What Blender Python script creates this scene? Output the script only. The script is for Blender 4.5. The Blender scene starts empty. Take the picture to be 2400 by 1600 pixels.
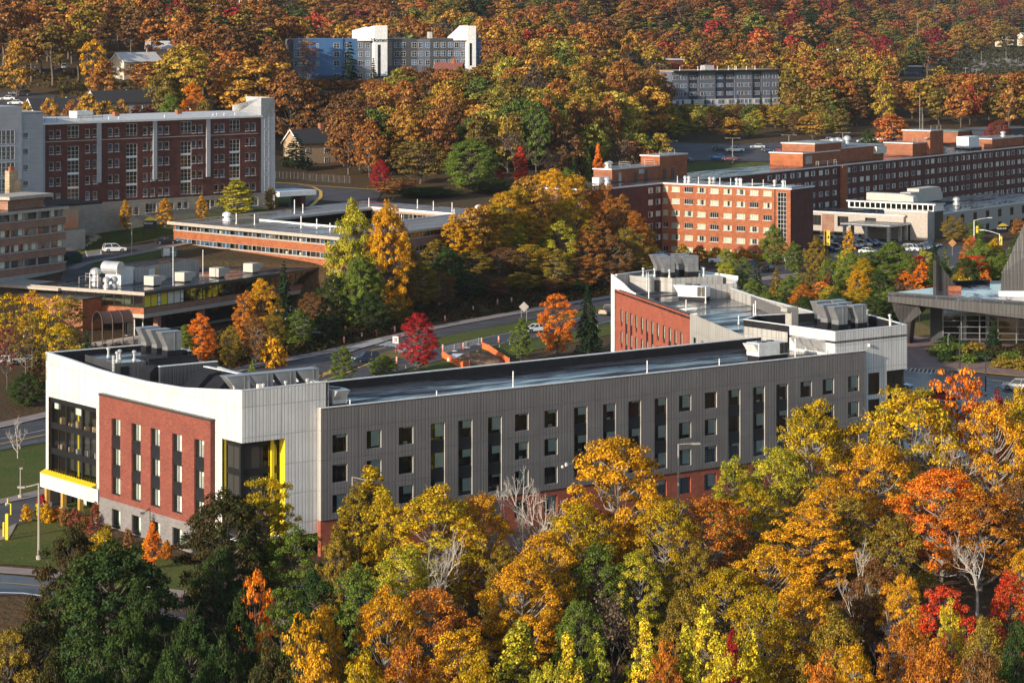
import bpy, bmesh, math, random
import numpy as np
from mathutils import Matrix, Vector
R=math.radians
SC=bpy.context.scene
COL=SC.collection
random.seed(7); RNG=np.random.default_rng(7)
# ---------------------------------------------------------------- camera, world, sun, exposure
FPX=6400.0; YH=10.0; CH=60.0            # focal length in photo pixels, horizon row, camera height
cd=bpy.data.cameras.new('camera'); cam=bpy.data.objects.new('camera',cd); COL.objects.link(cam)
cd.sensor_width=36; cd.lens=FPX/2400*36; cd.shift_y=-(800-YH)/2400; cd.clip_start=5; cd.clip_end=20000
cam.location=(0,0,CH); cam.rotation_euler=(R(90),0,0); SC.camera=cam
SUN_EL=R(17); SX,SY=-.69,-.724          # direction towards the sun
w=bpy.data.worlds.new('World'); SC.world=w; w.use_nodes=True
nt=w.node_tree; sky=nt.nodes.new('ShaderNodeTexSky'); sky.sky_type='NISHITA'; sky.sun_disc=False
sky.sun_elevation=SUN_EL; sky.sun_rotation=math.atan2(SX,SY); sky.air_density=1.0; sky.dust_density=1.0; sky.ozone_density=1.5
bg=nt.nodes['Background']; bg.inputs[1].default_value=.15; nt.links.new(sky.outputs[0],bg.inputs[0])
ld=bpy.data.lights.new('sun','SUN'); ld.energy=5.0; ld.angle=R(.5); ld.color=(1,.89,.74)
sun=bpy.data.objects.new('sun',ld); COL.objects.link(sun)
sun.rotation_euler=Vector((SX*math.cos(SUN_EL),SY*math.cos(SUN_EL),math.sin(SUN_EL))).to_track_quat('Z','Y').to_euler()
SC.view_settings.view_transform='Standard'; SC.view_settings.look='None'; SC.view_settings.exposure=.22; SC.view_settings.gamma=1
# ---------------------------------------------------------------- materials
MATS={}
class NB:
    def __init__(s,name):
        s.m=bpy.data.materials.new(name); s.m.use_nodes=True; s.t=s.m.node_tree; s.N=s.t.nodes
        s.p=s.N['Principled BSDF']; s.out=s.N['Material Output']; MATS[name]=s.m
    def n(s,ty,**k):
        x=s.N.new('ShaderNode'+ty)
        for a,b in k.items(): setattr(x,a,b)
        return x
    def l(s,a,b): s.t.links.new(a,b); return b.node
    def set(s,**k):
        for a,b in k.items(): s.p.inputs[a.replace('_',' ')].default_value=b
    def mix(s,f,a,b,mode='MIX'):
        x=s.n('MixRGB',blend_type=mode)
        for i,v in ((0,f),(1,a),(2,b)):
            if hasattr(v,'node'): s.l(v,x.inputs[i])
            else: x.inputs[i].default_value=v if i==0 else (*v[:3],1)
        return x.outputs[0]
    def math(s,op,a,b=0.,c=0.):
        x=s.n('Math',operation=op)
        for i,v in enumerate((a,b,c)):
            if hasattr(v,'node'): s.l(v,x.inputs[i])
            else: x.inputs[i].default_value=v
        return x.outputs[0]
    def ramp(s,f,pts):
        x=s.n('ValToRGB'); s.l(f,x.inputs[0]); e=x.color_ramp.elements
        while len(e)<len(pts): e.new(.5)
        for q,(p,c) in zip(e,pts): q.position=p; q.color=(c,c,c,1) if not hasattr(c,'__len__') else (*c,1)
        return x.outputs[0]
    def co(s,kind='Object'):
        return s.n('TexCoord').outputs[kind]
    def noise(s,scale,detail=3,vec=None,stretch=None,rough=.55):
        x=s.n('TexNoise'); x.inputs['Scale'].default_value=scale; x.inputs['Detail'].default_value=detail; x.inputs['Roughness'].default_value=rough
        v=vec or s.co()
        if stretch:
            mp=s.n('Mapping'); s.l(v,mp.inputs[0]); mp.inputs['Scale'].default_value=stretch; v=mp.outputs[0]
        s.l(v,x.inputs[0]); return x.outputs[0]
    def bump(s,h,dist=.03,st=1.):
        b=s.n('Bump'); b.inputs['Distance'].default_value=dist; b.inputs['Strength'].default_value=st; s.l(h,b.inputs['Height']); s.l(b.outputs[0],s.p.inputs['Normal'])
def plain(name,c,rough=.6,var=.12,scale=1.5,metal=0.,spec=.5):
    b=NB(name); f=b.noise(scale,4)
    b.l(b.mix(b.ramp(f,[(.3,0),(.7,1)]),tuple(v*(1-var) for v in c),tuple(min(1,v*(1+var)) for v in c)),b.p.inputs['Base Color'])
    b.set(Roughness=rough,Metallic=metal,Specular_IOR_Level=spec); return b.m
def siding(name,c,pitch=.45,groove_shade=.55,rough=.45,axis='X',floor=3.27):
    b=NB(name); sp=b.n('SeparateXYZ'); b.l(b.co(),sp.inputs[0]); x=sp.outputs[axis]
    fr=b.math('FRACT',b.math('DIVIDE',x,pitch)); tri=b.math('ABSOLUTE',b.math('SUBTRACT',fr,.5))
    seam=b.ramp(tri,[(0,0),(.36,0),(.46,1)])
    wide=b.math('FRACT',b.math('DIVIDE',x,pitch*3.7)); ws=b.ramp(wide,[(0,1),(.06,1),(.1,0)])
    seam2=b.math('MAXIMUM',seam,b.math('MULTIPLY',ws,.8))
    if axis=='X':
        jz=b.math('FRACT',b.math('DIVIDE',b.math('ADD',sp.outputs['Z'],-.55),floor)); jl=b.ramp(jz,[(0,1),(.022,1),(.03,0)])
        seam2=b.math('MAXIMUM',seam2,b.math('MULTIPLY',jl,.7))
    n=b.ramp(b.noise(.35,3),[(.35,.9),(.65,1.05)])
    if axis=='X':
        wn=b.n('TexWhiteNoise',noise_dimensions='2D'); cb=b.n('CombineXYZ'); b.l(b.math('FLOOR',b.math('DIVIDE',x,pitch*3.7)),cb.inputs[0]); b.l(b.math('FLOOR',b.math('DIVIDE',b.math('ADD',sp.outputs['Z'],-.55),floor)),cb.inputs[1]); b.l(cb.outputs[0],wn.inputs[0]); n=b.mix(1.,n,b.ramp(wn.outputs['Value'],[(0,.93),(1,1.04)]),'MULTIPLY'); n=b.mix(1.,n,b.ramp(b.noise(1.,4,stretch=(1.6,1,.09)),[(.3,.9),(.55,1.)]),'MULTIPLY')
    c1=b.mix(1.,c,n,'MULTIPLY'); b.l(b.mix(b.math('MULTIPLY',seam2,1-groove_shade),c1,tuple(v*.35 for v in c)),b.p.inputs['Base Color'])  # shadow in the vertical seams painted into the colour, beside the floor joints
    b.bump(b.math('SUBTRACT',1.,seam2),.03,.7); b.set(Roughness=rough); return b.m
def brick(name,c1,c2,mortar,bw=.42,bh=.13,rough=.85,var=.25):
    b=NB(name); sp=b.n('SeparateXYZ'); b.l(b.co(),sp.inputs[0]); cb=b.n('CombineXYZ'); b.l(sp.outputs[0],cb.inputs[0]); b.l(sp.outputs[2],cb.inputs[1])
    k=b.n('TexBrick'); b.l(cb.outputs[0],k.inputs[0]); k.inputs['Scale'].default_value=1; k.inputs['Brick Width'].default_value=bw; k.inputs['Row Height'].default_value=bh
    k.inputs['Mortar Size'].default_value=.012; k.inputs['Bias'].default_value=0.
    k.inputs['Color1'].default_value=(*c1,1); k.inputs['Color2'].default_value=(*c2,1); k.inputs['Mortar'].default_value=(*mortar,1)
    n=b.ramp(b.noise(.5,4),[(.3,1-var),(.7,1+var)]); n2=b.ramp(b.noise(3.5,2),[(.3,.86),(.7,1.12)])
    b.l(b.mix(1.,b.mix(1.,k.outputs[0],n,'MULTIPLY'),n2,'MULTIPLY'),b.p.inputs['Base Color']); b.bump(k.outputs['Fac'],-.01,.5); b.set(Roughness=rough,Specular_IOR_Level=.25); return b.m
def roofm(name,c,st=(.05,.3,1),wet=.5,cdry=None):
    b=NB(name); f=b.noise(1.,4,stretch=st); g=b.noise(2.2,3,stretch=(st[0]*2,st[1]*3,1)); h=b.ramp(b.math('ADD',b.math('MULTIPLY',f,.7),b.math('MULTIPLY',g,.3)),[(wet-.1,0),(wet+.06,1)])
    b.l(b.mix(h,tuple(v*.8 for v in c),cdry or tuple(v*1.6 for v in c)),b.p.inputs['Base Color'])
    sp=b.n('SeparateXYZ'); b.l(b.co(),sp.inputs[0]); sm=b.ramp(b.math('FRACT',b.math('DIVIDE',sp.outputs[0],3.4)),[(0,1),(.025,1),(.04,0)]); pc_=b.p.inputs['Base Color'].links[0].from_socket; b.l(b.mix(b.math('MULTIPLY',sm,.8),pc_,tuple(v*2.6+.03 for v in c)),b.p.inputs['Base Color'])
    b.l(b.ramp(h,[(0,.05),(1,.75)]),b.p.inputs['Roughness']); b.l(b.ramp(h,[(0,.9),(1,.04)]),b.p.inputs['Specular IOR Level'])
    b.bump(b.noise(.9,2,stretch=(.4,.8,1)),.012,.5); return b.m
def glassm(name,tint,transp,rough=.04):
    b=NB(name); b.N.remove(b.p); tr=b.n('BsdfTransparent'); tr.inputs[0].default_value=(*tint,1); gl=b.n('BsdfGlossy'); gl.inputs['Roughness'].default_value=rough
    lw=b.n('LayerWeight'); lw.inputs[0].default_value=.35; f=b.math('ADD',b.math('MULTIPLY',lw.outputs['Fresnel'],.8),1-transp)
    mx=b.n('MixShader'); b.l(f,mx.inputs[0]); b.l(tr.outputs[0],mx.inputs[1]); b.l(gl.outputs[0],mx.inputs[2]); b.l(mx.outputs[0],b.out.inputs[0]); return b.m
def glassd(name,c,rough=.06):
    b=NB(name); ob=b.n('ObjectInfo'); v=b.n('HueSaturation'); v.inputs['Color'].default_value=(*c,1)
    b.l(b.math('MULTIPLY_ADD',ob.outputs['Random'],1.2,.4),v.inputs['Value']); b.l(v.outputs[0],b.p.inputs['Base Color']); b.set(Roughness=rough,Specular_IOR_Level=.9)
    b.bump(b.noise(1.2,2),.01,.25); return b.m
def leafm(name,trans=.17,vr=.72):
    b=NB(name); b.N.remove(b.p); oi=b.n('ObjectInfo'); t2=b.n('Attribute',attribute_type='OBJECT',attribute_name='tint2'); cl=b.n('Attribute',attribute_type='GEOMETRY',attribute_name='clump'); lr=b.n('Attribute',attribute_type='GEOMETRY',attribute_name='leafr')
    c=b.mix(cl.outputs['Fac'],oi.outputs['Color'],t2.outputs['Color']); hs=b.n('HueSaturation'); b.l(c,hs.inputs['Color'])
    b.l(b.math('MULTIPLY_ADD',lr.outputs['Fac'],vr*1.5,1-vr*.7),hs.inputs['Value']); b.l(b.math('MULTIPLY_ADD',lr.outputs['Fac'],.036,.484),hs.inputs['Hue'])
    d=b.n('BsdfDiffuse'); b.l(hs.outputs[0],d.inputs[0]); tl=b.n('BsdfTranslucent'); b.l(hs.outputs[0],tl.inputs[0]); mx=b.n('MixShader'); mx.inputs[0].default_value=trans
    b.l(d.outputs[0],mx.inputs[1]); b.l(tl.outputs[0],mx.inputs[2]); b.l(mx.outputs[0],b.out.inputs[0]); return b.m
def colm(name,rough=.3,coat=.5):     # takes the object's own colour
    b=NB(name); oi=b.n('ObjectInfo'); b.l(oi.outputs['Color'],b.p.inputs['Base Color']); b.set(Roughness=rough,Coat_Weight=coat,Coat_Roughness=.05); return b.m
siding('grey_siding',(.178,.166,.163)); siding('white_siding',(.72,.71,.69),groove_shade=.3); siding('beige_siding',(.44,.42,.39),pitch=.9); siding('grey_lap',(.42,.43,.45),pitch=.28,axis='Z',groove_shade=.75)
siding('dark_metal',(.075,.069,.066),pitch=.6,groove_shade=.4); siding('charcoal_wall',(.075,.075,.08),pitch=.5,groove_shade=.8); siding('blue_panel',(.06,.15,.31),pitch=.5,groove_shade=.85,axis='Z'); siding('slate_panel',(.15,.16,.19),pitch=.5,groove_shade=.85,axis='Z'); siding('navy_panel',(.04,.045,.065),pitch=.5,groove_shade=.85,axis='Z')
brick('red_brick',(.27,.075,.048),(.19,.052,.038),(.2,.09,.07),bw=.45,bh=.15,var=.1); brick('rose_brick',(.36,.10,.058),(.29,.078,.046),(.27,.1,.07),bw=.6,bh=.2,var=.12)
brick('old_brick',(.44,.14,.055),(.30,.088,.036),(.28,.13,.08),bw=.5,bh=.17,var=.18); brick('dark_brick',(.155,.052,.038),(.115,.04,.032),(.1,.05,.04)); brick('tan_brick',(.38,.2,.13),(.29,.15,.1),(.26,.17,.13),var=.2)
brick('grey_block',(.25,.23,.22),(.20,.185,.18),(.17,.16,.155),bw=.5,bh=.22,var=.1); brick('limestone',(.42,.36,.29),(.36,.31,.25),(.32,.28,.23),bw=.9,bh=.35,var=.12); brick('field_stone',(.48,.36,.23),(.33,.25,.16),(.2,.15,.1),bw=.5,bh=.25,var=.3)
plain('concrete',(.38,.35,.31),.85); plain('cream_concrete',(.44,.38,.32),.8); plain('white_paint',(.8,.79,.77),.5); plain('trim_metal',(.72,.72,.7),.35); plain('black_membrane',(.018,.018,.021),.6,.3,1.5,0.,.15); plain('grey_membrane',(.1,.1,.105),.55,.25)
plain('black_panel',(.016,.017,.021),.4,.3); plain('black_frame',(.012,.012,.014),.4); plain('white_frame',(.6,.6,.6),.5,.04); plain('bronze_frame',(.04,.035,.03),.4); plain('steel',(.36,.36,.37),.4,.2,.8,.55); plain('galvanised',(.6,.6,.6),.42,.18,.8,.45); plain('cream_metal',(.52,.48,.41),.5)
plain('yellow_paint',(.78,.6,.02),.45,.05); plain('wood_post',(.5,.29,.06),.6); glassd('interior',(.03,.027,.022),.9); plain('blind',(.74,.8,.74),.8,.05); plain('curtain',(.72,.68,.55),.85,.12,3); plain('blue_curtain',(.06,.13,.24),.85,.3,3); plain('tan_curtain',(.3,.23,.18),.85,.2)
plain('dark_shingle',(.03,.031,.034),.9,.2,3); plain('tan_wall',(.42,.3,.18),.85,.15); plain('cream_wall',(.6,.52,.4),.8); plain('pale_roof',(.6,.58,.55),.5); plain('red_roof',(.24,.085,.06),.7); plain('rust_metal',(.075,.042,.03),.6); plain('barrel_orange',(.75,.13,.03),.6,.05); plain('fence_orange',(.7,.16,.04),.8,.1); plain('sign_yellow',(.75,.55,.04),.5,.04); plain('sign_red',(.6,.02,.02),.5); plain('sign_black',(.01,.011,.015),.4); plain('sign_orange',(.42,.2,.07),.6)
plain('dumpster_green',(.01,.045,.03),.5); plain('cabinet_green',(.13,.2,.17),.5); plain('lamp_glass',(.7,.68,.6),.3); plain('rubber',(.015,.015,.016),.8); plain('rim',(.4,.4,.42),.3,.1,1,.8); plain('tail_lamp',(.35,.01,.01),.3); plain('head_lamp',(.75,.75,.75),.2); plain('limb_bark',(.27,.235,.2),.9,.3,2); plain('bark',(.12,.095,.075),.9,.35,2); plain('pale_bark',(.5,.45,.39),.85,.25,2); plain('pole_grey',(.3,.27,.24),.6); plain('pole_dark',(.025,.022,.02),.5); plain('soil',(.2,.12,.07),.95,.35,.8); plain('mulch',(.07,.035,.025),.95,.4,1.5)
roofm('wet_roof',(.028,.029,.033),wet=.55); roofm('wet_roof_pale',(.15,.14,.135),st=(.3,.05,1),wet=.5,cdry=(.23,.215,.205)); roofm('wet_roof_black',(.02,.02,.024),wet=.56); plain('asphalt_damp',(.042,.04,.043),.34,.25,.5); roofm('metal_deck',(.12,.13,.16),st=(.3,.1,1),wet=.6)
plain('asphalt',(.058,.05,.049),.7,.35,.25); plain('pavement',(.27,.215,.19),.85,.15,.5); plain('kerb_stone',(.4,.37,.33),.85); plain('paint_white',(.75,.75,.73),.6,.1,2); plain('paint_yellow',(.72,.42,.03),.6,.12,2); plain('paint_blue',(.1,.35,.6),.6); brick('paver',(.27,.175,.145),(.23,.15,.13),(.18,.13,.11),bw=1.6,bh=.8,var=.12)
glassm('glass',(.9,.95,.93),.86); glassm('glass_green',(.55,.68,.62),.7); glassm('glass_brown',(.3,.2,.14),.75,.15); glassd('dark_glass',(.02,.025,.033)); glassd('car_glass',(.02,.022,.026),.03); colm('car_paint')
leafm('leaves'); leafm('needles',.12,.4)
def ground_mat():
    b=NB('forest_floor'); p=b.n('NewGeometry').outputs['Position']; f=b.noise(.16,5,p); g=b.noise(1.3,4,p)
    c=b.mix(b.ramp(f,[(.35,0),(.65,1)]),(.085,.05,.028),(.055,.052,.022)); b.l(b.mix(b.ramp(g,[(.35,.0),(.7,.75)]),c,(.14,.075,.035)),b.p.inputs['Base Color']); b.set(Roughness=.95,Specular_IOR_Level=.1)
    b.bump(g,.35,.9)
    b=NB('lawn_grass'); p=b.n('NewGeometry').outputs['Position']; f=b.noise(.12,4,p); g=b.noise(2.6,4,p,rough=.7); h=b.noise(.5,3,p)
    c=b.mix(b.ramp(f,[(.35,0),(.7,1)]),(.075,.115,.022),(.13,.135,.035)); c=b.mix(b.ramp(h,[(.45,0),(.75,.5)]),c,(.2,.15,.05)); k=b.noise(6.,2,p,rough=.4); c=b.mix(b.ramp(k,[(.64,0),(.68,.9)]),c,(.30,.17,.05)); b.l(b.mix(b.ramp(g,[(.3,.0),(.75,.7)]),c,(.035,.055,.012)),b.p.inputs['Base Color']); b.set(Roughness=.95,Specular_IOR_Level=.1); b.bump(g,.15,.9)
    b=NB('dry_grass'); p=b.n('NewGeometry').outputs['Position']; f=b.noise(.3,4,p); g=b.noise(2.,4,p,rough=.7)
    c=b.mix(b.ramp(f,[(.35,0),(.65,1)]),(.28,.2,.08),(.15,.13,.045)); b.l(b.mix(b.ramp(g,[(.3,.0),(.75,.6)]),c,(.09,.06,.025)),b.p.inputs['Base Color']); b.set(Roughness=.95,Specular_IOR_Level=.1); b.bump(g,.15,.9)
ground_mat()
# ---------------------------------------------------------------- mesh helpers
class MB:
    def __init__(s): s.v=[]; s.f=[]; s.m=[]
    def add(s,vs,fs,mi=0):
        o=len(s.v); s.v+= [tuple(map(float,q)) for q in vs]; s.f+=[tuple(i+o for i in q) for q in fs]; s.m+=[mi]*len(fs); return s
    def quad(s,a,b,c,d,mi=0): return s.add([a,b,c,d],[(0,1,2,3)],mi)
    def box(s,x0,x1,y0,y1,z0,z1,mi=0):
        return s.add([(x0,y0,z0),(x1,y0,z0),(x1,y1,z0),(x0,y1,z0),(x0,y0,z1),(x1,y0,z1),(x1,y1,z1),(x0,y1,z1)],[(0,3,2,1),(4,5,6,7),(0,1,5,4),(1,2,6,5),(2,3,7,6),(3,0,4,7)],mi)
    def hexa(s,b,t,mi=0):   # bottom 4 points, top 4 points
        return s.add(list(b)+list(t),[(0,3,2,1),(4,5,6,7),(0,1,5,4),(1,2,6,5),(2,3,7,6),(3,0,4,7)],mi)
    def prism(s,poly,z0,z1,mi=0,mt=None):
        n=len(poly); ar=sum(poly[i][0]*poly[(i+1)%n][1]-poly[(i+1)%n][0]*poly[i][1] for i in range(n)); poly=poly if ar>0 else poly[::-1]
        zt=z1 if hasattr(z1,'__len__') else [z1]*n
        if ar<=0 and hasattr(z1,'__len__'): zt=zt[::-1]
        s.add([(x,y,z0) for x,y in poly]+[(x,y,z) for (x,y),z in zip(poly,zt)],[(i,(i+1)%n,n+(i+1)%n,n+i) for i in range(n)]+[tuple(range(n-1,-1,-1))],mi)
        o=len(s.v)-n; s.f.append(tuple(range(o,o+n))); s.m.append(mi if mt is None else mt); return s
    def tube(s,pts,r,n=6,mi=0,cap=True):
        pts=[Vector(p) for p in pts]; k=len(pts); rs=r if hasattr(r,'__len__') else [r]*k; vs=[]
        for i,p in enumerate(pts):
            d=(pts[min(i+1,k-1)]-pts[max(i-1,0)]).normalized(); a=Vector((0,0,1)) if abs(d.z)<.9 else Vector((1,0,0)); e=d.cross(a).normalized(); g=d.cross(e)
            for j in range(n):
                t=2*math.pi*j/n; vs.append(p+(e*math.cos(t)+g*math.sin(t))*rs[i])
        fs=[(i*n+j,i*n+(j+1)%n,(i+1)*n+(j+1)%n,(i+1)*n+j) for i in range(k-1) for j in range(n)]
        if cap: fs+= [tuple(range(n-1,-1,-1)),tuple(range((k-1)*n,k*n))]
        return s.add(vs,fs,mi)
    def lathe(s,x,y,prof,n=10,mi=0):    # profile of (radius, z)
        return s.tube_z(x,y,prof,n,mi)
    def tube_z(s,x,y,prof,n,mi):
        vs=[(x+r*math.cos(2*math.pi*j/n),y+r*math.sin(2*math.pi*j/n),z) for r,z in prof for j in range(n)]; k=len(prof)
        return s.add(vs,[(i*n+j,i*n+(j+1)%n,(i+1)*n+(j+1)%n,(i+1)*n+j) for i in range(k-1) for j in range(n)]+[tuple(range(n-1,-1,-1)),tuple(range((k-1)*n,k*n))],mi)
    def mesh(s,name,mats):
        me=bpy.data.meshes.new(name); me.from_pydata(s.v,[],s.f)
        for m in mats: me.materials.append(MATS[m])
        me.polygons.foreach_set('material_index',s.m); me.update(); return me
KIDS={}
def put(name,me,parent=None,loc=(0,0,0),rz=0.):
    o=bpy.data.objects.new(name,me); COL.objects.link(o); o.location=loc; o.rotation_euler=(0,0,rz)
    if parent: o.parent=parent; KIDS.setdefault(parent.name,[]).append(o)
    return o
def obj(name,mb,mats,parent=None,loc=(0,0,0),rz=0.):
    return put(name,mb.mesh(name,[mats] if isinstance(mats,str) else mats),parent,loc,rz)
def tag(o,label,cat,group=None,kind=None):
    if label: o['label']=label
    if cat: o['category']=cat
    if group: o['group']=group
    if kind: o['kind']=kind
    return o
def thing(name,label,cat,loc=(0,0,0),rz=0.,group=None): return tag(put(name,None,None,loc,rz),label,cat,group)
def struct(name,mb,mats): return tag(obj(name,mb,mats),None,None,None,'structure')
def dup(root,loc,rz,label=None,group=None,scale=None):
    def cp(o,par):
        c=o.copy(); COL.objects.link(c)
        if par: c.parent=par
        for ch in KIDS.get(o.name,()): cp(ch,c)
        return c
    r=cp(root,None); r.location=loc; r.rotation_euler=(0,0,rz)
    if label: r['label']=label
    if group: r['group']=group
    if scale: r.scale=scale
    return r
# photo pixel -> place
def ray(u,v): return np.array([(u-1200)/FPX,1.,-(v-YH)/FPX])
def atz(u,v,Z):
    k=(Z-CH)/(-(v-YH)/FPX); return ((u-1200)/FPX*k,k)
def uv(x,y,z): return 1200+FPX*x/y, YH+FPX*(CH-z)/y
# ---------------------------------------------------------------- terrain
def prof(y,pts): a=np.array(pts,float); return np.interp(y,a[:,0],a[:,1])
NEAR=[(-3000,-40),(60,-40),(150,-25),(200,-15),(240,-7),(268,-1.5),(280,0)]
P_R=NEAR+[(650,0),(700,1.5),(740,4),(780,11),(850,15.5),(1000,20),(1500,27),(2000,33),(2400,50),(2800,80),(3500,140),(9000,420)]
P_R1=NEAR+[(650,0),(700,1),(740,4),(780,10),(850,15.5),(1000,20),(1200,29),(1500,45),(1900,75),(2600,140),(9000,420)]
P_M=[(-3000,-40),(300,1),(420,4),(480,6),(530,8.5),(600,11.5),(700,15),(800,20),(900,27),(980,33),(1100,35),(1300,45),(1600,66),(2300,135),(9000,420)]
P_L=[(-3000,-40),(300,1),(400,4),(480,6.5),(530,9.3),(565,10.3),(582,12),(605,15),(650,18),(760,27),(830,31),(900,38),(1000,43),(1200,50),(1500,68),(2200,125),(9000,420)]
FAR_EDGE=[(-200,150),(-110,320),(-72.3,385.5),(-41.2,451),(-29.5,471),(-12.9,506.6),(14.1,547.8),(34,576),(62,602),(150,645),(600,700)]
def sstep(x,a,b): t=np.clip((x-a)/(b-a),0,1); return t*t*(3-2*t)
def qdist(x,y):
    best=np.full(np.shape(x),1e9); sg=np.ones(np.shape(x))
    for (x0,y0),(x1,y1) in zip(FAR_EDGE,FAR_EDGE[1:]):
        dx,dy=x1-x0,y1-y0; L=dx*dx+dy*dy; t=np.clip(((x-x0)*dx+(y-y0)*dy)/L,0,1); d=np.hypot(x-x0-t*dx,y-y0-t*dy); c=dx*(y-y0)-dy*(x-x0)
        m=d<best; best=np.where(m,d,best); sg=np.where(m,np.sign(c),sg)
    return best*sg
def gz(x,y):
    x=np.asarray(x,float); y=np.asarray(y,float); ue=1200+FPX*x/np.maximum(y,60.)
    q=qdist(x,y); zl=prof(y,P_L); zm=prof(y,P_M); zr1=prof(y,P_R1); zr=prof(y,P_R)
    k0=sstep(y,615,665); a=sstep((ue-500+80*k0)/(500-160*k0),0,1); left=zl*(1-a)+zm*a; b=sstep(ue,1600,2150); right=zr1*(1-b)+zr*b
    wa=(x+65.8)*.51+(y-488)*.86; kk=(1-sstep(wa,38,58))*36; wn=sstep(q,5+kk,36+kk*.9)*(1-sstep(ue,1250,1420)); wf=1-sstep(ue,1250,1600); k=sstep(y,690,780); wt=wn*(1-k)+wf*k
    z=left*wt+right*(1-wt); p=(x-36.45)*.817-(y-664.7)*.577; k2=sstep(p,-13,-3)*(1-sstep(y,900,1000))*sstep(y,600,640)
    return z*(1-k2)+np.minimum(z,.02*np.maximum(y-720,0))*k2
def gz1(x,y): return float(gz(np.array([x]),np.array([y]))[0])
def G(u,v):                       # where the view through a photo pixel meets the ground
    ks=np.linspace(150,3000,5701); z=CH-(v-YH)/FPX*ks; g=gz((u-1200)/FPX*ks,ks); i=np.argmax(g>z)
    if i==0: i=len(ks)-1
    a,b=z[i-1]-g[i-1],g[i]-z[i]; k=ks[i-1]+(ks[i]-ks[i-1])*a/max(a+b,1e-6); return ((u-1200)/FPX*k,k)
def G3(u,v): x,y=G(u,v); return (x,y,gz1(x,y))
def at(u,d): return ((u-1200)/FPX*d,d)
xs=np.unique(np.round(np.concatenate([np.array([-1400,-1200,-800,-600,-480]),np.arange(-400,-140,10),np.arange(-140,180,3.),np.arange(180,420,10),np.array([480,600,800,1200,1400])]),2))
ys=np.unique(np.round(np.concatenate([np.array([-500,-300,0,100,160]),np.arange(180,700,3.),np.arange(700,1100,6.),np.arange(1100,2000,20),np.arange(2000,3840,80)]),2))
XX,YY=np.meshgrid(xs,ys); ZZ=gz(XX,YY); nx,ny=len(xs),len(ys)
me=bpy.data.meshes.new('ground'); me.vertices.add(nx*ny); me.vertices.foreach_set('co',np.stack([XX,YY,ZZ],-1).astype(np.float32).ravel())
ii=(np.arange(ny-1)[:,None]*nx+np.arange(nx-1)[None,:]).ravel(); q=np.stack([ii,ii+1,ii+nx+1,ii+nx],-1).astype(np.int32)
me.loops.add(q.size); me.loops.foreach_set('vertex_index',q.ravel()); me.polygons.add(len(q)); me.polygons.foreach_set('loop_start',np.arange(0,q.size,4,dtype=np.int32)); me.polygons.foreach_set('use_smooth',np.ones(len(q),bool)); me.update(); me.validate()
me.materials.append(MATS['forest_floor']); tag(put('ground',me),None,None,None,'structure')
def resample(pl,n):
    pl=np.array(pl,float); d=np.concatenate([[0],np.cumsum(np.hypot(*np.diff(pl,axis=0).T))]); t=np.linspace(0,d[-1],n); return np.stack([np.interp(t,d,pl[:,0]),np.interp(t,d,pl[:,1])],-1)
def ribbon(mb,A,B,off,nu=None,nv=None,mi=0,zfix=None):
    la=np.hypot(*np.diff(np.array(A,float),axis=0).T).sum(); wd=np.hypot(*(np.array(A[0],float)-np.array(B[0],float)))
    nu=nu or max(2,int(la/2.5)+1); nv=nv or max(2,int(max(wd,np.hypot(*(np.array(A[-1],float)-np.array(B[-1],float))))/2.5)+1); a=resample(A,nu); b=resample(B,nu); t=np.linspace(0,1,nv)[None,:,None]
    p=a[:,None,:]*(1-t)+b[:,None,:]*t; z=(gz(p[...,0],p[...,1]) if zfix is None else np.full(p.shape[:2],zfix))+off
    vs=[(p[i,j,0],p[i,j,1],z[i,j]) for i in range(nu) for j in range(nv)]
    c=(a[1]-a[0]); s=np.cross(np.append(c,0),np.append(b[0]-a[0],0))[2]
    fs=[(i*nv+j,i*nv+j+1,(i+1)*nv+j+1,(i+1)*nv+j) if s<0 else (i*nv+j,(i+1)*nv+j,(i+1)*nv+j+1,i*nv+j+1) for i in range(nu-1) for j in range(nv-1)]
    return mb.add(vs,fs,mi)
def strip(mb,line,w,off,mi=0,nu=None):       # a painted line of width w along a ground polyline
    l=resample(line,nu or max(2,int(np.hypot(*np.diff(np.array(line,float),axis=0).T).sum()/2)+1)); d=np.gradient(l,axis=0); d/=np.linalg.norm(d,axis=1)[:,None]; n=np.stack([-d[:,1],d[:,0]],-1)*w/2
    return ribbon(mb,l-n,l+n,off,nu=len(l),nv=2,mi=mi)
PX=lambda *p:[G(u,v) for u,v in p]
Z0=lambda *p:[atz(u,v,0.) for u,v in p]
# ---- roads
far_e=[(-110,320)]+Z0((0,1006),(110,980),(616,861),(800,825),(1037,770),(1365,711))+[(34,574),(62,598),(110,618)]
far_n=Z0((-80,1078),(0,1057),(110,1037),(616,912),(760,874),(930,823),(1037,789),(1337,732))+[(36,556),(70,580),(112,598)]
far_n[0]=(-105,318)
r=MB(); ribbon(r,far_e,far_n,.10); struct('main_road',r,['asphalt'])
low_e=Z0((700,889),(830,862),(950,834),(1037,812),(1240,770),(1390,738),(1480,719)); low_n=Z0((690,930),(830,905),(950,868),(1144,815),(1268,791),(1430,757),(1510,742))
r=MB(); ribbon(r,low_e,low_n,.11); struct('side_road',r,['asphalt'])
def offs(l,d):
    l=np.array(l,float); g=np.gradient(l,axis=0); g/=np.linalg.norm(g,axis=1)[:,None]; return [tuple(p) for p in l+np.stack([-g[:,1],g[:,0]],-1)*d]
r=MB(); fe=resample(far_e,60); a=offs(fe,.1); b=offs(fe,3.2); ribbon(r,a,b,.2); struct('far_pavement',r,['pavement'])
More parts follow.
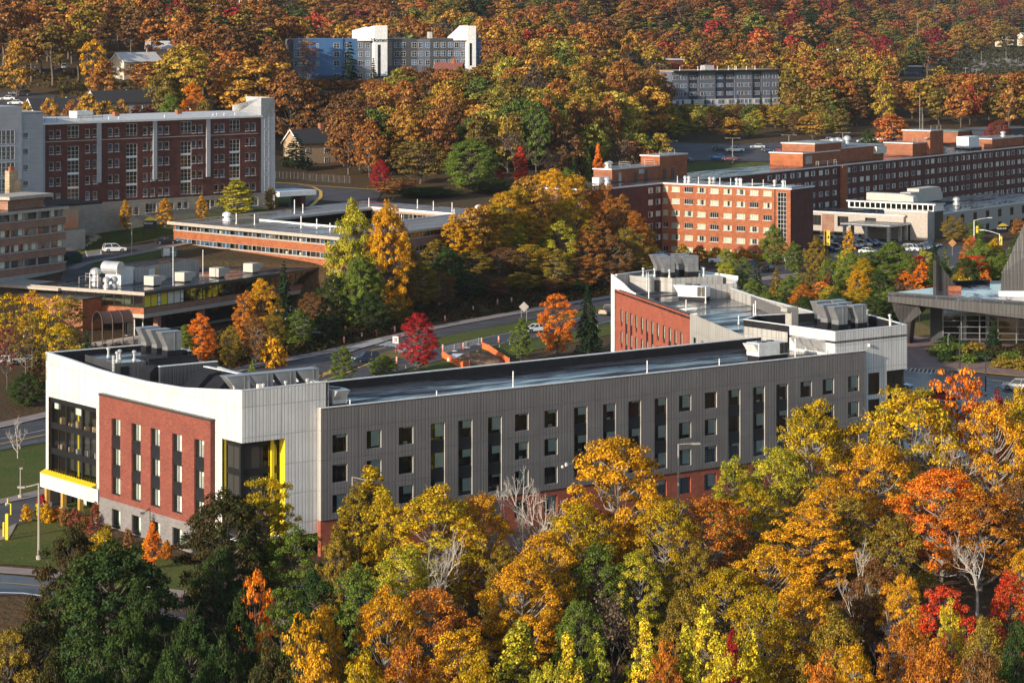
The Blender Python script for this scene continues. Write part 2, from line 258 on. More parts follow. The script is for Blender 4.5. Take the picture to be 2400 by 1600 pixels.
r=MB(); fk=[tuple(p) for p in fe]; ribbon(r,fk,offs(fk,.25),.24); struct('road_kerb',r,['kerb_stone'])
mk=MB(); strip(mk,offs(resample(Z0((0,1030),(110,1008),(616,884),(740,858)),40),0),.14,.125,0); strip(mk,offs(resample(Z0((0,1042),(110,1019),(616,893)),40),0),.3,.125,1)
for k in range(7): # crosswalk bars
    a=atz(868+k*10.5,809+k*.9,0); b=atz(868+k*10.5+29,809+k*.9-11.5+k*1.1,0); strip(mk,[a,b],.5,.135,0,3)
for p in ([(700,905),(760,878),(800,856),(868,823),(905,815)],[(700,912),(800,880),(868,851)],[(868,851),(905,836),(960,822)]): strip(mk,Z0(*p),.3,.13,1)
for k in range(7): strip(mk,[atz(716+k*13,900-k*5.2,0),atz(732+k*15,879-k*2.6,0)],.25,.13,1,3)
strip(mk,offs(low_e,-.5),.14,.13,0); struct('road_markings',mk,['paint_white','paint_yellow'])
r=MB(); ribbon(r,Z0((1010,803),(1037,790),(1120,774),(1240,752),(1351,731),(1440,712)),Z0((985,818),(1037,811),(1120,795),(1240,769),(1390,737),(1478,718)),.13); struct('median_lawn',r,['lawn_grass'])
r=MB(); ribbon(r,Z0((770,845),(830,828),(985,790)),Z0((800,868),(870,850),(1000,812)),.115); struct('median_asphalt',r,['asphalt'])
r=MB(); ribbon(r,Z0((850,846),(905,825),(960,812)),Z0((880,856),(945,842),(985,829)),.15); struct('dry_verge',r,['dry_grass'])
r=MB(); ribbon(r,Z0((795,825),(840,810),(890,795)),Z0((800,834),(850,818),(902,803)),.26); ribbon(r,Z0((925,818),(950,812),(975,818)),Z0((935,830),(960,828),(985,826)),.26); struct('crossing_island',r,['concrete'])
r=MB(); ribbon(r,[*offs(low_n,-.3)],[*offs(low_n,-9)],.09); struct('verge_lawn',r,['lawn_grass'])
r=MB(); ribbon(r,offs(Z0((-60,1070),(0,1057),(110,1037),(400,970)),-.3),[(-95,285),(-80,290),(-62,300),(-40,330)],.06); struct('west_lawn',r,['lawn_grass'])
# ground in front of the white block: entrance court, lawn, front road
r=MB(); ribbon(r,Z0((-140,1215),(0,1184),(90,1166),(160,1145)),Z0((-160,1262),(0,1236),(70,1226),(150,1196)),.11); struct('entrance_drive',r,['asphalt'])
r=MB(); ribbon(r,Z0((-140,1198),(0,1172),(100,1148),(175,1120)),Z0((-140,1212),(0,1183),(90,1165),(165,1147)),.16); ribbon(r,Z0((-100,1268),(-20,1252),(40,1228)),Z0((-100,1275),(-10,1272),(22,1262)),.16); struct('entrance_path',r,['pavement'])
r=MB(); ribbon(r,Z0((-100,1284),(0,1262),(60,1232),(180,1226),(300,1285),(460,1330)),Z0((-120,1334),(0,1322),(100,1330),(200,1345),(330,1370),(470,1392)),.09); struct('front_lawn',r,['lawn_grass'])
r=MB(); ribbon(r,Z0((-120,1338),(0,1330),(100,1338),(200,1352),(330,1376),(470,1388),(640,1370)),Z0((-120,1352),(0,1345),(100,1353),(200,1366),(330,1388),(470,1398),(640,1382)),.17); struct('front_pavement',r,['pavement'])
fr_a=Z0((-120,1354),(0,1347),(200,1368),(330,1390),(470,1400),(640,1384),(900,1318),(1200,1250),(1600,1190),(2000,1130)); fr_b=[(-78,267),(-50.5,262.5),(-39,260),(-30,260),(-22,262),(-10,266),(2,271),(22,282),(48,297),(80,318)]
fr_b=[(x,max(y,a[1]-9)) for (x,y),a in zip(fr_b,fr_a)]
r=MB(); ribbon(r,fr_a,fr_b,.13); struct('front_road',r,['asphalt_damp'])
mk=MB(); strip(mk,offs(fr_b,.6),.2,.16,0); m2=[((a[0]+b[0])/2,(a[1]+b[1])/2) for a,b in zip(fr_a,fr_b)]; strip(mk,m2,.15,.16,1); x0,y0=m2[4]; strip(mk,[(x0-2,y0+.9),(x0+2.6,y0+1.3)],.2,.165,0,3); mk.add([(x0-3,y0+.9,gz1(x0-3,y0+.9)+.17),(x0-1.7,y0+.2,gz1(x0,y0)+.17),(x0-1.7,y0+1.7,gz1(x0,y0)+.17)],[(0,1,2)],0); struct('front_road_markings',mk,['paint_white','paint_yellow'])
r=MB(); ribbon(r,[(-90,256),(-56,258),(-40,257),(-25,258)],[(-90,235),(-56,238),(-40,240),(-25,245)],.1); struct('lower_lawn',r,['dry_grass'])
# upper campus: street and lawns before the long dormitory
st_a=PX((140,607),(170,600),(300,575),(400,556),(480,541)); st_b=PX((150,632),(190,617),(320,592),(410,574),(490,556))
r=MB(); ribbon(r,st_a,st_b,.12); struct('upper_street',r,['asphalt'])
mk=MB(); strip(mk,offs(st_a,.1),.45,.2,1); c0,c1=np.array(G(200,590)),np.array(G(236,586)); e0,e1=np.array(G(205,604)),np.array(G(237,598))
for t in np.linspace(0,1,9): strip(mk,[tuple(c0+(e0-c0)*t),tuple(c1+(e1-c1)*t)],.22,.17,0,3)
strip(mk,[tuple(c0),tuple(e0)],.22,.17,0,3); strip(mk,[tuple(c1),tuple(e1)],.22,.17,0,3); struct('street_markings',mk,['paint_white','paint_yellow'])
r=MB(); ribbon(r,offs(st_b,-.15),offs(st_b,-2.6),.2); struct('upper_pavement',r,['pavement'])
r=MB(); ribbon(r,PX((180,522),(260,515),(380,505),(500,496),(640,487)),PX((180,598),(300,573),(400,553),(480,540),(600,520)),.1); struct('upper_lawn',r,['lawn_grass'])
r=MB(); ribbon(r,PX((186,622),(330,594),(412,577)),PX((200,660),(330,620),(412,590)),.1); struct('lower_green',r,['lawn_grass'])
r=MB(); ribbon(r,PX((150,634),(186,626),(210,622)),PX((140,662),(190,658),(230,650)),.13); struct('service_yard',r,['asphalt'])
lane_a=PX((640,428),(700,431),(760,437),(830,442),(900,446)); lane_b=PX((690,520),(712,488),(745,468),(800,476),(880,476))
r=MB(); ribbon(r,lane_a,lane_b,.12,nu=12); struct('curved_street',r,['asphalt'])
mk=MB(); strip(mk,PX((640,429),(700,432),(760,438),(830,443),(900,447)),.7,.2,0); strip(mk,PX((722,492),(738,478),(752,462),(752,450),(735,440),(700,434)),.8,.22,0); struct('yellow_kerb_lines',mk,['paint_yellow'])
r=MB(); ribbon(r,PX((640,440),(690,446),(735,452)),PX((640,485),(690,478),(735,462)),.13,nu=10); struct('street_island_lawn',r,['lawn_grass'])
# ---- right-hand side: street before the brick hall, lobby lot, lawns, plaza, parking lot
rs_a=[(14.1,549),(36,577),(62,603),(92,614),(130,640),(200,664)]; rs_b=[(28,536),(44,560),(66,584),(100,596),(140,624),(210,650)]
r=MB(); ribbon(r,rs_a,rs_b,.11); struct('hall_street',r,['asphalt'])
r=MB(); ribbon(r,[(38,612),(52,622),(66,630)],[(34,590),(50,600),(64,606)],.12); struct('hall_parking',r,['asphalt'])
r=MB(); ribbon(r,offs(rs_a[1:5],.2),offs(rs_a[1:5],3),.18); struct('hall_pavement',r,['pavement'])
r=MB(); ribbon(r,[(78,706),(90,698),(104,684),(126,664)],[(66,640),(84,628),(106,620),(130,636)],.115); struct('lobby_lot',r,['asphalt'])
mk=MB(); strip(mk,Z0((1903,562),(1925,556),(1985,560)),.8,.16,2); strip(mk,Z0((1985,560),(2060,568),(2140,585),(2155,590)),.8,.16,1); struct('lot_kerb_lines',mk,['paint_white','paint_yellow','paint_blue'])
r=MB(); ribbon(r,[(128,664),(150,690),(190,712)],[(130,641),(156,655),(200,672)],.1); struct('lobby_lawn',r,['lawn_grass'])
r=MB(); ribbon(r,[(44,520),(70,545),(100,560),(135,590)],[(30,470),(60,480),(100,520),(140,540)],.05); struct('hollow_lawn',r,['dry_grass'])
r=MB(); ribbon(r,Z0((2060,700),(2120,690),(2240,760)),Z0((2070,760),(2140,745),(2215,790)),.1); struct('plaza_lawn',r,['lawn_grass'])
r=MB(); ribbon(r,Z0((2050,760),(2150,790),(2260,800),(2500,820)),Z0((2050,880),(2120,868),(2260,872),(2520,892)),.12); struct('brick_plaza',r,['paver'])
lot_a=Z0((2040,872),(2120,870),(2260,875),(2400,886),(2600,902)); lot_b=Z0((1900,1075),(2040,1075),(2260,1070),(2500,1065),(2700,1050))
r=MB(); ribbon(r,lot_a,lot_b,.1); struct('parking_lot',r,['asphalt_damp'])
mk=MB(); strip(mk,Z0((2155,864),(2200,866),(2400,885),(2500,895)),.5,.2,1); strip(mk,Z0((2120,869),(2170,880),(2245,871)),.13,.14,0)
for k in range(12): strip(mk,[atz(2128+k*9.5,864+k*.5,0),atz(2122+k*9.8,870+min(k,6)*1.3-max(k-6,0)*1.5,0)],.16,.14,0,3)
for p in ([(2290,895),(2395,918)],[(2275,905),(2380,930)],[(2310,890),(2420,905)],[(2285,918),(2370,898)],[(2120,885),(2150,892)],[(2280,960),(2360,985)],[(2330,925),(2420,950)],[(2300,970),(2400,1000)]): strip(mk,Z0(*p),.14,.14,0,4)
for k in range(9): strip(mk,Z0((2306+k*9,899+k*1.5),(2330+k*7,894+k*2.4)),.1,.14,0,3)
struct('lot_markings',mk,['paint_white','paint_yellow'])
# upper right car park on the slope, far car park, hotel yard, yard at the upper left
up_a=[at(1500,868),at(1700,862),at(1900,868),at(2060,886),at(2140,905)]; up_b=[at(1500,822),at(1700,817),at(1880,815),at(2000,818),at(2160,822)]
r=MB(); ribbon(r,up_a,up_b,.14); struct('upper_car_park',r,['asphalt'])
r=MB(); ribbon(r,[at(1500,820),at(1700,815),at(1900,813)],[at(1500,772),at(1700,770),at(1880,770)],.1); struct('slope_lawn',r,['lawn_grass'])
r=MB(); ribbon(r,PX((2268,172),(2330,160),(2420,155)),PX((2280,140),(2330,138),(2430,136)),.2,zfix=None); struct('far_car_park',r,['pavement'])
r=MB(); ribbon(r,[at(640,962),at(760,960),at(900,958)],[at(640,938),at(760,936),at(880,940)],.15); struct('hotel_yard',r,['asphalt'])
r=MB(); ribbon(r,[at(-60,850),at(60,845),at(130,838)],[at(-60,812),at(60,808),at(130,805)],.15); struct('hill_car_park',r,['asphalt'])
r=MB(); ribbon(r,[at(-60,915),at(160,912),at(330,905)],[at(-60,902),at(160,899),at(330,893)],.15); struct('hill_road',r,['asphalt'])
# ---------------------------------------------------------------- building helpers
def facade(root,name,p0,p1,z0,z1,mat,ops=(),depth=.2,top=None,rev=None):
    """Outer wall from p0 to p1 (outside on the right hand); ops = openings (a0,a1,z0,z1); local x along, y inward."""
    L=math.hypot(p1[0]-p0[0],p1[1]-p0[1]); ang=math.atan2(p1[1]-p0[1],p1[0]-p0[0]); mb=MB()
    xa=sorted({0.,L,*[max(0,min(L,o[i])) for o in ops for i in (0,1)],*([p[0] for p in top] if top else [])}); za=sorted({z0,z1,*[max(z0,min(z1,o[i])) for o in ops for i in (2,3)]})
    ins=lambda x,z: any(o[0]<x<o[1] and o[2]<z<o[3] for o in ops)
    for j in range(len(za)-1):
        zm=(za[j]+za[j+1])/2; st=None
        for i in range(len(xa)-1):
            xm=(xa[i]+xa[i+1])/2; hole=ins(xm,zm)
            if not hole and st is None: st=xa[i]
            if st is not None and (hole or i==len(xa)-2):
                e=xa[i] if hole else xa[i+1]; mb.quad((st,0,za[j]),(e,0,za[j]),(e,0,za[j+1]),(st,0,za[j+1])); st=None
    if top:
        T=np.array(top); 
        for i in range(len(xa)-1):
            h0,h1=np.interp(xa[i],T[:,0],T[:,1]),np.interp(xa[i+1],T[:,0],T[:,1]); mb.quad((xa[i],0,z1),(xa[i+1],0,z1),(xa[i+1],0,h1),(xa[i],0,h0))
    for a0,a1,b0,b1 in ops:
        if depth<=0: break
        a0c,a1c,b0c,b1c=max(0,a0),min(L,a1),max(z0,b0),min(z1,b1)
        if a0>=0: mb.quad((a0,0,b0c),(a0,0,b1c),(a0,depth,b1c),(a0,depth,b0c),1)
        if a1<=L: mb.quad((a1,0,b1c),(a1,0,b0c),(a1,depth,b0c),(a1,depth,b1c),1)
        if b1<=z1: mb.quad((a0c,0,b1),(a1c,0,b1),(a1c,depth,b1),(a0c,depth,b1),1)
        if b0>=z0: mb.quad((a1c,0,b0),(a0c,0,b0),(a0c,depth,b0),(a1c,depth,b0),1)
    o=obj(name,mb,[mat,rev or mat],root,(p0[0],p0[1],0),ang); o['_L']=L
    return o
WM={}
def win_mesh(w,h,vs,hs,fw,fm,gm,sill,rm):
    k=(round(w,2),round(h,2),vs,hs,fw,fm,gm,sill,rm)
    if k not in WM:
        f=MB(); d=.09
        f.box(0,w,0,d,0,fw); f.box(0,w,0,d,h-fw,h); f.box(0,fw,0,d,fw,h-fw); f.box(w-fw,w,0,d,fw,h-fw)
        for q in vs: f.box(q*w-fw*.4,q*w+fw*.4,.012,d-.012,fw,h-fw)
        for q in hs: f.box(fw,w-fw,.006,d-.006,q*h-fw*.4,q*h+fw*.4)
        if sill: f.box(-.06,w+.06,-.3,.03,-.09,-.002)
        if gm is None: f.quad((fw*.5,d*.6,fw*.5),(w-fw*.5,d*.6,fw*.5),(w-fw*.5,d*.6,h-fw*.5),(fw*.5,d*.6,h-fw*.5),1); m=f.mesh('window',[fm,'dark_glass']); p=None
        else:
            f.box(.02,w-.02,rm,rm+.03,.02,h-.02,1); f.box(0.005,.02,d,rm+.03,.005,h-.005,1); f.box(w-.02,w-.005,d,rm+.03,.005,h-.005,1); f.box(.02,w-.02,d,rm,.005,.02,1); f.box(.02,w-.02,d,rm,h-.02,h-.005,1); m=f.mesh('window',[fm,'interior'])
            p=MB().quad((fw*.5,d*.55,fw*.5),(w-fw*.5,d*.55,fw*.5),(w-fw*.5,d*.55,h-fw*.5),(fw*.5,d*.55,h-fw*.5)).mesh('pane',[gm])
        WM[k]=(m,p)
    return WM[k]
BM={}
def win(root,wall,a,z,w,h,vs=(),hs=(),fw=.06,fm='black_frame',gm='glass',sill=False,blind=(),depth=.12,name='window',rm=.7,part=None):
    """A window set into WALL at distance a along it; blind = list of (x0,x1,z0,z1 fractions, material)."""
    m,p=win_mesh(w,h,vs,hs,fw,fm,gm,sill,rm); ang=wall.rotation_euler[2]; c,s=math.cos(ang),math.sin(ang); l=wall.location
    o=put(name,m,root,(l[0]+c*a-s*depth,l[1]+s*a+c*depth,z),ang)
    if p: put('pane',p,o)
    for b in blind:
        k=(round(w,2),round(h,2),b)
        if k not in BM: BM[k]=MB().box(b[0]*w+.03,b[1]*w-.03,.13,.16,b[2]*h+.03,b[3]*h-.03).mesh('blind',[b[4]])
        put('blind' if 'curtain' not in b[4] else 'curtain',BM[k],o)
    return o
def wins(root,wall,a,zs,w,h,**k): return [win(root,wall,a,z,w,h,**k) for z in zs]
def panel(root,wall,a0,a1,z0,z1,mat,depth=.1,name='louvre_panel',slats=0,t=.05):
    mb=MB(); mb.box(0,a1-a0,0,t,0,z1-z0)
    for i in range(slats): z=(z1-z0)*(i+.5)/slats; mb.box(.04,a1-a0-.04,-.05,.0,z-.04,z+.04)
    ang=wall.rotation_euler[2]; c,s=math.cos(ang),math.sin(ang); l=wall.location
    return obj(name,mb,mat,root,(l[0]+c*a0-s*depth,l[1]+s*a0+c*depth,z0),ang)
def roofslab(root,poly,z,mat,name='roof',t=.3):
    return obj(name,MB().prism(poly,z-t,z),mat,root)
def parapet(root,pts,z0,tops,thick=.35,mat='black_membrane',cap='trim_metal',name='parapet',side=1,closed=False,out=None):
    """Thick parapet behind a wall line; side=+1 puts the thickness to the left of travel."""
    mb=MB(); n=len(pts); tops=tops if hasattr(tops,'__len__') else [tops]*n; P=[Vector((*p,0)) for p in pts]; off=[]
    for i in range(n):
        d0=(P[i]-P[i-1]).normalized() if i>0 else (P[1]-P[0]).normalized(); d1=(P[i+1]-P[i]).normalized() if i<n-1 else d0
        nn=Vector((-(d0.y+d1.y),d0.x+d1.x,0)).normalized()*side; off.append(P[i]+nn*thick/max(.35,nn.dot(Vector((-d1.y,d1.x,0))*side)))
    P0=P; P=[p+(o_-p).normalized()*.012 for p,o_ in zip(P0,off)]
    for i in range(n-1):
        a,b,c,d=P[i],P[i+1],off[i+1],off[i]; q=lambda p,z:(p.x,p.y,z)
        mb.hexa([q(a,z0),q(b,z0),q(c,z0),q(d,z0)],[q(a,tops[i]),q(b,tops[i+1]),q(c,tops[i+1]),q(d,tops[i])],0)
        mb.hexa([q(a+(a-d)*.1,tops[i]),q(b+(b-c)*.1,tops[i+1]),q(c,tops[i+1]),q(d,tops[i])],[q(a+(a-d)*.1,tops[i]+.09),q(b+(b-c)*.1,tops[i+1]+.09),q(c,tops[i+1]+.09),q(d,tops[i]+.09)],1)
    return obj(name,mb,[mat,cap],root)
def hood(root,x,y,z,w=2.1,d=1.7,h=2.6,rz=0.,fl=1.3,curb=.7,mats=('steel','black_membrane')):
    mb=MB(); mb.box(-w/2-.03,w/2+.03,-d/2-.03,d/2+.03,0,curb,1); mb.box(-w/2,w/2,-d/2,d/2,curb+.002,curb+h)
    z1=curb+h; mb.hexa([(-w/2-.02,-d/2,z1-1.7),(-w/2,-d/2,z1-1.75),(-w/2,d/2,z1-1.75),(-w/2-.02,d/2,z1-1.7)],[(-w/2-fl,-d/2,z1-.02),(-w/2,-d/2,z1-.02),(-w/2,d/2,z1-.02),(-w/2-fl,d/2,z1-.02)])
    mb.box(-w/2-fl-.05,w/2+.05,-d/2-.05,d/2+.05,z1,z1+.06); mb.box(-.03,.03,-d/2-.05,-d/2-.002,curb,z1,0)
    return obj('exhaust_hood',mb,list(mats),root,(x,y,z),rz)
def pipe(root,x,y,z,h=1.3,r=.09,cap=True,mat='trim_metal'):
    mb=MB(); mb.lathe(0,0,[(r*1.7,0),(r*1.6,.25),(r,.27),(r,h)]+([(r*1.9,h+.02),(r*1.9,h+.2),(r*.7,h+.3)] if cap else []),8); return obj('vent_pipe',mb,mat,root,(x,y,z))
def fan(root,x,y,z,r=.5,h=.9,mat='galvanised'):
    mb=MB(); mb.lathe(0,0,[(r*1.15,0),(r*1.15,h*.3),(r*.75,h*.32),(r*.75,h*.55),(r*1.2,h*.6),(r*1.2,h*.85),(r*.8,h),(r*.3,h*1.08)],12); return obj('roof_fan',mb,mat,root,(x,y,z))
def hvac(root,x,y,z,rz=0.,L=4.,W=2.1,H=1.5,mats=('trim_metal','black_membrane','bronze_frame')):
    mb=MB(); mb.box(-L/2+.1,L/2-.1,-W/2+.1,W/2-.1,0,.6,1); mb.box(-L/2,L/2*.35,-W/2,W/2,.6,.6+H); mb.hexa([(L*.175,-W/2,.6),(L/2,-W/2,.6),(L/2,W/2,.6),(L*.175,W/2,.6)],[(L*.175,-W/2+.0,.6+H),(L/2,-W/2+.1,.6+H*.9),(L/2,W/2-.1,.6+H*.9),(L*.175,W/2,.6+H)])
    mb.hexa([(-L/2-.02,-W/2+.1,1.1),(-L/2,-W/2+.1,1.05),(-L/2,W/2-.1,1.05),(-L/2-.02,W/2-.1,1.1)],[(-L/2-.8,-W/2+.1,.55+H),(-L/2,-W/2+.1,.55+H),(-L/2,W/2-.1,.55+H),(-L/2-.8,W/2-.1,.55+H)])
    for k in (0,1): mb.hexa([(L*(.2+.15*k),-W/2-.04,.72),(L*(.33+.15*k),-W/2-.04,.72),(L*(.33+.15*k),-W/2-.01,.72),(L*(.2+.15*k),-W/2-.01,.72)],[(L*(.2+.15*k),-W/2-.04,.45+H),(L*(.33+.15*k),-W/2-.04,.45+H),(L*(.33+.15*k),-W/2-.01,.45+H),(L*(.2+.15*k),-W/2-.01,.45+H)],2)
    mb.lathe(-L*.2,0,[(.6,.6+H),(.6,.72+H),(.5,.74+H)],12,2); mb.lathe(L*.1,.1,[(.5,.6+H),(.5,.72+H)],12,2); return obj('air_handler',mb,list(mats),root,(x,y,z),rz)
def railing(root,pts,h=1.05,mat='cream_metal',name='roof_railing',r=.05,posts=True):
    mb=MB()
    for k in (1.,.55): mb.tube([(x,y,z+h*k) for x,y,z in pts],r*.8,4)
    for x,y,z in pts: mb.tube([(x,y,z),(x,y,z+h)],r,4)
    return obj(name,mb,mat,root)
def ladder(root,x,y,z0,z1,rz=0.,mat='trim_metal'):
    mb=MB(); mb.tube([(-.25,0,z0),(-.25,0,z1)],.04,4); mb.tube([(.25,0,z0),(.25,0,z1)],.04,4)
    z=z0+.2
    while z<z1: mb.tube([(-.25,0,z),(.25,0,z)],.03,4); z+=.42
    return obj('roof_ladder',mb,mat,root,(x,y,0),rz)
def lettering(root,txt,size,loc,rz,mat,name='lettering',depth=.03):
    c=bpy.data.curves.new(name,'FONT'); c.body=txt; c.size=size; c.extrude=depth; c.align_x='CENTER'; c.align_y='CENTER'; c.materials.append(MATS[mat]); t_=bpy.data.objects.new('tmp',c); COL.objects.link(t_); dg=bpy.context.evaluated_depsgraph_get(); me=bpy.data.meshes.new_from_object(t_.evaluated_get(dg)); bpy.data.objects.remove(t_); o=bpy.data.objects.new(name,me); COL.objects.link(o); o.parent=root; KIDS.setdefault(root.name,[]).append(o)
    o.location=loc; o.rotation_euler=(R(90),0,rz); return o
WR=random.Random(3)
# ================================================================= the new residence hall (grey wing, white blocks, rear wing)
EA=math.atan2(.603,.798)
E=thing('residence_hall','large modern hall of grey siding, white corner blocks and red brick panels nearest the camera','building',(-20.76,296.6,0),EA)
COLS=[1.49,5.99,10.3,14.63,18.45,22.6,26.45,30.7,35.1,39.4,43.25,47.3,51.1,55.2,59.0,63.05,66.9,70.95,74.75,79.1]
LOUV={3,4,5,8,9,10,11,14,15,16}; WW=1.95; ROWS=[11.12,7.86,4.6]; WH=1.95
ops=[]
for i,a in enumerate(COLS):
    if i in LOUV: ops.append((a,a+WW,ROWS[2],ROWS[0]+WH))
    else: ops+= [(a,a+WW,z,z+WH) for z in ROWS]
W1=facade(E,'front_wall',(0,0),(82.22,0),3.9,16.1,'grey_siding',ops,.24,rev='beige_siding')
W0=facade(E,'brick_base',(0,.06),(82.22,.06),-6,3.9,'rose_brick',[(a,a+WW,1.25,3.2) for a in COLS],.24)
for i,a in enumerate(COLS):
    for j,z in enumerate(ROWS):
        q=WR.random(); bl=[(0,.36,0,1,'black_panel')] if False else []
        f=WR.choice([0,.12,.2,.35,.5,.8,.8,.92]) if True else 0
        b=[(.36,1.,1-f,1.,'blind')] if f else []
        if WR.random()<.3 and f<.8: b.append((.38,.7,.02,.18,'curtain'))
        win(E,W1,a,z,WW,WH,(.34,),(),.07,blind=tuple(b),depth=.16)
        if i in LOUV and j<2: panel(E,W1,a,a+WW,ROWS[j+1]+WH,z,'black_panel',.15,slats=5)
    f=WR.choice([0,.3,.8,.9]); win(E,W0,a,1.25,WW,WH,(.34,),(),.07,blind=((.36,1.,1-f,1.,'blind'),) if f else (),depth=.16)
facade(E,'end_wall',(0,.72),(0,0),3.9,16.1,'beige_siding'); facade(E,'end_base',(0.06,.72),(0.06,.06),-3,3.9,'rose_brick'); facade(E,'end_wall',(82.22,0),(82.22,.72),-3,16.1,'grey_siding')  # left end_wall: sunlight on the end put in as a paler siding
obj('flashing',MB().box(-.06,82.28,-.09,.35,16.1,16.18),'trim_metal',E); obj('flashing',MB().box(-.04,82.26,-.07,0,3.86,3.93),'rust_metal',E)
roofslab(E,[(1.55,.35),(77.5,.35),(77.5,14.6),(1.55,14.6)],15.62,'wet_roof')
parapet(E,[(77.4,14.6),(1.5,14.6)],12,[16.75,16.5],.4,side=1,cap='trim_metal'); facade(E,'back_wall',(77.5,15.02),(1.5,15.02),-2,16.6,'grey_siding')
for x,y,h in [(4.4,.9,1.0),(16.3,1.2,.9),(28.6,3.2,1.9),(48.5,2.8,1.6),(58.6,1.2,1.2),(71.0,1.0,2.8),(2.6,2.9,3.0),(-.2,2,.9)]: pipe(E,x,y,15.62,h,.07,False,'white_paint')
for i in range(12): obj('roof_drain',MB().lathe(0,0,[(.2,0),(.2,.1),(.1,.22),(.02,.3)],8),'black_membrane',E,(4.8+i//2*14+(i%2)*2.2,1.1,15.62))
hvac(E,69.3,4.2,15.62,0,5.,2.3,1.6); hvac(E,3.2,2.6,15.62,R(90),3.,1.9,1.6,('galvanised','black_membrane','bronze_frame'))
obj('flood_lamp',MB().tube([(35,.02,6.6),(33.6,-.6,6.7)],.05).lathe(33.4,-.7,[(.1,6.5),(.22,6.6),(.2,6.9),(.05,7)],8).lathe(33.0,-.5,[(.1,6.3),(.2,6.4),(.18,6.65),(.05,6.7)],8),'galvanised',E)
# --- white block at the near corner
XM=-9.55; TOPM=[(0,18.25),(6,18.0),(12,17.62),(17,17.45),(24,17.4),(32,17.6),(39,18.2),(44.9,18.75)]
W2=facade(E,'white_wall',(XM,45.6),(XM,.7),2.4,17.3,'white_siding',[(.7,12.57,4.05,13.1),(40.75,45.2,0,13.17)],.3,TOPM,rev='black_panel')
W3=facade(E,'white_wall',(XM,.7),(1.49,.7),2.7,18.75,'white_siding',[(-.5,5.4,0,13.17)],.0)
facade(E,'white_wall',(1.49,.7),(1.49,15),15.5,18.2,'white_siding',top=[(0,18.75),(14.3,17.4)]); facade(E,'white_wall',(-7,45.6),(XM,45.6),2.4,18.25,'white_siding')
facade(E,'block_back_wall',(6.2,45.6),(XM,45.6),-1,17.9,'charcoal_wall'); facade(E,'block_back_wall',(1.49,15),(4.5,29),-2,17.2,'grey_siding'); facade(E,'block_back_wall',(4.5,29),(5.5,37),-2,17.4,'charcoal_wall'); facade(E,'block_back_wall',(5.5,37),(6.2,45.6),-2,18.2,'charcoal_wall')
parapet(E,[(XM,45.6-a) for a,_ in TOPM]+[(1.49,.7)],15,[z for _,z in TOPM]+[18.78],.4,side=1)
parapet(E,[(1.49,.7),(1.49,15),(4.5,29)],15.,[18.75,17.4,17.2],.4,side=1); parapet(E,[(5.5,37),(6.2,45.6),(XM,45.6)],15,[18.2,18.2,18.25],.4,side=1)
BLK=[(XM+.35,1.05),(1.1,1.05),(1.1,15),(4.1,29),(5.1,37),(5.8,45.2),(XM+.35,45.2)]
roofslab(E,BLK,15.75,'wet_roof_black')
# recessed glass corner
def curtain(root,p0,p1,z0,z1,nb,floors,name='curtain_wall',fm='black_frame',gm='glass',sp=.55,back=2.6,lights=True,sub=2):
    L=math.hypot(p1[0]-p0[0],p1[1]-p0[1]); ang=math.atan2(p1[1]-p0[1],p1[0]-p0[0]); f=MB()
    for i in range(nb+1): x=L*i/nb; wd=.16; f.box(max(0,x-wd),min(L,x+wd),-.08,.14,z0,z1)
    for i in range(nb):
        for k in range(1,sub): x=L*(i+k/sub)/nb; f.box(x-.05,x+.05,-.02,.1,z0+.05,z1-.05)
    for z in floors: f.box(.02,L-.02,-.06,.12,z-sp,z+sp*.45)
    o=obj(name,f,fm,root,(p0[0],p0[1],0),ang)
    obj('pane',MB().quad((0,.04,z0),(L,.04,z0),(L,.04,z1),(0,.04,z1)),gm,o)
    b=MB(); b.box(0,L,back,back+.1,z0,z1); zz=[z0]+[z for z in floors if z0<z<z1]+[z1]
    for z in floors: b.box(0,L,.16,back,z-.25,z-.05)
    b.box(0,.05,.16,back,z0,z1); b.box(L-.05,L,.16,back,z0,z1); obj('room',b,'interior',o)
    if lights:
        fmb=MB()
        for z in [q for q in floors if q<z1-2]:
            for k in range(int(L/2.2)):
                x=1+k*2.1+WR.uniform(-.4,.4)
                if x<L-1.2: fmb.box(x,x+WR.uniform(.4,1.1),.5,1.1,z+.0,z+WR.uniform(.4,.9),WR.choice([0,0,1]))
        if fmb.f: obj('furniture',fmb,['tan_wall','galvanised'],o)
    return o
FL=[13.0,9.9,6.65,3.5]
for p0,p1,L in [((XM+.6,4.85),(XM+.6,1.9),2.95),((XM+.6,1.9),(-4.15,1.9),4.2)]: curtain(E,p0,p1,2.4,13.3,1,FL,sp=.5)
obj('corner_post',MB().box(XM+.45,XM+.8,1.72,2.05,2.4,13.2),'black_frame',E)
obj('yellow_fin',MB().quad((-4.15,.72,2.6),(-4.15,1.95,2.6),(-4.15,1.95,13.17),(-4.15,.72,13.17)),'yellow_paint',E); obj('yellow_fin',MB().box(-5.3,-4.95,1.6,1.86,2.6,13.15),'yellow_paint',E); obj('yellow_fin',MB().quad((XM+.02,4.85,2.4),(XM+.65,4.85,2.4),(XM+.65,4.85,13.17),(XM+.02,4.85,13.17)),'yellow_paint',E)  # middle box added for the yellow jamb's reflection in the glass
obj('soffit',MB().box(XM+.01,-4.2,.71,4.85,13.17,13.3),'black_panel',E)
obj('undercroft_wall',MB().box(-6,-.05,3.2,3.5,-3,2.75).box(XM+2,-6,4.,4.3,-3,2.7),'dark_brick',E); obj('soffit',MB().box(XM,1.49,.72,6,2.55,2.7),'white_paint',E)
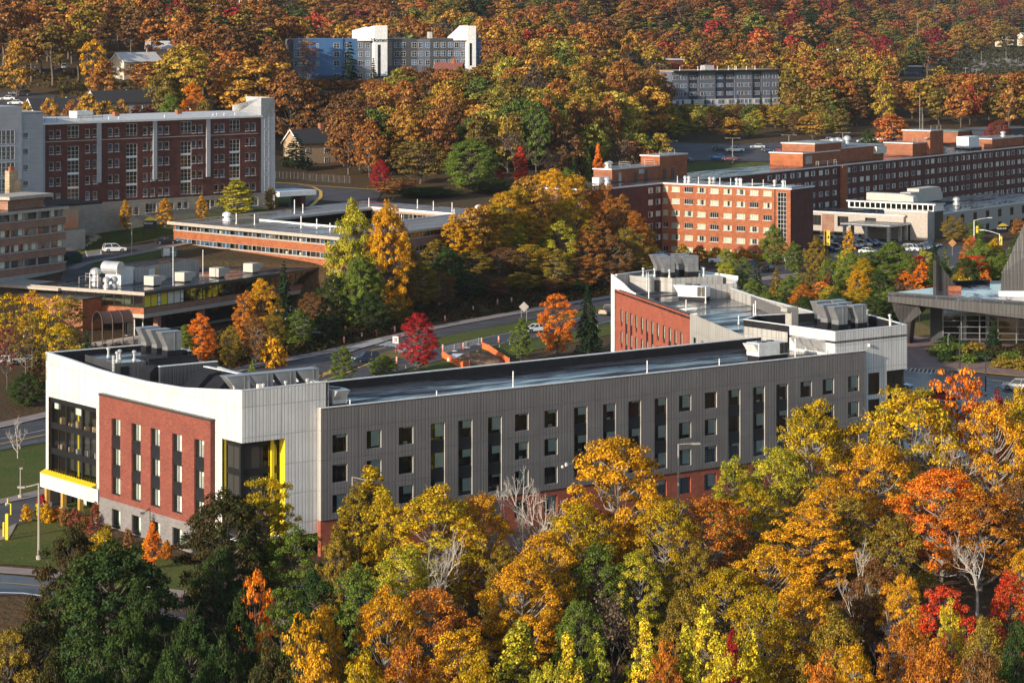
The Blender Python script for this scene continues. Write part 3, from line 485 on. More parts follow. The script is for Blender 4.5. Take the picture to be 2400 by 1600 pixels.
# brick panel with the tall window bays
PB0,PB1=45.6-14.35,45.6-39.35; XP=XM-.6
PW=[(45.6-28.3,2.05),(45.6-23.65,2.1),(45.6-19.3,2.1),(45.6-14.5,2.1),(45.6-9.7,2.1)]; PZ_=[10.55,7.2,3.9,.25]
ops=[(a-14.35,a-14.35+w_,3.9,12.6) for a,w_ in PW]
W4=facade(E,'brick_panel',(XP,PB0),(XP,PB1),3.2,14.9,'red_brick',ops,.3)
W5=facade(E,'block_base',(XP+.03,PB0),(XP+.03,PB1+.1),-4,3.2,'grey_block',[(a-14.35,a-14.35+w_,.2,2.25) for a,w_ in PW],.3)
facade(E,'brick_panel_return',(XP,PB1),(XM,PB1),3.2,14.9,'dark_brick'); facade(E,'block_base',(XP+.03,PB1+.1),(XM+2,PB1+.1),-4,3.2,'grey_block'); facade(E,'brick_panel_return',(XM,PB0),(XP,PB0),-1,14.9,'red_brick')
obj('panel_coping',MB().box(XP-.08,XM-.01,PB1-.06,PB0+.06,14.9,15.1),'bronze_frame',E)
for k,(a,w_) in enumerate(PW):
    for j,z in enumerate([10.6,7.2,3.9]):
        f=WR.choice([.95,.95,.95,.9,.3]); win(E,W4,a-14.35,z,w_,2.0,(.28,.52),(),.08,blind=((.52,1.,1-f,1.,'blind'),(.2,.28,0,1,'blind')),depth=.2)
        if j<2: panel(E,W4,a-14.35,a-14.35+w_,[7.2,3.9][j]+2.0,z,'black_panel',.18,slats=5)
    win(E,W5,a-14.35,.25,w_,1.95,(.28,.52),(),.08,blind=((.52,1.,.05,1.,'blind'),),depth=.2,sill=True)
# three-storey glass front, awning, porch
o=curtain(E,(XM+.35,45.6-.7),(XM+.35,45.6-12.5),4.05,13.1,3,[12.95,9.85,6.8],sp=.5); facade(E,'glass_return',(XM+3,45.3),(XM+.35,45.3),3.9,13.1,'black_panel')
obj('roller_blind',MB().box(XM+.55,XM+.58,44.6-1.6,44.6-.2,11.7,12.6).box(XM+.55,XM+.58,45.6-7.9,45.6-6.4,11.6,12.5),'blind',E); obj('yellow_column',MB().lathe(XM+1.3,45.6-5.9,[(.14,4.1),(.14,13)],8).lathe(XM+2,45.6-9.6,[(.12,4.1),(.12,8)],8),'yellow_paint',E)
aw=MB(); aw.hexa([(XM-.75,45.75,3.97),(XM-.75,33.0,3.97),(XM-.02,33.0,3.97),(XM-.02,45.75,3.97)],[(XM-.7,45.75,4.0),(XM-.7,33.0,4.0),(XM-.02,33.0,4.3),(XM-.02,45.75,4.3)])
for i in range(22): y=45.6-i*.6; aw.hexa([(XM-.76,y,3.98),(XM-.76,y-.12,3.98),(XM-.02,y-.12,4.3),(XM-.02,y,4.3)],[(XM-.76,y,4.07),(XM-.76,y-.12,4.07),(XM-.02,y-.12,4.42),(XM-.02,y,4.42)])
obj('awning',aw,'yellow_paint',E); facade(E,'awning_band',(XM-.7,45.75),(XM-.7,31.3),2.35,3.98,'white_siding'); facade(E,'awning_band',(XM,45.75),(XM-.7,45.75),2.35,3.98,'white_siding'); obj('soffit',MB().box(XM-.68,-4,31.3,45.7,2.3,2.42),'white_paint',E)
for y in (44.7,40.6,36.4,32.2): obj('porch_post',MB().box(XM-.5,XM,y-.25,y+.25,.55,2.32,0).box(XM-.65,XM+.15,y-.4,y+.4,-1.2,.55,1),['wood_post','concrete'],E)
W6=facade(E,'porch_wall',(-6,45.6),(-6,31.3),-1,2.4,'black_panel',[(1,13,-.6,2.2)],.1)
for a in (1.2,4.2,7.2,10.2): win(E,W6,a,-.6,2.4,2.75,(.5,),(),.1,blind=((.5,1,0,1,'blind'),),depth=.06,name='porch_door')
obj('porch_floor',MB().box(XM-.9,-6,31.3,46,-1.5,-.55),'concrete',E)
# roofscape of the near block: raised roof with three hoods, door wall, screens, four hoods
obj('roof_box',MB().prism([(-5.6,35.6),(-1.9,35),(-1.6,38.5),(5,38),(5.4,45),(-4.6,45),(-5.4,40)],15.75,17.75,0,1),['charcoal_wall','wet_roof_black'],E)
obj('roof_door',MB().box(-5.1,-4.1,35.28,35.44,15.8,17.3),'black_panel',E); ladder(E,-5.75,35.9,15.8,18.6,R(80))
for k in range(3): hood(E,3.4-.1*k,43.2-2.75*k,17.75,1.9,1.25,2.2,0,.85)
for x,y in [(-3.6,41),(-3.6,38.2),(-2.6,36.5),(4.9,39.2),(-4.6,37)]: pipe(E,x,y,17.75,.9,.14,True,'galvanised')
obj('roof_screen',MB().box(-3.7,4.,28.4,28.8,15.75,17.9,0).box(-3.75,4.05,28.35,28.85,17.9,18.0,1),['charcoal_wall','trim_metal'],E); obj('roof_screen',MB().box(-1.6,5,34.8,35.1,15.75,17.9,0).box(-1.6,5.,34.75,35.15,17.9,17.98,1),['black_panel','black_membrane'],E)
obj('roof_screen',MB().box(.4,.8,9,25.5,15.75,17.9,0).box(.35,.85,9,25.5,17.9,18.0,1),['black_membrane','trim_metal'],E)
for y in (17.2,21.4): obj('sloped_intake',MB().hexa([(-3.4,y,15.75),(.38,y,15.75),(.38,y+3.2,15.75),(-3.4,y+3.2,15.75)],[(-1.2,y+.2,17.6),(.38,y+.2,17.75),(.38,y+3,17.75),(-1.2,y+3,17.6)]),'black_membrane',E)
obj('roof_duct',MB().box(-3.6,-2.,31,33.4,15.75,16.9).hexa([(-3.6,31,16.9),(-2,31,16.9),(-2,33.4,16.9),(-3.6,33.4,16.9)],[(-3.0,31,17.5),(-2,31,17.6),(-2,33.4,17.6),(-3.0,33.4,17.5)]),'black_membrane',E)
for k in range(4): hood(E,-7.3+2.95*k,4.6,15.75,1.35,1.5,3.6,0,1.5,.5)
for x,y in [(-8.4,4.2),(-5.7,2.6),(-2.6,3),(.2,3)]: pipe(E,x,y,15.75,3.0,.12,True,'galvanised')
obj('white_cover',MB().box(-8.6,-5,6.2,9,15.75,17.2).box(-6.1,-5.6,3,3.4,15.75,18.9),'white_paint',E)
# --- far white block, rear wing
FB=[(77.6,.7),(90.3,.7),(94.5,11.5),(92,18),(82,20.4),(77.6,18)]
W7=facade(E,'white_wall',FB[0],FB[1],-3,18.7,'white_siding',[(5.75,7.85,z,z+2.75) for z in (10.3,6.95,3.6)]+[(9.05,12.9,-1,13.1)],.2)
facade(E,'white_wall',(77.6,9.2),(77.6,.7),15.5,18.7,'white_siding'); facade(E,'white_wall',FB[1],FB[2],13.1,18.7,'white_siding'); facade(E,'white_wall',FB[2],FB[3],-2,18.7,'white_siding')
for z in (10.3,6.95,3.6): win(E,W7,5.75,z,2.1,2.75,(),(),.08,depth=.14)
curtain(E,(86.75,1.1),(90.0,1.1),-1,13.1,1,[12.9,9.6,6.3,3],lights=False); curtain(E,(89.9,1.1),(93,10.5),-1,13.1,3,[12.9,9.6,6.3,3],lights=False); obj('soffit',MB().prism([(86.7,.75),(90.2,.75),(94.3,11.4),(91,11.4)],13.1,13.2),'black_panel',E)
parapet(E,[(77.6,18),(77.6,.7),(90.3,.7),(94.5,11.5),(92,18),(82,20.4),(77.6,18)],16.9,18.7,.35,side=1); roofslab(E,FB,17.55,'wet_roof')
for x,y in [(87.4,12.2),(86.9,9.6),(90.6,12.6),(90.2,9.4),(89.5,15.6),(92,15.2)]: hood(E,x,y,17.55,1.6,1.3,2.3,0,.8,.7)
for x,y in [(93.2,10.9),(93.5,11.6),(91.7,5.2),(88.1,1.5)]: pipe(E,x,y,17.55,1.8,.13,True,'galvanised')
for k in range(3): obj('wall_vent',MB().hexa([(77.58,6.2-k*1.9,16.0),(77.5,6.2-k*1.9,16.0),(77.5,7.7-k*1.9,16.0),(77.58,7.7-k*1.9,16.0)],[(77.58,6.2-k*1.9,17.6),(76.3,6.2-k*1.9,17.6),(76.3,7.7-k*1.9,17.6),(77.58,7.7-k*1.9,17.6)]),'galvanised',E)
facade(E,'beige_wall',(77.3,17.6),(77.3,9.2),15.3,17.9,'beige_siding'); obj('duct_stack',MB().box(83.4,84.6,15,16.2,17.5,19.6).box(82.6,84.6,15,16.2,19.6,20.1),'concrete',E)
obj('camera_housing',MB().lathe(83.4,.55,[(.05,16.4),(.16,16.5),(.16,16.75),(.05,16.85)],8),'white_paint',E)
F0,F1,F2=(106.5,79.9),(92.1,45.5),(77.4,15.1); LN=math.hypot(F0[0]-F1[0],F0[1]-F1[1])
RC=[2.9,5.5,8.1,10.7,13.6,16.3,18.9,21.6,24.6,27.4,30.1,32.9]; RL={1,2,5,6,9,10}
RW=facade(E,'rear_brick_wall',F0,F1,-2,15.9,'rose_brick',[(a,a+1.0,z-.55,z+2) for a in RC for z in (10.9,7.6,4.3)],.2)
W8=facade(E,'tower_wall',(F0[0]-.35,F0[1]+.2),(101.9,69.3),15.9,16.2,'white_paint',top=[(0,17.95),(5,17.3),(9,16.5),(11,16.3)]); facade(E,'tower_wall',(F0[0]+.35,F0[1]+1.45),(F0[0]-.05,F0[1]+.1),-2,17.95,'white_paint')
for i,a in enumerate(RC):
    for z in (10.9,7.6,4.3):
        win(E,RW,a,z,1.,2.,(.3,),(),.06,gm='glass',blind=((.0,1,.04,1,'blind'),),depth=.0)
        panel(E,RW,a,a+1.,z-.55 if i not in RL else z-1.3,z,'black_panel',.11 if i not in RL else -.02)
facade(E,'beige_wall',F1,(80.4,21),-2,16.1,'beige_siding',[(1.4,3.2,10.9,12.9),(5.6,7.4,10.9,12.9)],.2); BW=facade(E,'beige_wall',(80.4,21),F2,-2,17.5,'beige_siding')
for a in (1.4,5.6): win(E,bpy.data.objects['beige_wall.001'] if False else BW,0,0,.01,.01) if False else None
obj('coping',MB().hexa([(106.1,79.8,15.9),(91.8,45.5,15.9),(92.3,45.3,15.9),(106.7,79.6,15.9)],[(106.1,79.8,16.05),(91.8,45.5,16.05),(92.3,45.3,16.05),(106.7,79.6,16.05)]),'bronze_frame',E)
RB=[F0,F1,(80.8,21.6),(82,20.7),(92,18.4),(101,29.7),(113.6,60.8),(121,68.2),(122.6,83.6)]
roofslab(E,RB,15.5,'wet_roof'); parapet(E,[(92,18),(101.4,29.7),(108,48.3),(113.8,60.8),(121.4,68),(123,84),F0],14,[17,17,17,17,17.2,17.95,17.95],.4,side=1,mat='beige_siding')
facade(E,'rear_back_wall',(92,18),(113.8,60.8),-2,17,'grey_siding'); facade(E,'rear_back_wall',(123,84),F0,-2,17.8,'white_paint'); facade(E,'rear_back_wall',(121.4,68),(123,84),-2,17.8,'white_paint')
obj('roof_box',MB().prism([(109.6,81.5),(119.5,81.8),(120.5,70.5),(111.9,72.6),(111.3,74.8),(109.3,74.8)],15.5,17.7,0,1),['beige_siding','wet_roof_black'],E); obj('roof_door',MB().box(110.1,111,74.6,74.79,15.6,17.3),'black_panel',E); ladder(E,109.1,75.2,15.6,18.6,R(90))
obj('roof_screen',MB().hexa([(107.8,63.4,15.5),(114.8,60.9,15.5),(114.9,61.3,15.5),(107.9,63.8,15.5)],[(107.8,63.4,17.6),(114.8,60.9,17.6),(114.9,61.3,17.6),(107.9,63.8,17.6)]),'beige_siding',E)
for x,y in [(114.6,78.6),(113.4,75.4),(118.2,77.6),(117.2,74.2)]: hood(E,x,y,17.7,1.8,1.3,2.4,R(-15),.8,.6)
for x,y in [(110.6,78),(111.4,76.2),(118.2,72.4),(119,73.8),(112.2,73.6)]: pipe(E,x,y,17.7,1.,.13,True,'galvanised')
hvac(E,107.2,62,15.5,R(-60),4.4,2.2,1.7); 
for x,y,h in [(100,64,2.),(97,52,1.6),(106,58,2.4),(92,35,1.2),(97.5,38,2.2),(101.5,42,2.)]: pipe(E,x,y,15.5,h,.08,False,'white_paint')
parapet(E,[(77.6,16.9),(86,12)],15.5,17.5,.35,mat='beige_siding') if False else None
# ================================================================= long brick hall on the right
def frame(X,Y,tx,ty): return (X,Y,0),math.atan2(ty,tx)
def loc_of(root,x,y):
    a=root.rotation_euler[2]; dx,dy=x-root.location[0],y-root.location[1]; return (dx*math.cos(a)+dy*math.sin(a),-dx*math.sin(a)+dy*math.cos(a))
H=thing('brick_hall','long six-storey red brick hall with a sunlit wing and rooftop penthouses','building',*frame(36.45,664.7,.577,.817))
SR=[14.5-2.9*k for k in range(6)]; SC_=[2.75,6.45,10.03,13.66,17.34,21.02,24.66,28.37]
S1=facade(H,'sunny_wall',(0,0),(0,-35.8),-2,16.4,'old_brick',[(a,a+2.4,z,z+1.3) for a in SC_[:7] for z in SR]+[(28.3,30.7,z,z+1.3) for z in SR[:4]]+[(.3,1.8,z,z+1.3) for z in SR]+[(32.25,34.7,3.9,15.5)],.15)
def cwin(a,z,w,wall,k): # brick hall window with curtains
    q=WR.random(); b=()
    if q<.35: b=((0,1,0,1,'curtain'),)
    elif q<.75: e=WR.choice([.3,.38,.45]); b=((0,e,0,1,'curtain'),(1-e*.7,1,0,1,'curtain'))
    return win(H,wall,a,z,w,1.3,(.25,.5,.75) if w>2 else (.5,),(),.06,fm='white_frame',sill=True,blind=b,depth=.1,rm=.6)
for z in SR:
    for a in SC_[:7]: cwin(a,z,2.4,S1,0)
    if z>5: cwin(28.3,z,2.4,S1,0)
    cwin(.3,z,1.5,S1,0)
win(H,S1,32.25,3.9,2.45,11.6,(.333,.667),(.09,.18,.27,.36,.45,.54,.63,.72,.81,.9),.09,fm='white_frame',blind=(),depth=.1,name='stair_window',rm=1.5)
obj('downspout',MB().tube([(-.1,-31.6,0),(-.1,-31.6,16.3)],.1,6),'black_frame',H)
facade(H,'end_wall',(0,-35.8),(11,-35.8),1.5,16.4,'dark_brick'); facade(H,'plinth',(-.05,-35.85),(11.05,-35.85),-3,1.5,'concrete'); facade(H,'plinth',(-.05,-30),(-.05,-35.85),-3,.8,'concrete'); facade(H,'back_wall',(11,-35.8),(11,0),-2,16.4,'dark_brick')  # dark_brick here carries the shade of walls turned from the sun
def capped(root,poly,z,mat='wet_roof_pale',ov=.35,name='roof'):
    c=np.mean(poly,0); P=[tuple(np.array(p)+(np.array(p)-c)/np.linalg.norm(np.array(p)-c)*ov) for p in poly]; mb=MB(); mb.prism(P,z-.35,z,1,0); return obj(name,mb,[mat,'trim_metal'],root)
capped(H,[(0,.0),(0,-35.8),(11,-35.8),(11,0)],16.62,'wet_roof')
# long wing
W0x,W1x=-31.,214.; PER=7.73
LW=facade(H,'long_wall',(W0x,0),(W1x,0),-2,16.3,'dark_brick')  # shade on this face put in as a darker brick
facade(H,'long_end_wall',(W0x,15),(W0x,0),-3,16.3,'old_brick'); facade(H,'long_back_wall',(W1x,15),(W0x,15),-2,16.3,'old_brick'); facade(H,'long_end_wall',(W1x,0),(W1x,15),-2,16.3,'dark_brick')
obj('brick_pilaster',MB().box(90.7,93.6,-.8,0,-1,16.32),'old_brick',H)
capped(H,[(W0x,-.3),(W1x,-.3),(W1x,15),(W0x,15)],16.66,'wet_roof')
LR=[14.25-2.88*k for k in range(5)]; n=0; rest=MB()
cand=[]
for k in range(-13,16):
    for e in (0,3.45):
        x=94.35+PER*k+e+(1.0 if k>=6 else 0)
        if x<-28 or x>211 or 0<x<11.5 or 89.9<x<94: continue
        for z in LR: cand.append((x,z))
vis=lambda x,z: x>93 or (x>54 and z>5) or x<0
big=sorted([c for c in cand if vis(*c) and c[1]>4.5 and c[0]<160],key=lambda c:(c[0] if c[0]>0 else 300))[:96]
bs=set(big)
WBAND=win_mesh(2.0,1.3,(.5,),(),.07,'white_frame',None,True,.5)[0]
FARM={}
def farwin(key,w,h,vs,hs,fm,mats,curt):
    if key not in FARM:
        f=MB(); fw=.09; f.box(0,w,-.03,.06,0,fw,0); f.box(0,w,-.03,.06,h-fw,h,0); f.box(0,fw,-.03,.06,fw,h-fw,0); f.box(w-fw,w,-.03,.06,fw,h-fw,0)
        for q in vs: f.box(q*w-.04,q*w+.04,-.02,.05,fw,h-fw,0)
        for q in hs: f.box(fw,w-fw,-.01,.05,q*h-.04,q*h+.04,0)
        f.quad((0,.0,0),(w,.0,0),(w,.0,h),(0,.0,h),1); x=[0]
        for a,b in curt: f.quad((a*w,-.005,.05),(b*w,-.005,.05),(b*w,-.005,h-.05),(a*w,-.005,h-.05),2)
        if 'sill' in key: f.box(-.08,w+.08,-.12,.05,-.12,-.002,0)
        FARM[key]=f.mesh('window',[fm]+list(mats))
    return FARM[key]
VAR=[(),((0,.3),),((0,.3),(.75,1)),((.6,1),),((0,1),)]
for i,(x,z) in enumerate(cand):
    c=VAR[WR.choice([0,1,2,2,3,3,4])]; m=farwin(('hall sill',str(c)),2.0,1.35,(.5,),(),'white_frame',('dark_glass','curtain'),c)
    if (x,z) in bs: put('window',m,H,(x,-.04,z))
    elif z>-.5 and (x>50 or x<0):
        for f_,mi in zip(m.polygons,[p.material_index for p in m.polygons]): rest.add([(v[0]+x,v[1]-.04,v[2]+z) for v in [m.vertices[k].co for k in f_.vertices]],[tuple(range(len(f_.vertices)))],mi)
o=obj('far_windows',rest,['white_frame','dark_glass','curtain'],H); o['kind']='stuff'
def penthouse(root,poly,z0,z1,mat='old_brick',name='penthouse'):
    n=len(poly); ar=sum(poly[i][0]*poly[(i+1)%n][1]-poly[(i+1)%n][0]*poly[i][1] for i in range(n)); poly=poly if ar>0 else poly[::-1]
    mb=MB().prism(poly,z0,z1); o=obj(name,mb,mat,root); c=np.mean(poly,0); P=[tuple(np.array(p)+(np.array(p)-c)/np.linalg.norm(np.array(p)-c)*.4) for p in poly]
    obj('flat_roof',MB().prism(P,z1+.002,z1+.3,1,0),['wet_roof_pale','trim_metal'],o); return o
rect=lambda x0,x1,y0,y1:[(x0,y0),(x1,y0),(x1,y1),(x0,y1)]
p=penthouse(H,rect(-8,13.5,9.2,14.6),16.65,19.7); obj('door',MB().box(2,3.4,9.12,9.2,16.7,18.7).box(6.5,8,9.12,9.2,16.7,18.9),'rust_metal',p); obj('louvre',MB().box(-5.2,-4,9.1,9.2,16.8,18.9).box(3.9,6.4,9.1,9.2,18.2,19.3),'steel',p)
p=penthouse(H,rect(13.6,26.5,9.1,14.7),16.65,22.); obj('door',MB().box(15,16.5,9.02,9.1,16.7,18.9).box(19,20.4,9.02,9.1,16.7,18.9),'rust_metal',p)
p=penthouse(H,rect(77.6,98,4.2,14.3),16.65,19.9); obj('louvre',MB().box(79,82.5,4.1,4.2,17.2,19.2),'steel',p)
p=penthouse(H,rect(84,99,4.1,14.2),19.95,22.2); penthouse(H,rect(98.1,124,4.3,14.4),16.65,20.4)
obj('roof_unit',MB().box(118,124,3.2,4.25,18.2,20.2),'galvanised',H)
penthouse(H,rect(140.5,155,3.5,12.5),16.65,20.0); penthouse(H,rect(149,157.5,2.2,11),16.7,23.3); penthouse(H,rect(192,214,3,12),16.7,19.2)
for x,y,r,h in [(101,7,.8,1.8),(103,9,.9,2.2),(104.5,7,.8,2.),(107,9.5,1.,2.2),(109.5,8,.9,2.6)]: fan(H,x,y,20.7,r,h)
for k,(x,y,z) in enumerate([(-6.5,11.5,20),(-4,12.5,20),(-12,8,16.7),(-10.5,9,16.7),(162,4,16.7),(206,6,19.5)]): fan(H,x,y,z,.7,1.5)
for pts in ([(-7.6,9.8,20),(-3,9.8,20),(1,9.8,20),(1,13,20)],[(8,10,20),(12.5,10,20),(12.5,13,20)],[(15,10,22.3),(19,10,22.3),(22,10,22.3)],[(80,1.5,16.7),(80,.7,16.7),(85,.7,16.7),(90,.7,16.7),(90,1.5,16.7)],[(141,3.8,20.3),(144,3.8,20.3),(149,3.8,20.3)],[(150,2.5,23.6),(154,2.5,23.6),(156.5,2.5,23.6)],[(162,1.5,16.7),(168,1.5,16.7),(174,1.5,16.7),(182,1.5,16.7)]): railing(H,pts,1.2)
obj('roof_unit',MB().box(176,183,3,7,17.4,20.6,0).box(175.5,184,2.6,7.4,16.66,17.39,1),['white_paint','black_membrane'],H); obj('roof_unit',MB().box(-14,-11,9,11,16.7,18.2),'galvanised',H)
for k in range(11): pipe(H,1.6,-3.5-3.*k,16.65,1.6,.1,False,'trim_metal')
for y in (-4.5,-5.6,-11.5,-12.6,-19,-20,-29.5,-31.8): fan(H,3.6,y,16.65,.42,1.5)
obj('antenna_mast',MB().tube([(150,6,23),(150,6,34)],.09).tube([(153.5,7,23),(153.5,7,30)],.07).tube([(152,6,23),(152,6,28)],.05).tube([(146,7,29),(161,7,29)],.06).tube([(150,7,26),(158,7,26)],.04),'pole_grey',H); obj('dish_antenna',MB().lathe(148.3,3,[(.1,21),(.7,21.3),(.72,21.5)],10),'galvanised',H)
# ================================================================= beige lobby in front of it
L=thing('lobby_building','low beige lobby building with clerestory strip and flat entrance canopy','building',*frame(36.45,664.7,.577,.817))
LX=61.5
l1=facade(L,'front_wall',(LX,6),(LX,-34),-1,6.0,'cream_concrete',[(a,a+3.2,2.6,5.2) for a in (5,13,21,29)]+[(a,a+3,.2,1.2) for a in (5,13,20)],.15)
for a in (5,13,21,29): win(L,l1,a,2.6,3.2,2.6,(.33,.67),(.45,),.08,fm='bronze_frame',depth=.1)
for a in (5,13,20): win(L,l1,a,.2,3.,1.,(.5,),(),.08,fm='bronze_frame',depth=.1)
obj('wall_panel',MB().box(LX-.12,LX,-14,-10.5,-.5,5.6),'tan_brick',L)
facade(L,'side_wall',(LX,-34),(LX+12,-34),-1,6.0,'cream_concrete'); capped(L,[(LX,6),(LX,-34),(LX+12,-34),(LX+12,6)],6.3,'wet_roof',.4)
l2=facade(L,'east_wall',(72.3,-38.9),(150,-38.9),-1,6.0,'concrete',[(a,a+2.3,3.2,5.3) for a in (4,12,19.5,27,34.5,42,49.5,57)]+[(a,a+2.3,.2,1.9) for a in (19.5,27,34.5,42,49.5,57)],.15); facade(L,'east_end_wall',(72.3,-26),(72.3,-38.9),-1,6.0,'beige_siding')  # east_wall: its shade put in as a duller material than the lit front
for a in (4,12,19.5,27,34.5,42,49.5,57): win(L,l2,a,3.2,2.3,2.1,(.5,),(.4,),.08,fm='bronze_frame',depth=.1); 
for a in (19.5,27,34.5,42,49.5,57): win(L,l2,a,.2,2.3,1.7,(.5,),(.4,),.08,fm='bronze_frame',depth=.1)
capped(L,[(72.3,-38.9),(150,-38.9),(150,-14),(72.3,-14)],6.32,'wet_roof',.4)
facade(L,'hall_wall',(62.6,-28),(62.6,-40.2),-1,7.3,'cream_concrete'); facade(L,'hall_wall',(62.6,-40.2),(66.5,-40.2),-1,7.3,'beige_siding'); l3=facade(L,'hall_glazing',(66.5,-39.8),(72.3,-39.8),-1,7.3,'bronze_frame'); win(L,l3,2.4,0,2.4,6.8,(.5,),(.25,.5,.75),.08,fm='bronze_frame',depth=-.02,rm=.4)
capped(L,[(62.6,-28),(62.6,-40.2),(72.3,-40.2),(72.3,-28)],7.5,'wet_roof',.2)
c=thing('x','','') if False else None
cl=facade(L,'clerestory_wall',(64.5,-16.5),(64.5,-41),7.3,9.0,'white_paint',[(.5+1.5*k,1.75+1.5*k,7.55,8.85) for k in range(16)],.1); facade(L,'clerestory_wall',(64.5,-41),(70,-41),7.3,9.0,'white_paint'); facade(L,'clerestory_wall',(70,-16.5),(64.5,-16.5),7.3,9,'white_paint')
obj('clerestory_glass',MB().box(64.62,64.7,-40.8,-16.7,7.4,8.95),'glass_green',L); obj('clerestory_back',MB().box(66,66.1,-40.8,-16.7,7.4,8.95),'tan_wall',L)
capped(L,[(64.5,-16.5),(64.5,-41),(70,-41),(70,-16.5)],9.25,'wet_roof',.5)
CPY=[(53.5,-21.5),(50.,-35.5),(67.5,-35.5),(67.5,-21.5)]
o=obj('canopy',MB().prism([(51,-21.5),(51,-35.5),(67.,-35.5),(67.,-21.5)],3.9,4.4,1,0),['wet_roof_pale','trim_metal'],L)
for x,y in [(51.8,-22.3),(51.8,-28.5),(51.8,-34.8),(58,-34.8),(61,-35),(56,-22.3)]: obj('pillar',MB().box(x-.35,x+.35,y-.35,y+.35,-.5,3.9),'concrete',o)
g=facade(L,'lobby_glazing',(62.4,-22),(62.4,-35.4),-.2,3.9,'bronze_frame'); 
for k in range(5): win(L,g,.3+2.6*k,0,2.4,3.7,(.5,),(.35,.7),.07,fm='bronze_frame',depth=-.05,rm=.3)
obj('roof_unit',MB().box(67,70,-31.5,-20.5,9.3,11.2,0).hexa([(67.01,-34,9.3),(70,-34,9.3),(70,-31.5,9.3),(67.01,-31.5,9.3)],[(67.6,-33.6,10.6),(69.4,-33.6,10.6),(70,-31.5,11.1),(67.01,-31.5,11.1)]),'cream_metal',L)
obj('roof_unit',MB().box(83,88,-25,-22,7.4,10.4,0).box(90,102,-24,-20.5,7.4,11,0).hexa([(102,-24,7.4),(105,-23.5,7.4),(105,-21,7.4),(102,-20.5,7.4)],[(102,-24,11),(105,-23.5,9),(105,-21,9),(102,-20.5,11)]).box(82,106,-26,-20,6.4,6.9,1),['cream_metal','black_membrane'],L)
for x,y in [(78,-22),(80,-26),(100,-30),(74,-19)]: fan(L,x,y,6.4,.8,2.)
# ================================================================= long dormitory of dark brick, grey towers
D=thing('brick_dormitory','long dark brick dormitory with pale pilasters, limestone base and grey end towers','building',*frame(-97.3,568,.73,.683))
SH=[31.95,28.65,25.35,22.05,18.75]; bays=[(0,13.8),(13.8,28.2),(28.2,42.3),(42.3,56.4)]
PAIRX=[(1.3,3.0),(10.3,12.2),(16.1,17.8),(25.1,27.0),(30.1,31.9) if False else (29.1,30.8),(38.0,39.7),(44.0,45.7),(52.6,54.3)]; BIGX=[5.75,20.6,34.9,48.1]
ops=[]
for a,b in PAIRX:
    for z in SH: ops+= [(a-.1,a+1.05,z,z+1.75),(b-.1,b+1.05,z,z+1.75)]
for a in BIGX: ops+= [(a,a+2.9,31.95,34.5),(a,a+2.9,18.7,30.2)]
dw=facade(D,'brick_wall',(0,0),(56.4,0),17.95,35.0,'dark_brick',ops,.15); 
lops=[(x-.1,x+1.05,15.7 if x>20 else 15.0,17.2 if x>20 else 16.7) for pr in PAIRX[2:] for x in pr]+[(a-.0,a+2.9,15.3,17.3) for a in BIGX[1:]]
lw_=facade(D,'limestone_base',(5,-.1),(61,-.1),8,17.95,'limestone',lops,.2)
obj('string_course',MB().box(0,56.4,-.12,0,31.25,31.4).box(0,60,-.15,0,17.9,18.1),'cream_concrete',D)
for a,b in PAIRX:
    for z in SH:
        for x in (a,b):
            f=WR.choice([0,0,.3,.5,1]); win(D,dw,x-.1,z,1.15,1.75,(),(.3,),.08,fm='white_frame',sill=True,blind=((0,1,1-f,1,'blue_curtain'),) if f else (),depth=.08,rm=.5)
for a in BIGX:
    win(D,dw,a,31.95,2.9,2.55,(.333,.667),(.2,.6),.08,fm='white_frame',depth=.08,name='bay_window',rm=1.5)
    for k in range(4): z=18.75+2.95*k; win(D,dw,a,z,2.9,2.6 ,(.333,.667),(.28,.62),.08,fm='white_frame',depth=.08,name='bay_window',rm=1.5); panel(D,dw,a,a+2.9,z+2.6,z+2.95,'white_paint',.08,'spandrel')
for x0,x1,z0,z1 in lops: win(D,lw_,x0,z0,x1-x0,z1-z0,(.333,.667) if x1-x0>2 else (),(.3,),.08,fm='white_frame',sill=True,depth=.1,rm=.6)
for x in (13.6,28.0,42.2): obj('pilaster',MB().box(x-.5,x+.5,-.3,0,22.3,35.3),'grey_lap',D)
obj('pilaster',MB().box(-1.1,.0,-.35,0,20.3,35.2),'grey_lap',D)
obj('roof',MB().box(-2,57,-.6,15,34.9,35.3,1).hexa([(-2,-.6,35.3),(57,-.6,35.3),(57,15,35.3),(-2,15,35.3)],[(-2,2,36.),(57,2,36.),(57,13,36.),(-2,13,36.)],0),['pale_roof','trim_metal'],D)
for x in (20.5,37): obj('brick_vent',MB().box(x,x+1.2,4,5,35.8,36.9),'old_brick',D)
for x in (16.5,19,31,44,45,47,50): pipe(D,x,.5,35.4,.7,.08,False,'white_paint')
railing(D,[(0,-.2,35.5),(3,-.2,35.5),(6,-.2,35.5),(9,-.2,35.5),(12,-.2,35.5),(14.5,-.2,35.5)],1.1,'bronze_frame'); obj('roof_unit',MB().box(9.5,13.5,2,5,35.9,37.4),'trim_metal',D)
facade(D,'back_wall',(60.3,15),(-12,15),8,35,'grey_lap')
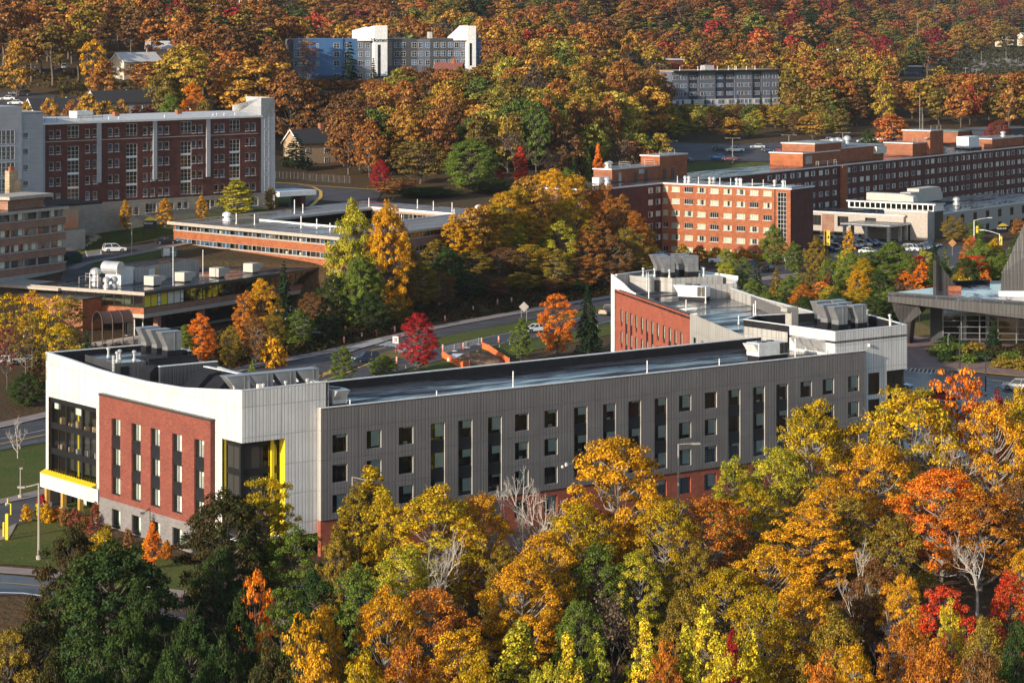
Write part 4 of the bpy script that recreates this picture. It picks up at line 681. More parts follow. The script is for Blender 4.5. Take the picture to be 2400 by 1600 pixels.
t1=facade(D,'tower_wall',(56.5,-.5),(60.3,-.5),18,39.2,'grey_lap'); facade(D,'tower_wall',(60.3,-.5),(60.3,10),8,39.2,'grey_lap'); facade(D,'tower_wall',(56.5,10),(56.5,-.5),35.3,37.2,'grey_lap',top=[(0,37.2),(10.5,39.2)]); obj('tower_roof',MB().prism([(56.5,-.5),(60.3,-.5),(60.3,10),(56.5,10)],34.9,[39.2,39.2,37.2,37.2]),'trim_metal',D); facade(D,'tower_base',(56.3,-.15),(61,-.15),8,18,'limestone')
obj('tower_corner',MB().box(60.3,61.2,.5,10,18,35.6),'white_paint',D)
for k,z in enumerate([35,31.6,28.3,24.9,21.6,18.5]): win(D,t1,.95,z-2.5 if k<5 else 18.5,1.3,2.9 if k<5 else 1.,(),(.33,.66),.08,fm='white_frame',depth=-.03,rm=.1,name='stair_window')
obj('entrance_canopy',MB().box(60.5,71,-2,6,17.1,18.2,0).box(69,70.3,1,4.5,10,17.1,1),['white_paint','dark_brick'],D)
t2=facade(D,'tower_wall',(-13,-1.2),(-1.1,-1.2),8,37.7,'grey_lap'); facade(D,'tower_wall',(-1.1,-1.2),(-1.1,3),8,37.7,'grey_lap'); obj('tower_roof',MB().prism(rect(-13,-1.1,-1.2,9),37.2,37.75),'trim_metal',D); obj('tower_step',MB().prism(rect(-14,-6.5,-1.6,9),8,39.),'grey_lap',D)
for z in (32.0,28.7,25.4,22.1): win(D,t2,6.9,z,1.5,1.6,(),(.25,),.12,fm='white_frame',depth=-.05,rm=.1); win(D,t2,.6,z-.6,4.2,2.8,(.25,.5,.75),(.25,.6),.1,fm='white_frame',depth=.0-.45,rm=.1,name='bay_window')
obj('chimney',MB().box(-17.2,-15.2,-13.6,-12,14,26.6,0).box(-15.2,-14.2,-13.6,-12,14,24.8,0).box(-16.7,-15.7,-13.2,-12.4,26.6,27.4,1),['field_stone','old_brick'],D)
obj('lounge_wing',MB().prism(rect(-30,-3.2,-8,-.2),9,19.2),'dark_brick',D); obj('lounge_roof',MB().hexa([(-32,-21,19.2),(3.5,-16,19.2),(3.5,-2,19.2),(-32,-2,19.2)],[(-32,-21,20.2),(3.5,-16,19.5),(3.5,-2,19.5),(-32,-2,20.2)]),'black_membrane',D)
obj('lounge_glazing',MB().box(-6,-1,-14,-3,14.2,19.1),'glass_brown',D); obj('lounge_deck',MB().box(-6.5,0,-15,-2,9,14.15),'concrete',D)
# ================================================================= balcony block at the left edge
Bq=thing('balcony_block','brick hall with stacked window bands and pale sills beside the dumpster','building',*frame(-85.6,524,.49,.87))
for k in range(4):
    z=20.75-2.9*k; b=obj('window_band',MB().box(-60,-.25,.5,.6,z-1.35,z),'dark_glass',Bq)
    for i in range(15):
        x=-.35-3.9*i; obj('mullion_post',MB().box(x-.3,x,.2,.52,z-1.35,z),'concrete',b)
        for e in range(3):
            if WR.random()<.55: obj('curtain',MB().box(x-1.2-1.15*e-.4,x-.35-1.15*e,.44,.48,z-1.28,z-.08),WR.choice(['curtain','tan_curtain','tan_curtain','grey_membrane']),b)
    obj('brick_band',MB().box(-60,0,0,.6,z-2.9,z-1.55),'tan_brick',Bq); obj('sill_band',MB().box(-60,.1,-.15,.6,z-1.53,z-1.36),'cream_concrete',Bq)
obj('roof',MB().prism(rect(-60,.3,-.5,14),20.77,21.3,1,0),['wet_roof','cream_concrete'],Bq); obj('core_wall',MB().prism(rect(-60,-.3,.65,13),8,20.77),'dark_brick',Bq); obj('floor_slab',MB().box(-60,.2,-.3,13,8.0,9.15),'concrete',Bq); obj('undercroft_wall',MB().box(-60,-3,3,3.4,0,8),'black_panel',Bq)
obj('roof_pavilion',MB().prism(rect(-13.5,-3,3,8),21.3,23.2),'tan_brick',Bq); obj('pavilion_roof',MB().prism(rect(-14.5,-1.5,1.8,9),23.2,23.8),'cream_concrete',Bq); railing(Bq,[(-45+4*i,.4,21.3) for i in range(7)],1.,'pole_dark')
obj('link_wall',MB().box(-30,6,-9,-8.7,2,6.6,0).box(-30,6,-9.2,-8.5,6.6,6.9,1),['tan_brick','concrete'],Bq); obj('link_roof',MB().prism(rect(-40,9,-12,3),6.2,6.5),'wet_roof',Bq); obj('ramp_wall',MB().box(-40,14,-24,-23.6,-2,1.6,0).box(-40,14,-24.3,-23.3,1.6,1.9,1),['tan_brick','cream_concrete'],Bq)
obj('sunlit_wall',MB().box(-20,12,-30,-29.5,-4,2.6),'cream_concrete',Bq)
# ================================================================= courtyard hall (square ring)
KS=lambda x,y:(x-.246*y,.969*y)
C=thing('courtyard_hall','low square brick hall round a courtyard with pale flat roof','building',*frame(-70.5,569,.70,-.714))
CXW,CYD=55.7,70.; XS_=[-.8+0,.0]; cols=[3.29+4.12*k for k in range(13)]
def bandwall(root,p0,p1,rows,mat,curt):
    L=math.hypot(p1[0]-p0[0],p1[1]-p0[1]); ang=math.atan2(p1[1]-p0[1],p1[0]-p0[0]); ops=[(.4,L-.4,z,z+h) for z,h in rows]
    w=facade(root,'band_wall',p0,p1,6.5,14.3,mat,ops,.25); c,s=math.cos(ang),math.sin(ang)
    for z,h in rows:
        n=max(1,round((L-.8)/4.12)); pw=(L-.8)/n
        for i in range(n):
            q=WR.random(); b=() if curt==0 else (((0,.3,0,1,curt),) if q<.25 else ((0,.28,0,1,curt),(.7,1,0,1,curt)) if q<.65 else ((0,1,0,1,curt),) if q<.75 else ())
            if q>.5 and q<.8: b=b+((.45,.62,.1,.6,'curtain'),)
            win(root,w,.4+pw*i,z,pw,h,(.3,.7),(),.1,fm='cream_concrete',blind=b,depth=.1,rm=.9)
        o=MB().box(.0,L,-.12,.04,z-.16,z); obj('sill_band',o,'cream_concrete',root,(p0[0],p0[1],0),ang)
    return w
bandwall(C,(0,0),(CXW,0),[(13.02,1.15),(10.25,1.15)],'old_brick','blue_curtain'); bandwall(C,(CXW,0),KS(CXW,CYD),[(13.02,1.15),(10.25,1.15)],'tan_brick',0); facade(C,'back_wall',KS(CXW,CYD),KS(0,CYD),6,14.3,'old_brick'); facade(C,'back_wall',KS(0,CYD),(0,0),6,14.3,'old_brick')
facade(C,'plinth',(0,.15),(18,.15),4,8.4,'concrete'); obj('beam',MB().box(-.1,CXW+.1,-.1,14,7.4,8.4),'cream_concrete',C); obj('service_door',MB().box(18,26,.3,1,6,7.4),'dark_brick',C)
for x in (30,36,42,48,54): obj('pillar',MB().box(x,x+.7,.2,.9,-1,7.5),'concrete',C)
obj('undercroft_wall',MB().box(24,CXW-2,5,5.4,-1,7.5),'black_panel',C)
I0,I1,J0,J1=14.5,CXW-14,15,CYD-14
mb=MB()
for q in (rect(-.9,CXW+.9,-.9,J0),rect(-.9,CXW+.9,J1,CYD+.9),rect(-.9,I0,J0,J1),rect(I1,CXW+.9,J0,J1)): mb.prism([KS(*e) for e in q],14.3,14.72,1,0)
obj('roof',mb,['wet_roof_pale','cream_concrete'],C); obj('fascia',MB().box(-1.0,CXW+1,-1.0,-.9,14.15,14.8),'cream_concrete',C)
kb=MB()
for q in (rect(I0-.3,I1+.3,J0-.3,J0),rect(I0-.3,I1+.3,J1,J1+.3),rect(I0-.3,I0,J0,J1),rect(I1,I1+.3,J0,J1)): kb.prism([KS(*e) for e in q],14.72,15.05)
obj('kerb',kb,'white_paint',C)
bandwall(C,KS(I0,J1),KS(I1,J1),[(12.2,1.9),(9.4,1.5)],'tan_brick',0); bandwall(C,(I0,J0),(I0,J1),[(12.2,1.9),(9.4,1.5)],'tan_brick',0) if False else None
bandwall(C,(I0,J1),(I0,J0),[(12.2,1.9)],'tan_brick','blue_curtain') if False else facade(C,'court_wall',(I1,J0),(I1,J1),6,14.3,'tan_brick') if False else None
bandwall(C,(I1,J0),(I1,J1),[(12.2,1.9)],'tan_brick',0) if False else None
fan(C,*KS(9,9),14.72,.8,1.8,'white_paint'); fan(C,*KS(46,60),14.72,.8,2,'white_paint')
for x,y,h in [(15,6,2.2),(20,7,2.2),(33,9,2.4),(37,10,2.),(9,33,3),(10,35,2),(46,30,2),(48,24,2.6),(49,22,1.6),(30,62,2),(36,62,2),(24,63,2),(50,45,2.4),(50,52,2.),(42,9,1.5),(12,58,2)]: pipe(C,*KS(x,y),14.72,h,.1,False,'white_paint')
# ================================================================= glass-walled dining hall
Dn=thing('dining_hall','flat-roofed dining hall with a glass upper storey and yellow panels','building',*frame(-65.8,488,.51,.86))
DL=54.; DD=26.
obj('roof',MB().prism([(-.6,-.6),(DL,-.6),(DL,DD),(-.6,DD)],8.1,8.55,1,0),['wet_roof_black','cream_concrete'],Dn); obj('fascia',MB().box(-.7,DL,-.72,-.6,8.02,8.62,0).box(-.72,-.6,-.7,DD,8.02,8.62,1),['bronze_frame','cream_concrete'],Dn)
PC=['yellow_paint','yellow_paint','white_paint','yellow_paint','curtain','curtain','white_paint']; x=0.1; f=MB()
for i in range(32):
    w_=1.0 if i%4==2 else 1.9; e=min(x+w_,DL-.2)
    if i<7: obj('colour_panel',MB().box(x+.05,e-.05,.0,.06,5.82,8.05),PC[i],Dn)
    else: obj('pane',MB().quad((x+.05,.02,5.82),(e-.05,.02,5.82),(e-.05,.02,8.05),(x+.05,.02,8.05)),'glass_green',Dn)
    f.box(x-.05,x+.05,-.06,.1,5.76,8.1)
    if i%4==2: f.box(x+.05,e-.05,-.05,.08,6.3,6.4); f.box(x+.05,e-.05,-.05,.08,7.5,7.6)
    x=e
    if x>=DL-.3: break
f.box(0,DL-.2,-.07,.09,5.7,5.8); f.box(0,DL-.2,-.07,.09,8.05,8.12); obj('mullion_frame',f,'bronze_frame',Dn); f=MB(); f.box(-.07,.09,0,18,5.7,5.8); f.box(-.07,.09,0,18,8.05,8.12)
for i in range(9): y=.1+2.2*i; f.box(-.06,.1,y-.05,y+.05,5.76,8.1)
obj('mullion_frame',f,'bronze_frame',Dn); obj('pane',MB().quad((.02,19,5.8),(.02,.1,5.8),(.02,.1,8.08),(.02,19,8.08)),'glass_green',Dn)
obj('room',MB().box(4,DL-2,9,9.2,5.7,8.1,0).box(3.8,4,6,20,5.7,8.1,0).box(0.2,DL-.2,.2,DD-1,5.6,5.75,1),['cream_concrete','tan_wall'],Dn); obj('inner_column',MB().box(7,8,2,3,5.75,8.1).box(17,18,2,3,5.75,8.1).box(29,30,2,3,5.75,8.1).box(40,41,2,3,5.75,8.1),'white_paint',Dn)
facade(Dn,'brick_band',(0,0),(DL,0),4.6,5.76,'tan_brick'); facade(Dn,'brick_band',(0,DD),(0,0),4.6,5.76,'old_brick'); obj('floor_beam',MB().box(-.12,DL,-.12,DD,3.9,4.6),'cream_concrete',Dn)
for x in (5,18,31,44): obj('pillar',MB().box(x-.5,x+.5,.4,1.4,-2,3.9),'tan_brick',Dn)
obj('lower_glazing',MB().box(1,DL,5,5.1,.3,3.9),'dark_glass',Dn); obj('lower_sill',MB().box(1,DL,4.6,5.2,-3,.5),'concrete',Dn); obj('lower_door',MB().box(2.2,2.4,3.8,4,.3,3.6).box(4.6,4.8,3.8,4,.3,3.6).box(2.2,4.8,3.8,4,3.4,3.6),'white_frame',Dn)
obj('brick_annex',MB().prism(rect(-5.5,-.01,9.5,24),-2,7.1),'old_brick',Dn); obj('annex_coping',MB().prism(rect(-5.7,.0,9.3,24.2),7.1,7.35),'bronze_frame',Dn); obj('brick_annex',MB().prism(rect(-1,6,19,34),-2,7.2),'old_brick',Dn); obj('annex_roof',MB().prism(rect(-1.5,8,18.5,35),7.9,8.4),'cream_concrete',Dn)
obj('plant_room',MB().prism(rect(12.5,32,12,19),8.55,11.3,0,1),['beige_siding','wet_roof_black'],Dn); obj('plant_door',MB().box(18.6,19.4,11.9,12,8.6,10.7,0).box(16.6,18.4,11.9,12,8.6,10.7,1),['wood_post','trim_metal'],Dn)
obj('intake_duct',MB().box(7.2,10.8,11,14.6,8.6,11.7,0).tube([(7.1,10.9,11.7),(7.1,14.7,11.7)],[1.2,1.2],14,1),['trim_metal','galvanised'],Dn)
for x,y in [(8.5,4.5),(17,4.0),(27,3.6),(37.5,3.4)]:
    obj('cooling_unit',MB().box(x,x+2.3,y,y+2.2,8.75,10.4,0).hexa([(x+2.31,y,9.2),(x+3.6,y,9.6),(x+3.6,y+2.2,9.6),(x+2.31,y+2.2,9.2)],[(x+2.31,y,10.3),(x+3.6,y,10.2),(x+3.6,y+2.2,10.2),(x+2.31,y+2.2,10.3)],0).box(x+.2,x+2.1,y+.2,y+2,8.56,8.74,1),['cream_metal','black_membrane'],Dn)
for x,y,r,h in [(2.5,10.5,.6,1.9),(4,10,.6,1.9),(11,20,.9,2.3),(33.5,17.5,.6,2.),(35.5,16,.7,1.8)]: fan(Dn,x,y,8.55,r,h)
for x,y,h in [(.8,13,2.8),(3,13,2.3),(6,11,2.6),(13,3.5,7),(24,5,5.5),(32,18,2)]: pipe(Dn,x,y,8.55,h,.07,False,'white_paint')
railing(Dn,[(5,19,8.6),(8,19,8.6),(10.5,19,8.6),(10.5,22,8.6)],1.3); railing(Dn,[(-5.3,9.8,7.3),(-5.3,14,7.3),(-5.3,18,7.3)],1.1,'pole_dark')
# barrel-vaulted walkway canopy
a=atz(228,795,1.5); wk=thing('arched_walkway','brown barrel-vaulted walkway shelter beside the dining hall','shelter',(a[0],a[1],0),math.atan2(.86,.51)-R(25)); vs=[]
for x in np.linspace(0,6,10): vs+= [(x,2*math.cos(t),4.4+1.9*math.sin(t)) for t in np.linspace(0,math.pi,11)]
obj('vault',MB().add(vs,[(i*11+j,i*11+j+1,(i+1)*11+j+1,(i+1)*11+j) for i in range(9) for j in range(10)]),'rust_metal',wk); fm=MB()
for x in (0,2,4,6): fm.tube([(x,2*math.cos(t),4.4+1.92*math.sin(t)) for t in np.linspace(0,math.pi,11)],.09,4); fm.tube([(x,-2,-.5),(x,-2,4.4)],.1,4); fm.tube([(x,2,-.5),(x,2,4.4)],.1,4)
for y in (-2,2): fm.tube([(0,y,4.4),(6,y,4.4)],.1,4); fm.tube([(0,y,2.2),(6,y,2.6)],.06,4)
obj('arch_frame',fm,'rust_metal',wk); obj('walkway_floor',MB().hexa([(-3,-1.9,-.8),(9,-1.9,-.8),(9,1.9,-.8),(-3,1.9,-.8)],[(-3,-1.9,.6),(9,-1.9,1.4),(9,1.9,1.4),(-3,1.9,.6)]),'cream_concrete',wk)
# ================================================================= dark metal performance hall at the right edge
P=thing('performance_hall','dark metal performance hall with sloped tower, pointed roof tip and glass front','building',(53.,478,0),0)
tp=(*loc_of(P,*atz(2081,683,9.7)),); fr=(*loc_of(P,*atz(2400,705,9.7)),); f2=(fr[0]+40,fr[1]-6); bk=[loc_of(P,*atz(2200,668,9.7)),loc_of(P,*atz(2262,661,9.7)),loc_of(P,*atz(2320,662,9.7))]
b2=(fr[0]+40,bk[2][1]+10)
RP=[tp,fr,f2,b2,bk[2],bk[1],bk[0]]
obj('roof',MB().prism(RP,8.9,9.4),'metal_deck',P)
fa=MB(); inn=lambda p,d:(p[0]+d*.2,p[1]+d)
for a,b,z in ((tp,fr,6.7),(fr,f2,6.5)): fa.hexa([(a[0],a[1],z+ (1.2 if a is tp else 0)),(b[0],b[1],z),(b[0],b[1]+1.4,z),(a[0]+1,a[1]+1.4,z+(1.2 if a is tp else 0))],[(a[0],a[1],9.6),(b[0],b[1],9.6),(b[0],b[1]+.6,9.6),(a[0]+.5,a[1]+.6,9.6)])
obj('fascia',fa,'dark_metal',P)
pc=lambda u,v,d:((u-1200)*d/FPX-53,d-478,CH-(v-YH)*d/FPX)
# slanted pier below the tip
A=[pc(2084,690,478),pc(2150,712,477),pc(2160,733,476),pc(2136,752,478),pc(2131,803,482),pc(2126,803,482),pc(2112,760,480),pc(2095,728,479)]
B_=[(x+1.5,y+5,z) for x,y,z in A]; n=len(A); obj('pier',MB().add(A+B_,[tuple(range(n)),tuple(range(2*n-1,n-1,-1))]+[(i,i+n,(i+1)%n+n,(i+1)%n) for i in range(n)]),'dark_metal',P)
obj('pier_foot',MB().hexa([pc(2126,803,484)[:2]+(-.3,),pc(2132,803,484)[:2]+(-.3,),pc(2132,803,488)[:2]+(-.3,),pc(2126,803,488)[:2]+(-.3,)],[pc(2126,803,484)[:2]+(.8,),pc(2132,803,484)[:2]+(.8,),pc(2132,803,488)[:2]+(.8,),pc(2126,803,488)[:2]+(.8,)]),'dark_metal',P)
# sloped tower
t0,t1=pc(2344,690,474),pc(2346,655,476); zb=9.5
TW=[(t0[0],t0[1]),(t0[0]+34,t0[1]-4),(t0[0]+36,t0[1]+26),(t0[0]+6,t0[1]+22)]
tm=MB(); zt=[13.,24,24,13]; tp2=[(t0[0]+.5,t0[1]+.1),(t0[0]+30,t0[1]+1),(t0[0]+30,t0[1]+20),(t0[0]+6,t0[1]+20)]
tm.hexa([(x,y,zb) for x,y in TW],[(TW[0][0]+.35,TW[0][1]+.2,13.3),(TW[1][0],TW[1][1]+.2,13.3),(TW[2][0],TW[2][1],13.3),(TW[3][0],TW[3][1],13.3)]); tm.hexa([(TW[0][0]+.35,TW[0][1]+.2,13.3),(TW[1][0],TW[1][1]+.2,13.3),(TW[2][0],TW[2][1],13.3),(TW[3][0],TW[3][1],13.3)],[(TW[0][0]+12,TW[0][1]+3,38),(TW[1][0],TW[1][1]+3,38),(TW[2][0],TW[2][1]-3,38),(TW[3][0]+12,TW[3][1]-3,38)])
obj('metal_tower',tm,'dark_metal',P); obj('tower_base',MB().box(t0[0]-.3,t0[0]+34,t0[1]-.8,t0[1]-.1,9.4,10.3),'white_paint',P)
# triangular roof fin and roof parapet
fx=pc(2194,675,482); obj('roof_fin',MB().hexa([(fx[0],fx[1],9.4),(fx[0]+.5,fx[1]+.3,9.4),(fx[0]+.5,fx[1]+4,9.4),(fx[0],fx[1]+3.6,9.4)],[(fx[0],fx[1],14.6),(fx[0]+.4,fx[1]+.3,14.4),(fx[0]+.4,fx[1]+3.6,14.4),(fx[0],fx[1]+3.4,14.6)]).hexa([(fx[0]+.5,fx[1]+1,9.4),(fx[0]+4.4,fx[1]+2,9.4),(fx[0]+4.4,fx[1]+6,9.4),(fx[0]+.5,fx[1]+4,9.4)],[(fx[0]+.3,fx[1]+1,14.4),(fx[0]+.5,fx[1]+1,14.3),(fx[0]+.5,fx[1]+4,14.3),(fx[0]+.3,fx[1]+4,14.4)]),'dark_metal',P)
obj('orange_panel',MB().box(fx[0]+2.2,fx[0]+4.3,fx[1]-1,fx[1]+.4,9.45,10.3),'old_brick',P)
obj('roof_parapet',MB().hexa([(*bk[0],9.4),(*bk[2],9.4),(bk[2][0],bk[2][1]+.6,9.4),(bk[0][0],bk[0][1]+.6,9.4)],[(*bk[0],10.3),(*bk[2],10.2),(bk[2][0],bk[2][1]+.6,10.2),(bk[0][0],bk[0][1]+.6,10.3)]),'black_membrane',P)
g0=atz(2210,803,0.); g1=(g0[0]+45,g0[1]-3); gx0,gy0=g0[0]-53,g0[1]-478
gl=MB(); nb=14
for i in range(nb+1): x=gx0+45*i/nb; y=gy0-3*i/nb; gl.box(x-.1,x+.1,y-.12,y+.1,-.2,9,0)
for z in (.6,1.7,2.8,3.9,5,6.1,7.2): gl.hexa([(gx0,gy0-.1,z),(gx0+45,gy0-3.1,z),(gx0+45,gy0-3,z),(gx0,gy0,z)],[(gx0,gy0-.1,z+.1),(gx0+45,gy0-3.1,z+.1),(gx0+45,gy0-3,z+.1),(gx0,gy0,z+.1)],0)
o=obj('curtain_wall',gl,'steel',P); obj('pane',MB().quad((gx0,gy0,0),(gx0+45,gy0-3,0),(gx0+45,gy0-3,9),(gx0,gy0,9)),'glass',o); obj('room',MB().quad((gx0,gy0+7,0),(gx0+45,gy0+4,0),(gx0+45,gy0+4,9),(gx0,gy0+7,9),0).box(gx0+8,gx0+8.6,gy0+2,gy0+2.6,0,9,1).box(gx0+4,gx0+4.5,gy0+2,gy0+2.5,0,9,1).box(gx0+10,gx0+14,gy0+3,gy0+4,.2,4.,2).quad((gx0,gy0,.01),(gx0+45,gy0-3,.01),(gx0+45,gy0+5,.01),(gx0,gy0+7,.01),3).box(gx0,gx0+45,gy0+1.5,gy0+7,4.6,4.9,1),['interior','white_paint','wood_post','concrete'],o); obj('side_wall',MB().box(gx0-2.2,gx0-.12,gy0,gy0+.5,0,9),'charcoal_wall',P)
obj('back_block',MB().prism([(gx0,gy0+7.2),(gx0+45,gy0+5),(gx0+45,gy0+22),(gx0+4,gy0+20)],0,8.9),'charcoal_wall',P)
# ================================================================= far buildings
FV=[(),((.0,.5),),((.5,1),),((0,1),)]
def farblock(root,x0,x1,z0,z1,mat,zs,xw,w=1.5,h=1.7,y=0.,dep=14,vs=(.5,),hs=(.5,),name='wall_bay',fm='white_frame'):
    obj(name,MB().box(x0,x1,y,dep,z0,z1),mat,root)
    for z in zs:
        for x in xw: put('window',farwin(('far',name,w,h,vs,hs,fm,str(c:=WR.choice(FV))),w,h,vs,hs,fm,('dark_glass','blue_curtain'),c),root,(x,y-.06,z))
hx0,hd0=(687-1200)/FPX*962,962.
T=thing('apartment_building','far blue and grey apartment building with two white stair towers amid the woods','building',(hx0,hd0,0),math.atan2(.30,.954))
ZS=[44.4,41.3,38.2]
ux=lambda u:(lambda k:k)(( (u-1200)/FPX*hd0-hx0)/(.954-.30*(u-1200)/FPX))
farblock(T,ux(687),ux(719),30,47.6,'slate_panel',ZS+[33.6],[ux(690),ux(705)],1.9,1.8); farblock(T,ux(719),ux(803),30,47.8,'blue_panel',ZS+[33.6],[ux(741)],.9,1.7,y=-.5); farblock(T,ux(803),ux(836),30,47.7,'blue_panel',ZS+[33.6],[ux(770+37)],1.8,1.8)
for z in ZS+[33.6]: put('window',farwin(('b2',),2.2,1.8,(.5,),(.5,),'white_frame',('dark_glass','curtain'),()),T,(ux(781),-.56,z))
farblock(T,ux(836),ux(872),30,47.0,'slate_panel',ZS+[33.6],[ux(840),ux(857)],1.5,1.8)
obj('white_tower',MB().prism([(ux(872),-3.5),(ux(902),-3.5),(ux(902),8),(ux(872),8)],33,[52.4,52.4,51.5,51.5]),'white_paint',T); obj('tower_top',MB().prism([(ux(838),-.3),(ux(871.9),-3.),(ux(871.9),8),(ux(838),8)],47,[48.9,50.2,52.0,50.6]),'white_paint',T); obj('tower_glazing',MB().box(ux(873)+1,ux(884)+.3,-3.58,-3.5,34,45.6),'dark_glass',T)
ob=lettering(T,'Moments',2.1,((ux(873)+ux(899))/2+.3,-3.62,47.2),0,'sign_black')
farblock(T,ux(902),ux(978),33,47.6,'charcoal_wall',ZS,[ux(924),ux(939),ux(965)],1.9,1.9,name='dark_bay'); obj('tan_bay',MB().box(ux(906),ux(919),-.15,0,38,47.2),'tan_curtain',T)
farblock(T,ux(978),ux(1008),33,47.2,'slate_panel',ZS,[ux(981),ux(997)],1.7,1.8); farblock(T,ux(1008),ux(1063),33,47.7,'charcoal_wall',ZS,[ux(1017),ux(1033),ux(1050)],1.9,1.9,name='dark_bay'); farblock(T,ux(1063),ux(1091),33,47.2,'slate_panel',ZS,[ux(1065),ux(1080)],1.7,1.8)
obj('white_tower',MB().prism([(ux(1091),-3),(ux(1110),-3),(ux(1110),8),(ux(1091),8)],33,52.2),'white_paint',T); obj('tower_top',MB().prism([(ux(1063),0),(ux(1090.9),-2.8),(ux(1090.9),8),(ux(1063),8)],47,[48.,52.,52,48.]),'white_paint',T); obj('tower_glazing',MB().box(ux(1095),ux(1100),-3.08,-3,38,46),'dark_glass',T); farblock(T,ux(1110),ux(1127),33,47.8,'blue_panel',ZS,[ux(1115)],1.5,1.7)
obj('roof_box',MB().box(ux(1010),ux(1017),2,5,47.5,50.),'cream_metal',T); obj('ground_band',MB().box(ux(700),ux(836),-.62,-.5,32,34.8).box(ux(872),ux(905),-5.5,-3.6,31,34.5),'navy_panel',T); obj('entrance_doors',MB().box(ux(893),ux(908),-5.8,-5.5,31,34.2),'white_frame',T)
ax0,ad0=(1574-1200)/FPX*998,998.; ta=(41.6,23.); tl=math.hypot(*ta); ta=(ta[0]/tl,ta[1]/tl)
A2=thing('apartment_block','far grey and charcoal apartment block with white lower storeys above the yellow shrubs','building',(ax0,ad0,0),math.atan2(ta[1],ta[0]))
ua=lambda u:((u-1200)/FPX*ad0-ax0)/(ta[0]-ta[1]*(u-1200)/FPX)
Z3=[32.3,29.3,26.25]; z5=lambda x:ua(1560+x/4.48)
for a,b,m,xw in [(65,240,'slate_panel',(72,102,158,190)),(240,342,'navy_panel',(254,296)),(342,524,'slate_panel',(366,402,430,475)),(524,724,'navy_panel',(540,578,648,684)),(724,912,'slate_panel',(752,785,824,866)),(912,1005,'navy_panel',(933,962)),(1005,1182,'slate_panel',(1030,1060,1122,1155))]:
    farblock(A2,z5(a),z5(b),25.,35.2,m,Z3,[z5(x) for x in xw],1.3,1.5,y=0. if m=='slate_panel' else .4,hs=(),name='wall_bay' if m=='slate_panel' else 'dark_bay')
farblock(A2,z5(65),z5(1195),14,25.,'white_siding',[23.2,20.4],[z5(x) for x in (105,162,262,402,430,475,545,578,653,684,752,785,824,866,933,965,1030,1062,1122,1155)],1.3,1.6,y=-.3,hs=(),name='lower_storeys')
obj('roof',MB().box(z5(60),z5(1240),-1.5,16,35.2,35.6,0).box(z5(60),z5(1240),-1.6,-1.5,35.1,35.7,1),['tan_wall','black_frame'],A2)
for x in (180,370,400,575,690,760,775,880,970): pipe(A2,z5(x),2,35.6,1.4,.12,False,'white_paint')
obj('roof_unit',MB().box(z5(460),z5(555),3,6,35.6,37.4),'galvanised',A2)
def slab(name,label,cat,u,v,d,wd,hgt,dep,rz,mat,roofmat,wn=0,rh=.4,wm='white_frame'):
    x,y=at(u,d); zt=CH-(v-YH)/FPX*d; o=thing(name,label,cat,(x,y,zt-hgt),rz)
    obj('wall',MB().box(-wd/2,wd/2,0,dep,-4,hgt),mat,o); obj('roof',MB().box(-wd/2-.4,wd/2+.4,-.4,dep+.4,hgt,hgt+rh),roofmat,o)
    for i in range(wn): put('window',farwin(('sl',),1.4,1.6,(.5,),(),wm,('dark_glass','curtain'),()),o,(-wd/2+(i+.5)*wd/wn-.7,-.06,hgt*.45))
    return o
slab('brick_building','dark red flat-roofed building partly hidden behind the woods beside the grey apartment block','building',1580,141,1090,8,8,14,R(20),'dark_brick','pale_roof',2)
slab('flat_building','low brick building with green-edged flat roof behind the magenta tree','building',2262,309,868,9,6.5,9,R(50),'old_brick','cabinet_green',1); slab('flat_building','low dark flat-roofed building with white windows at the roof end of the brick hall','building',2372,304,872,22,6,12,R(42),'navy_panel','bronze_frame',5)
slab('shed','black slatted shed standing among rust coloured trees far right','shed',2141,157,1330,8.5,8,8,R(10),'navy_panel','pale_roof'); slab('low_building','pale low building glimpsed between orange trees at the far hillside','building',1852,112,1500,12,6,8,0,'cream_wall','pale_roof',2)
slab('low_building','long low roof with chimney hidden behind treetops','building',1975,135,1300,20,5,8,R(10),'tan_wall','pale_roof'); obj('chimney',MB().lathe(0,2,[(.7,4),(.6,9)],8),'white_paint',slab('boiler_house','tiny boiler house carrying a white chimney above the treetops','building',1964,134,1290,5,5,5,0,'tan_wall','pale_roof'))
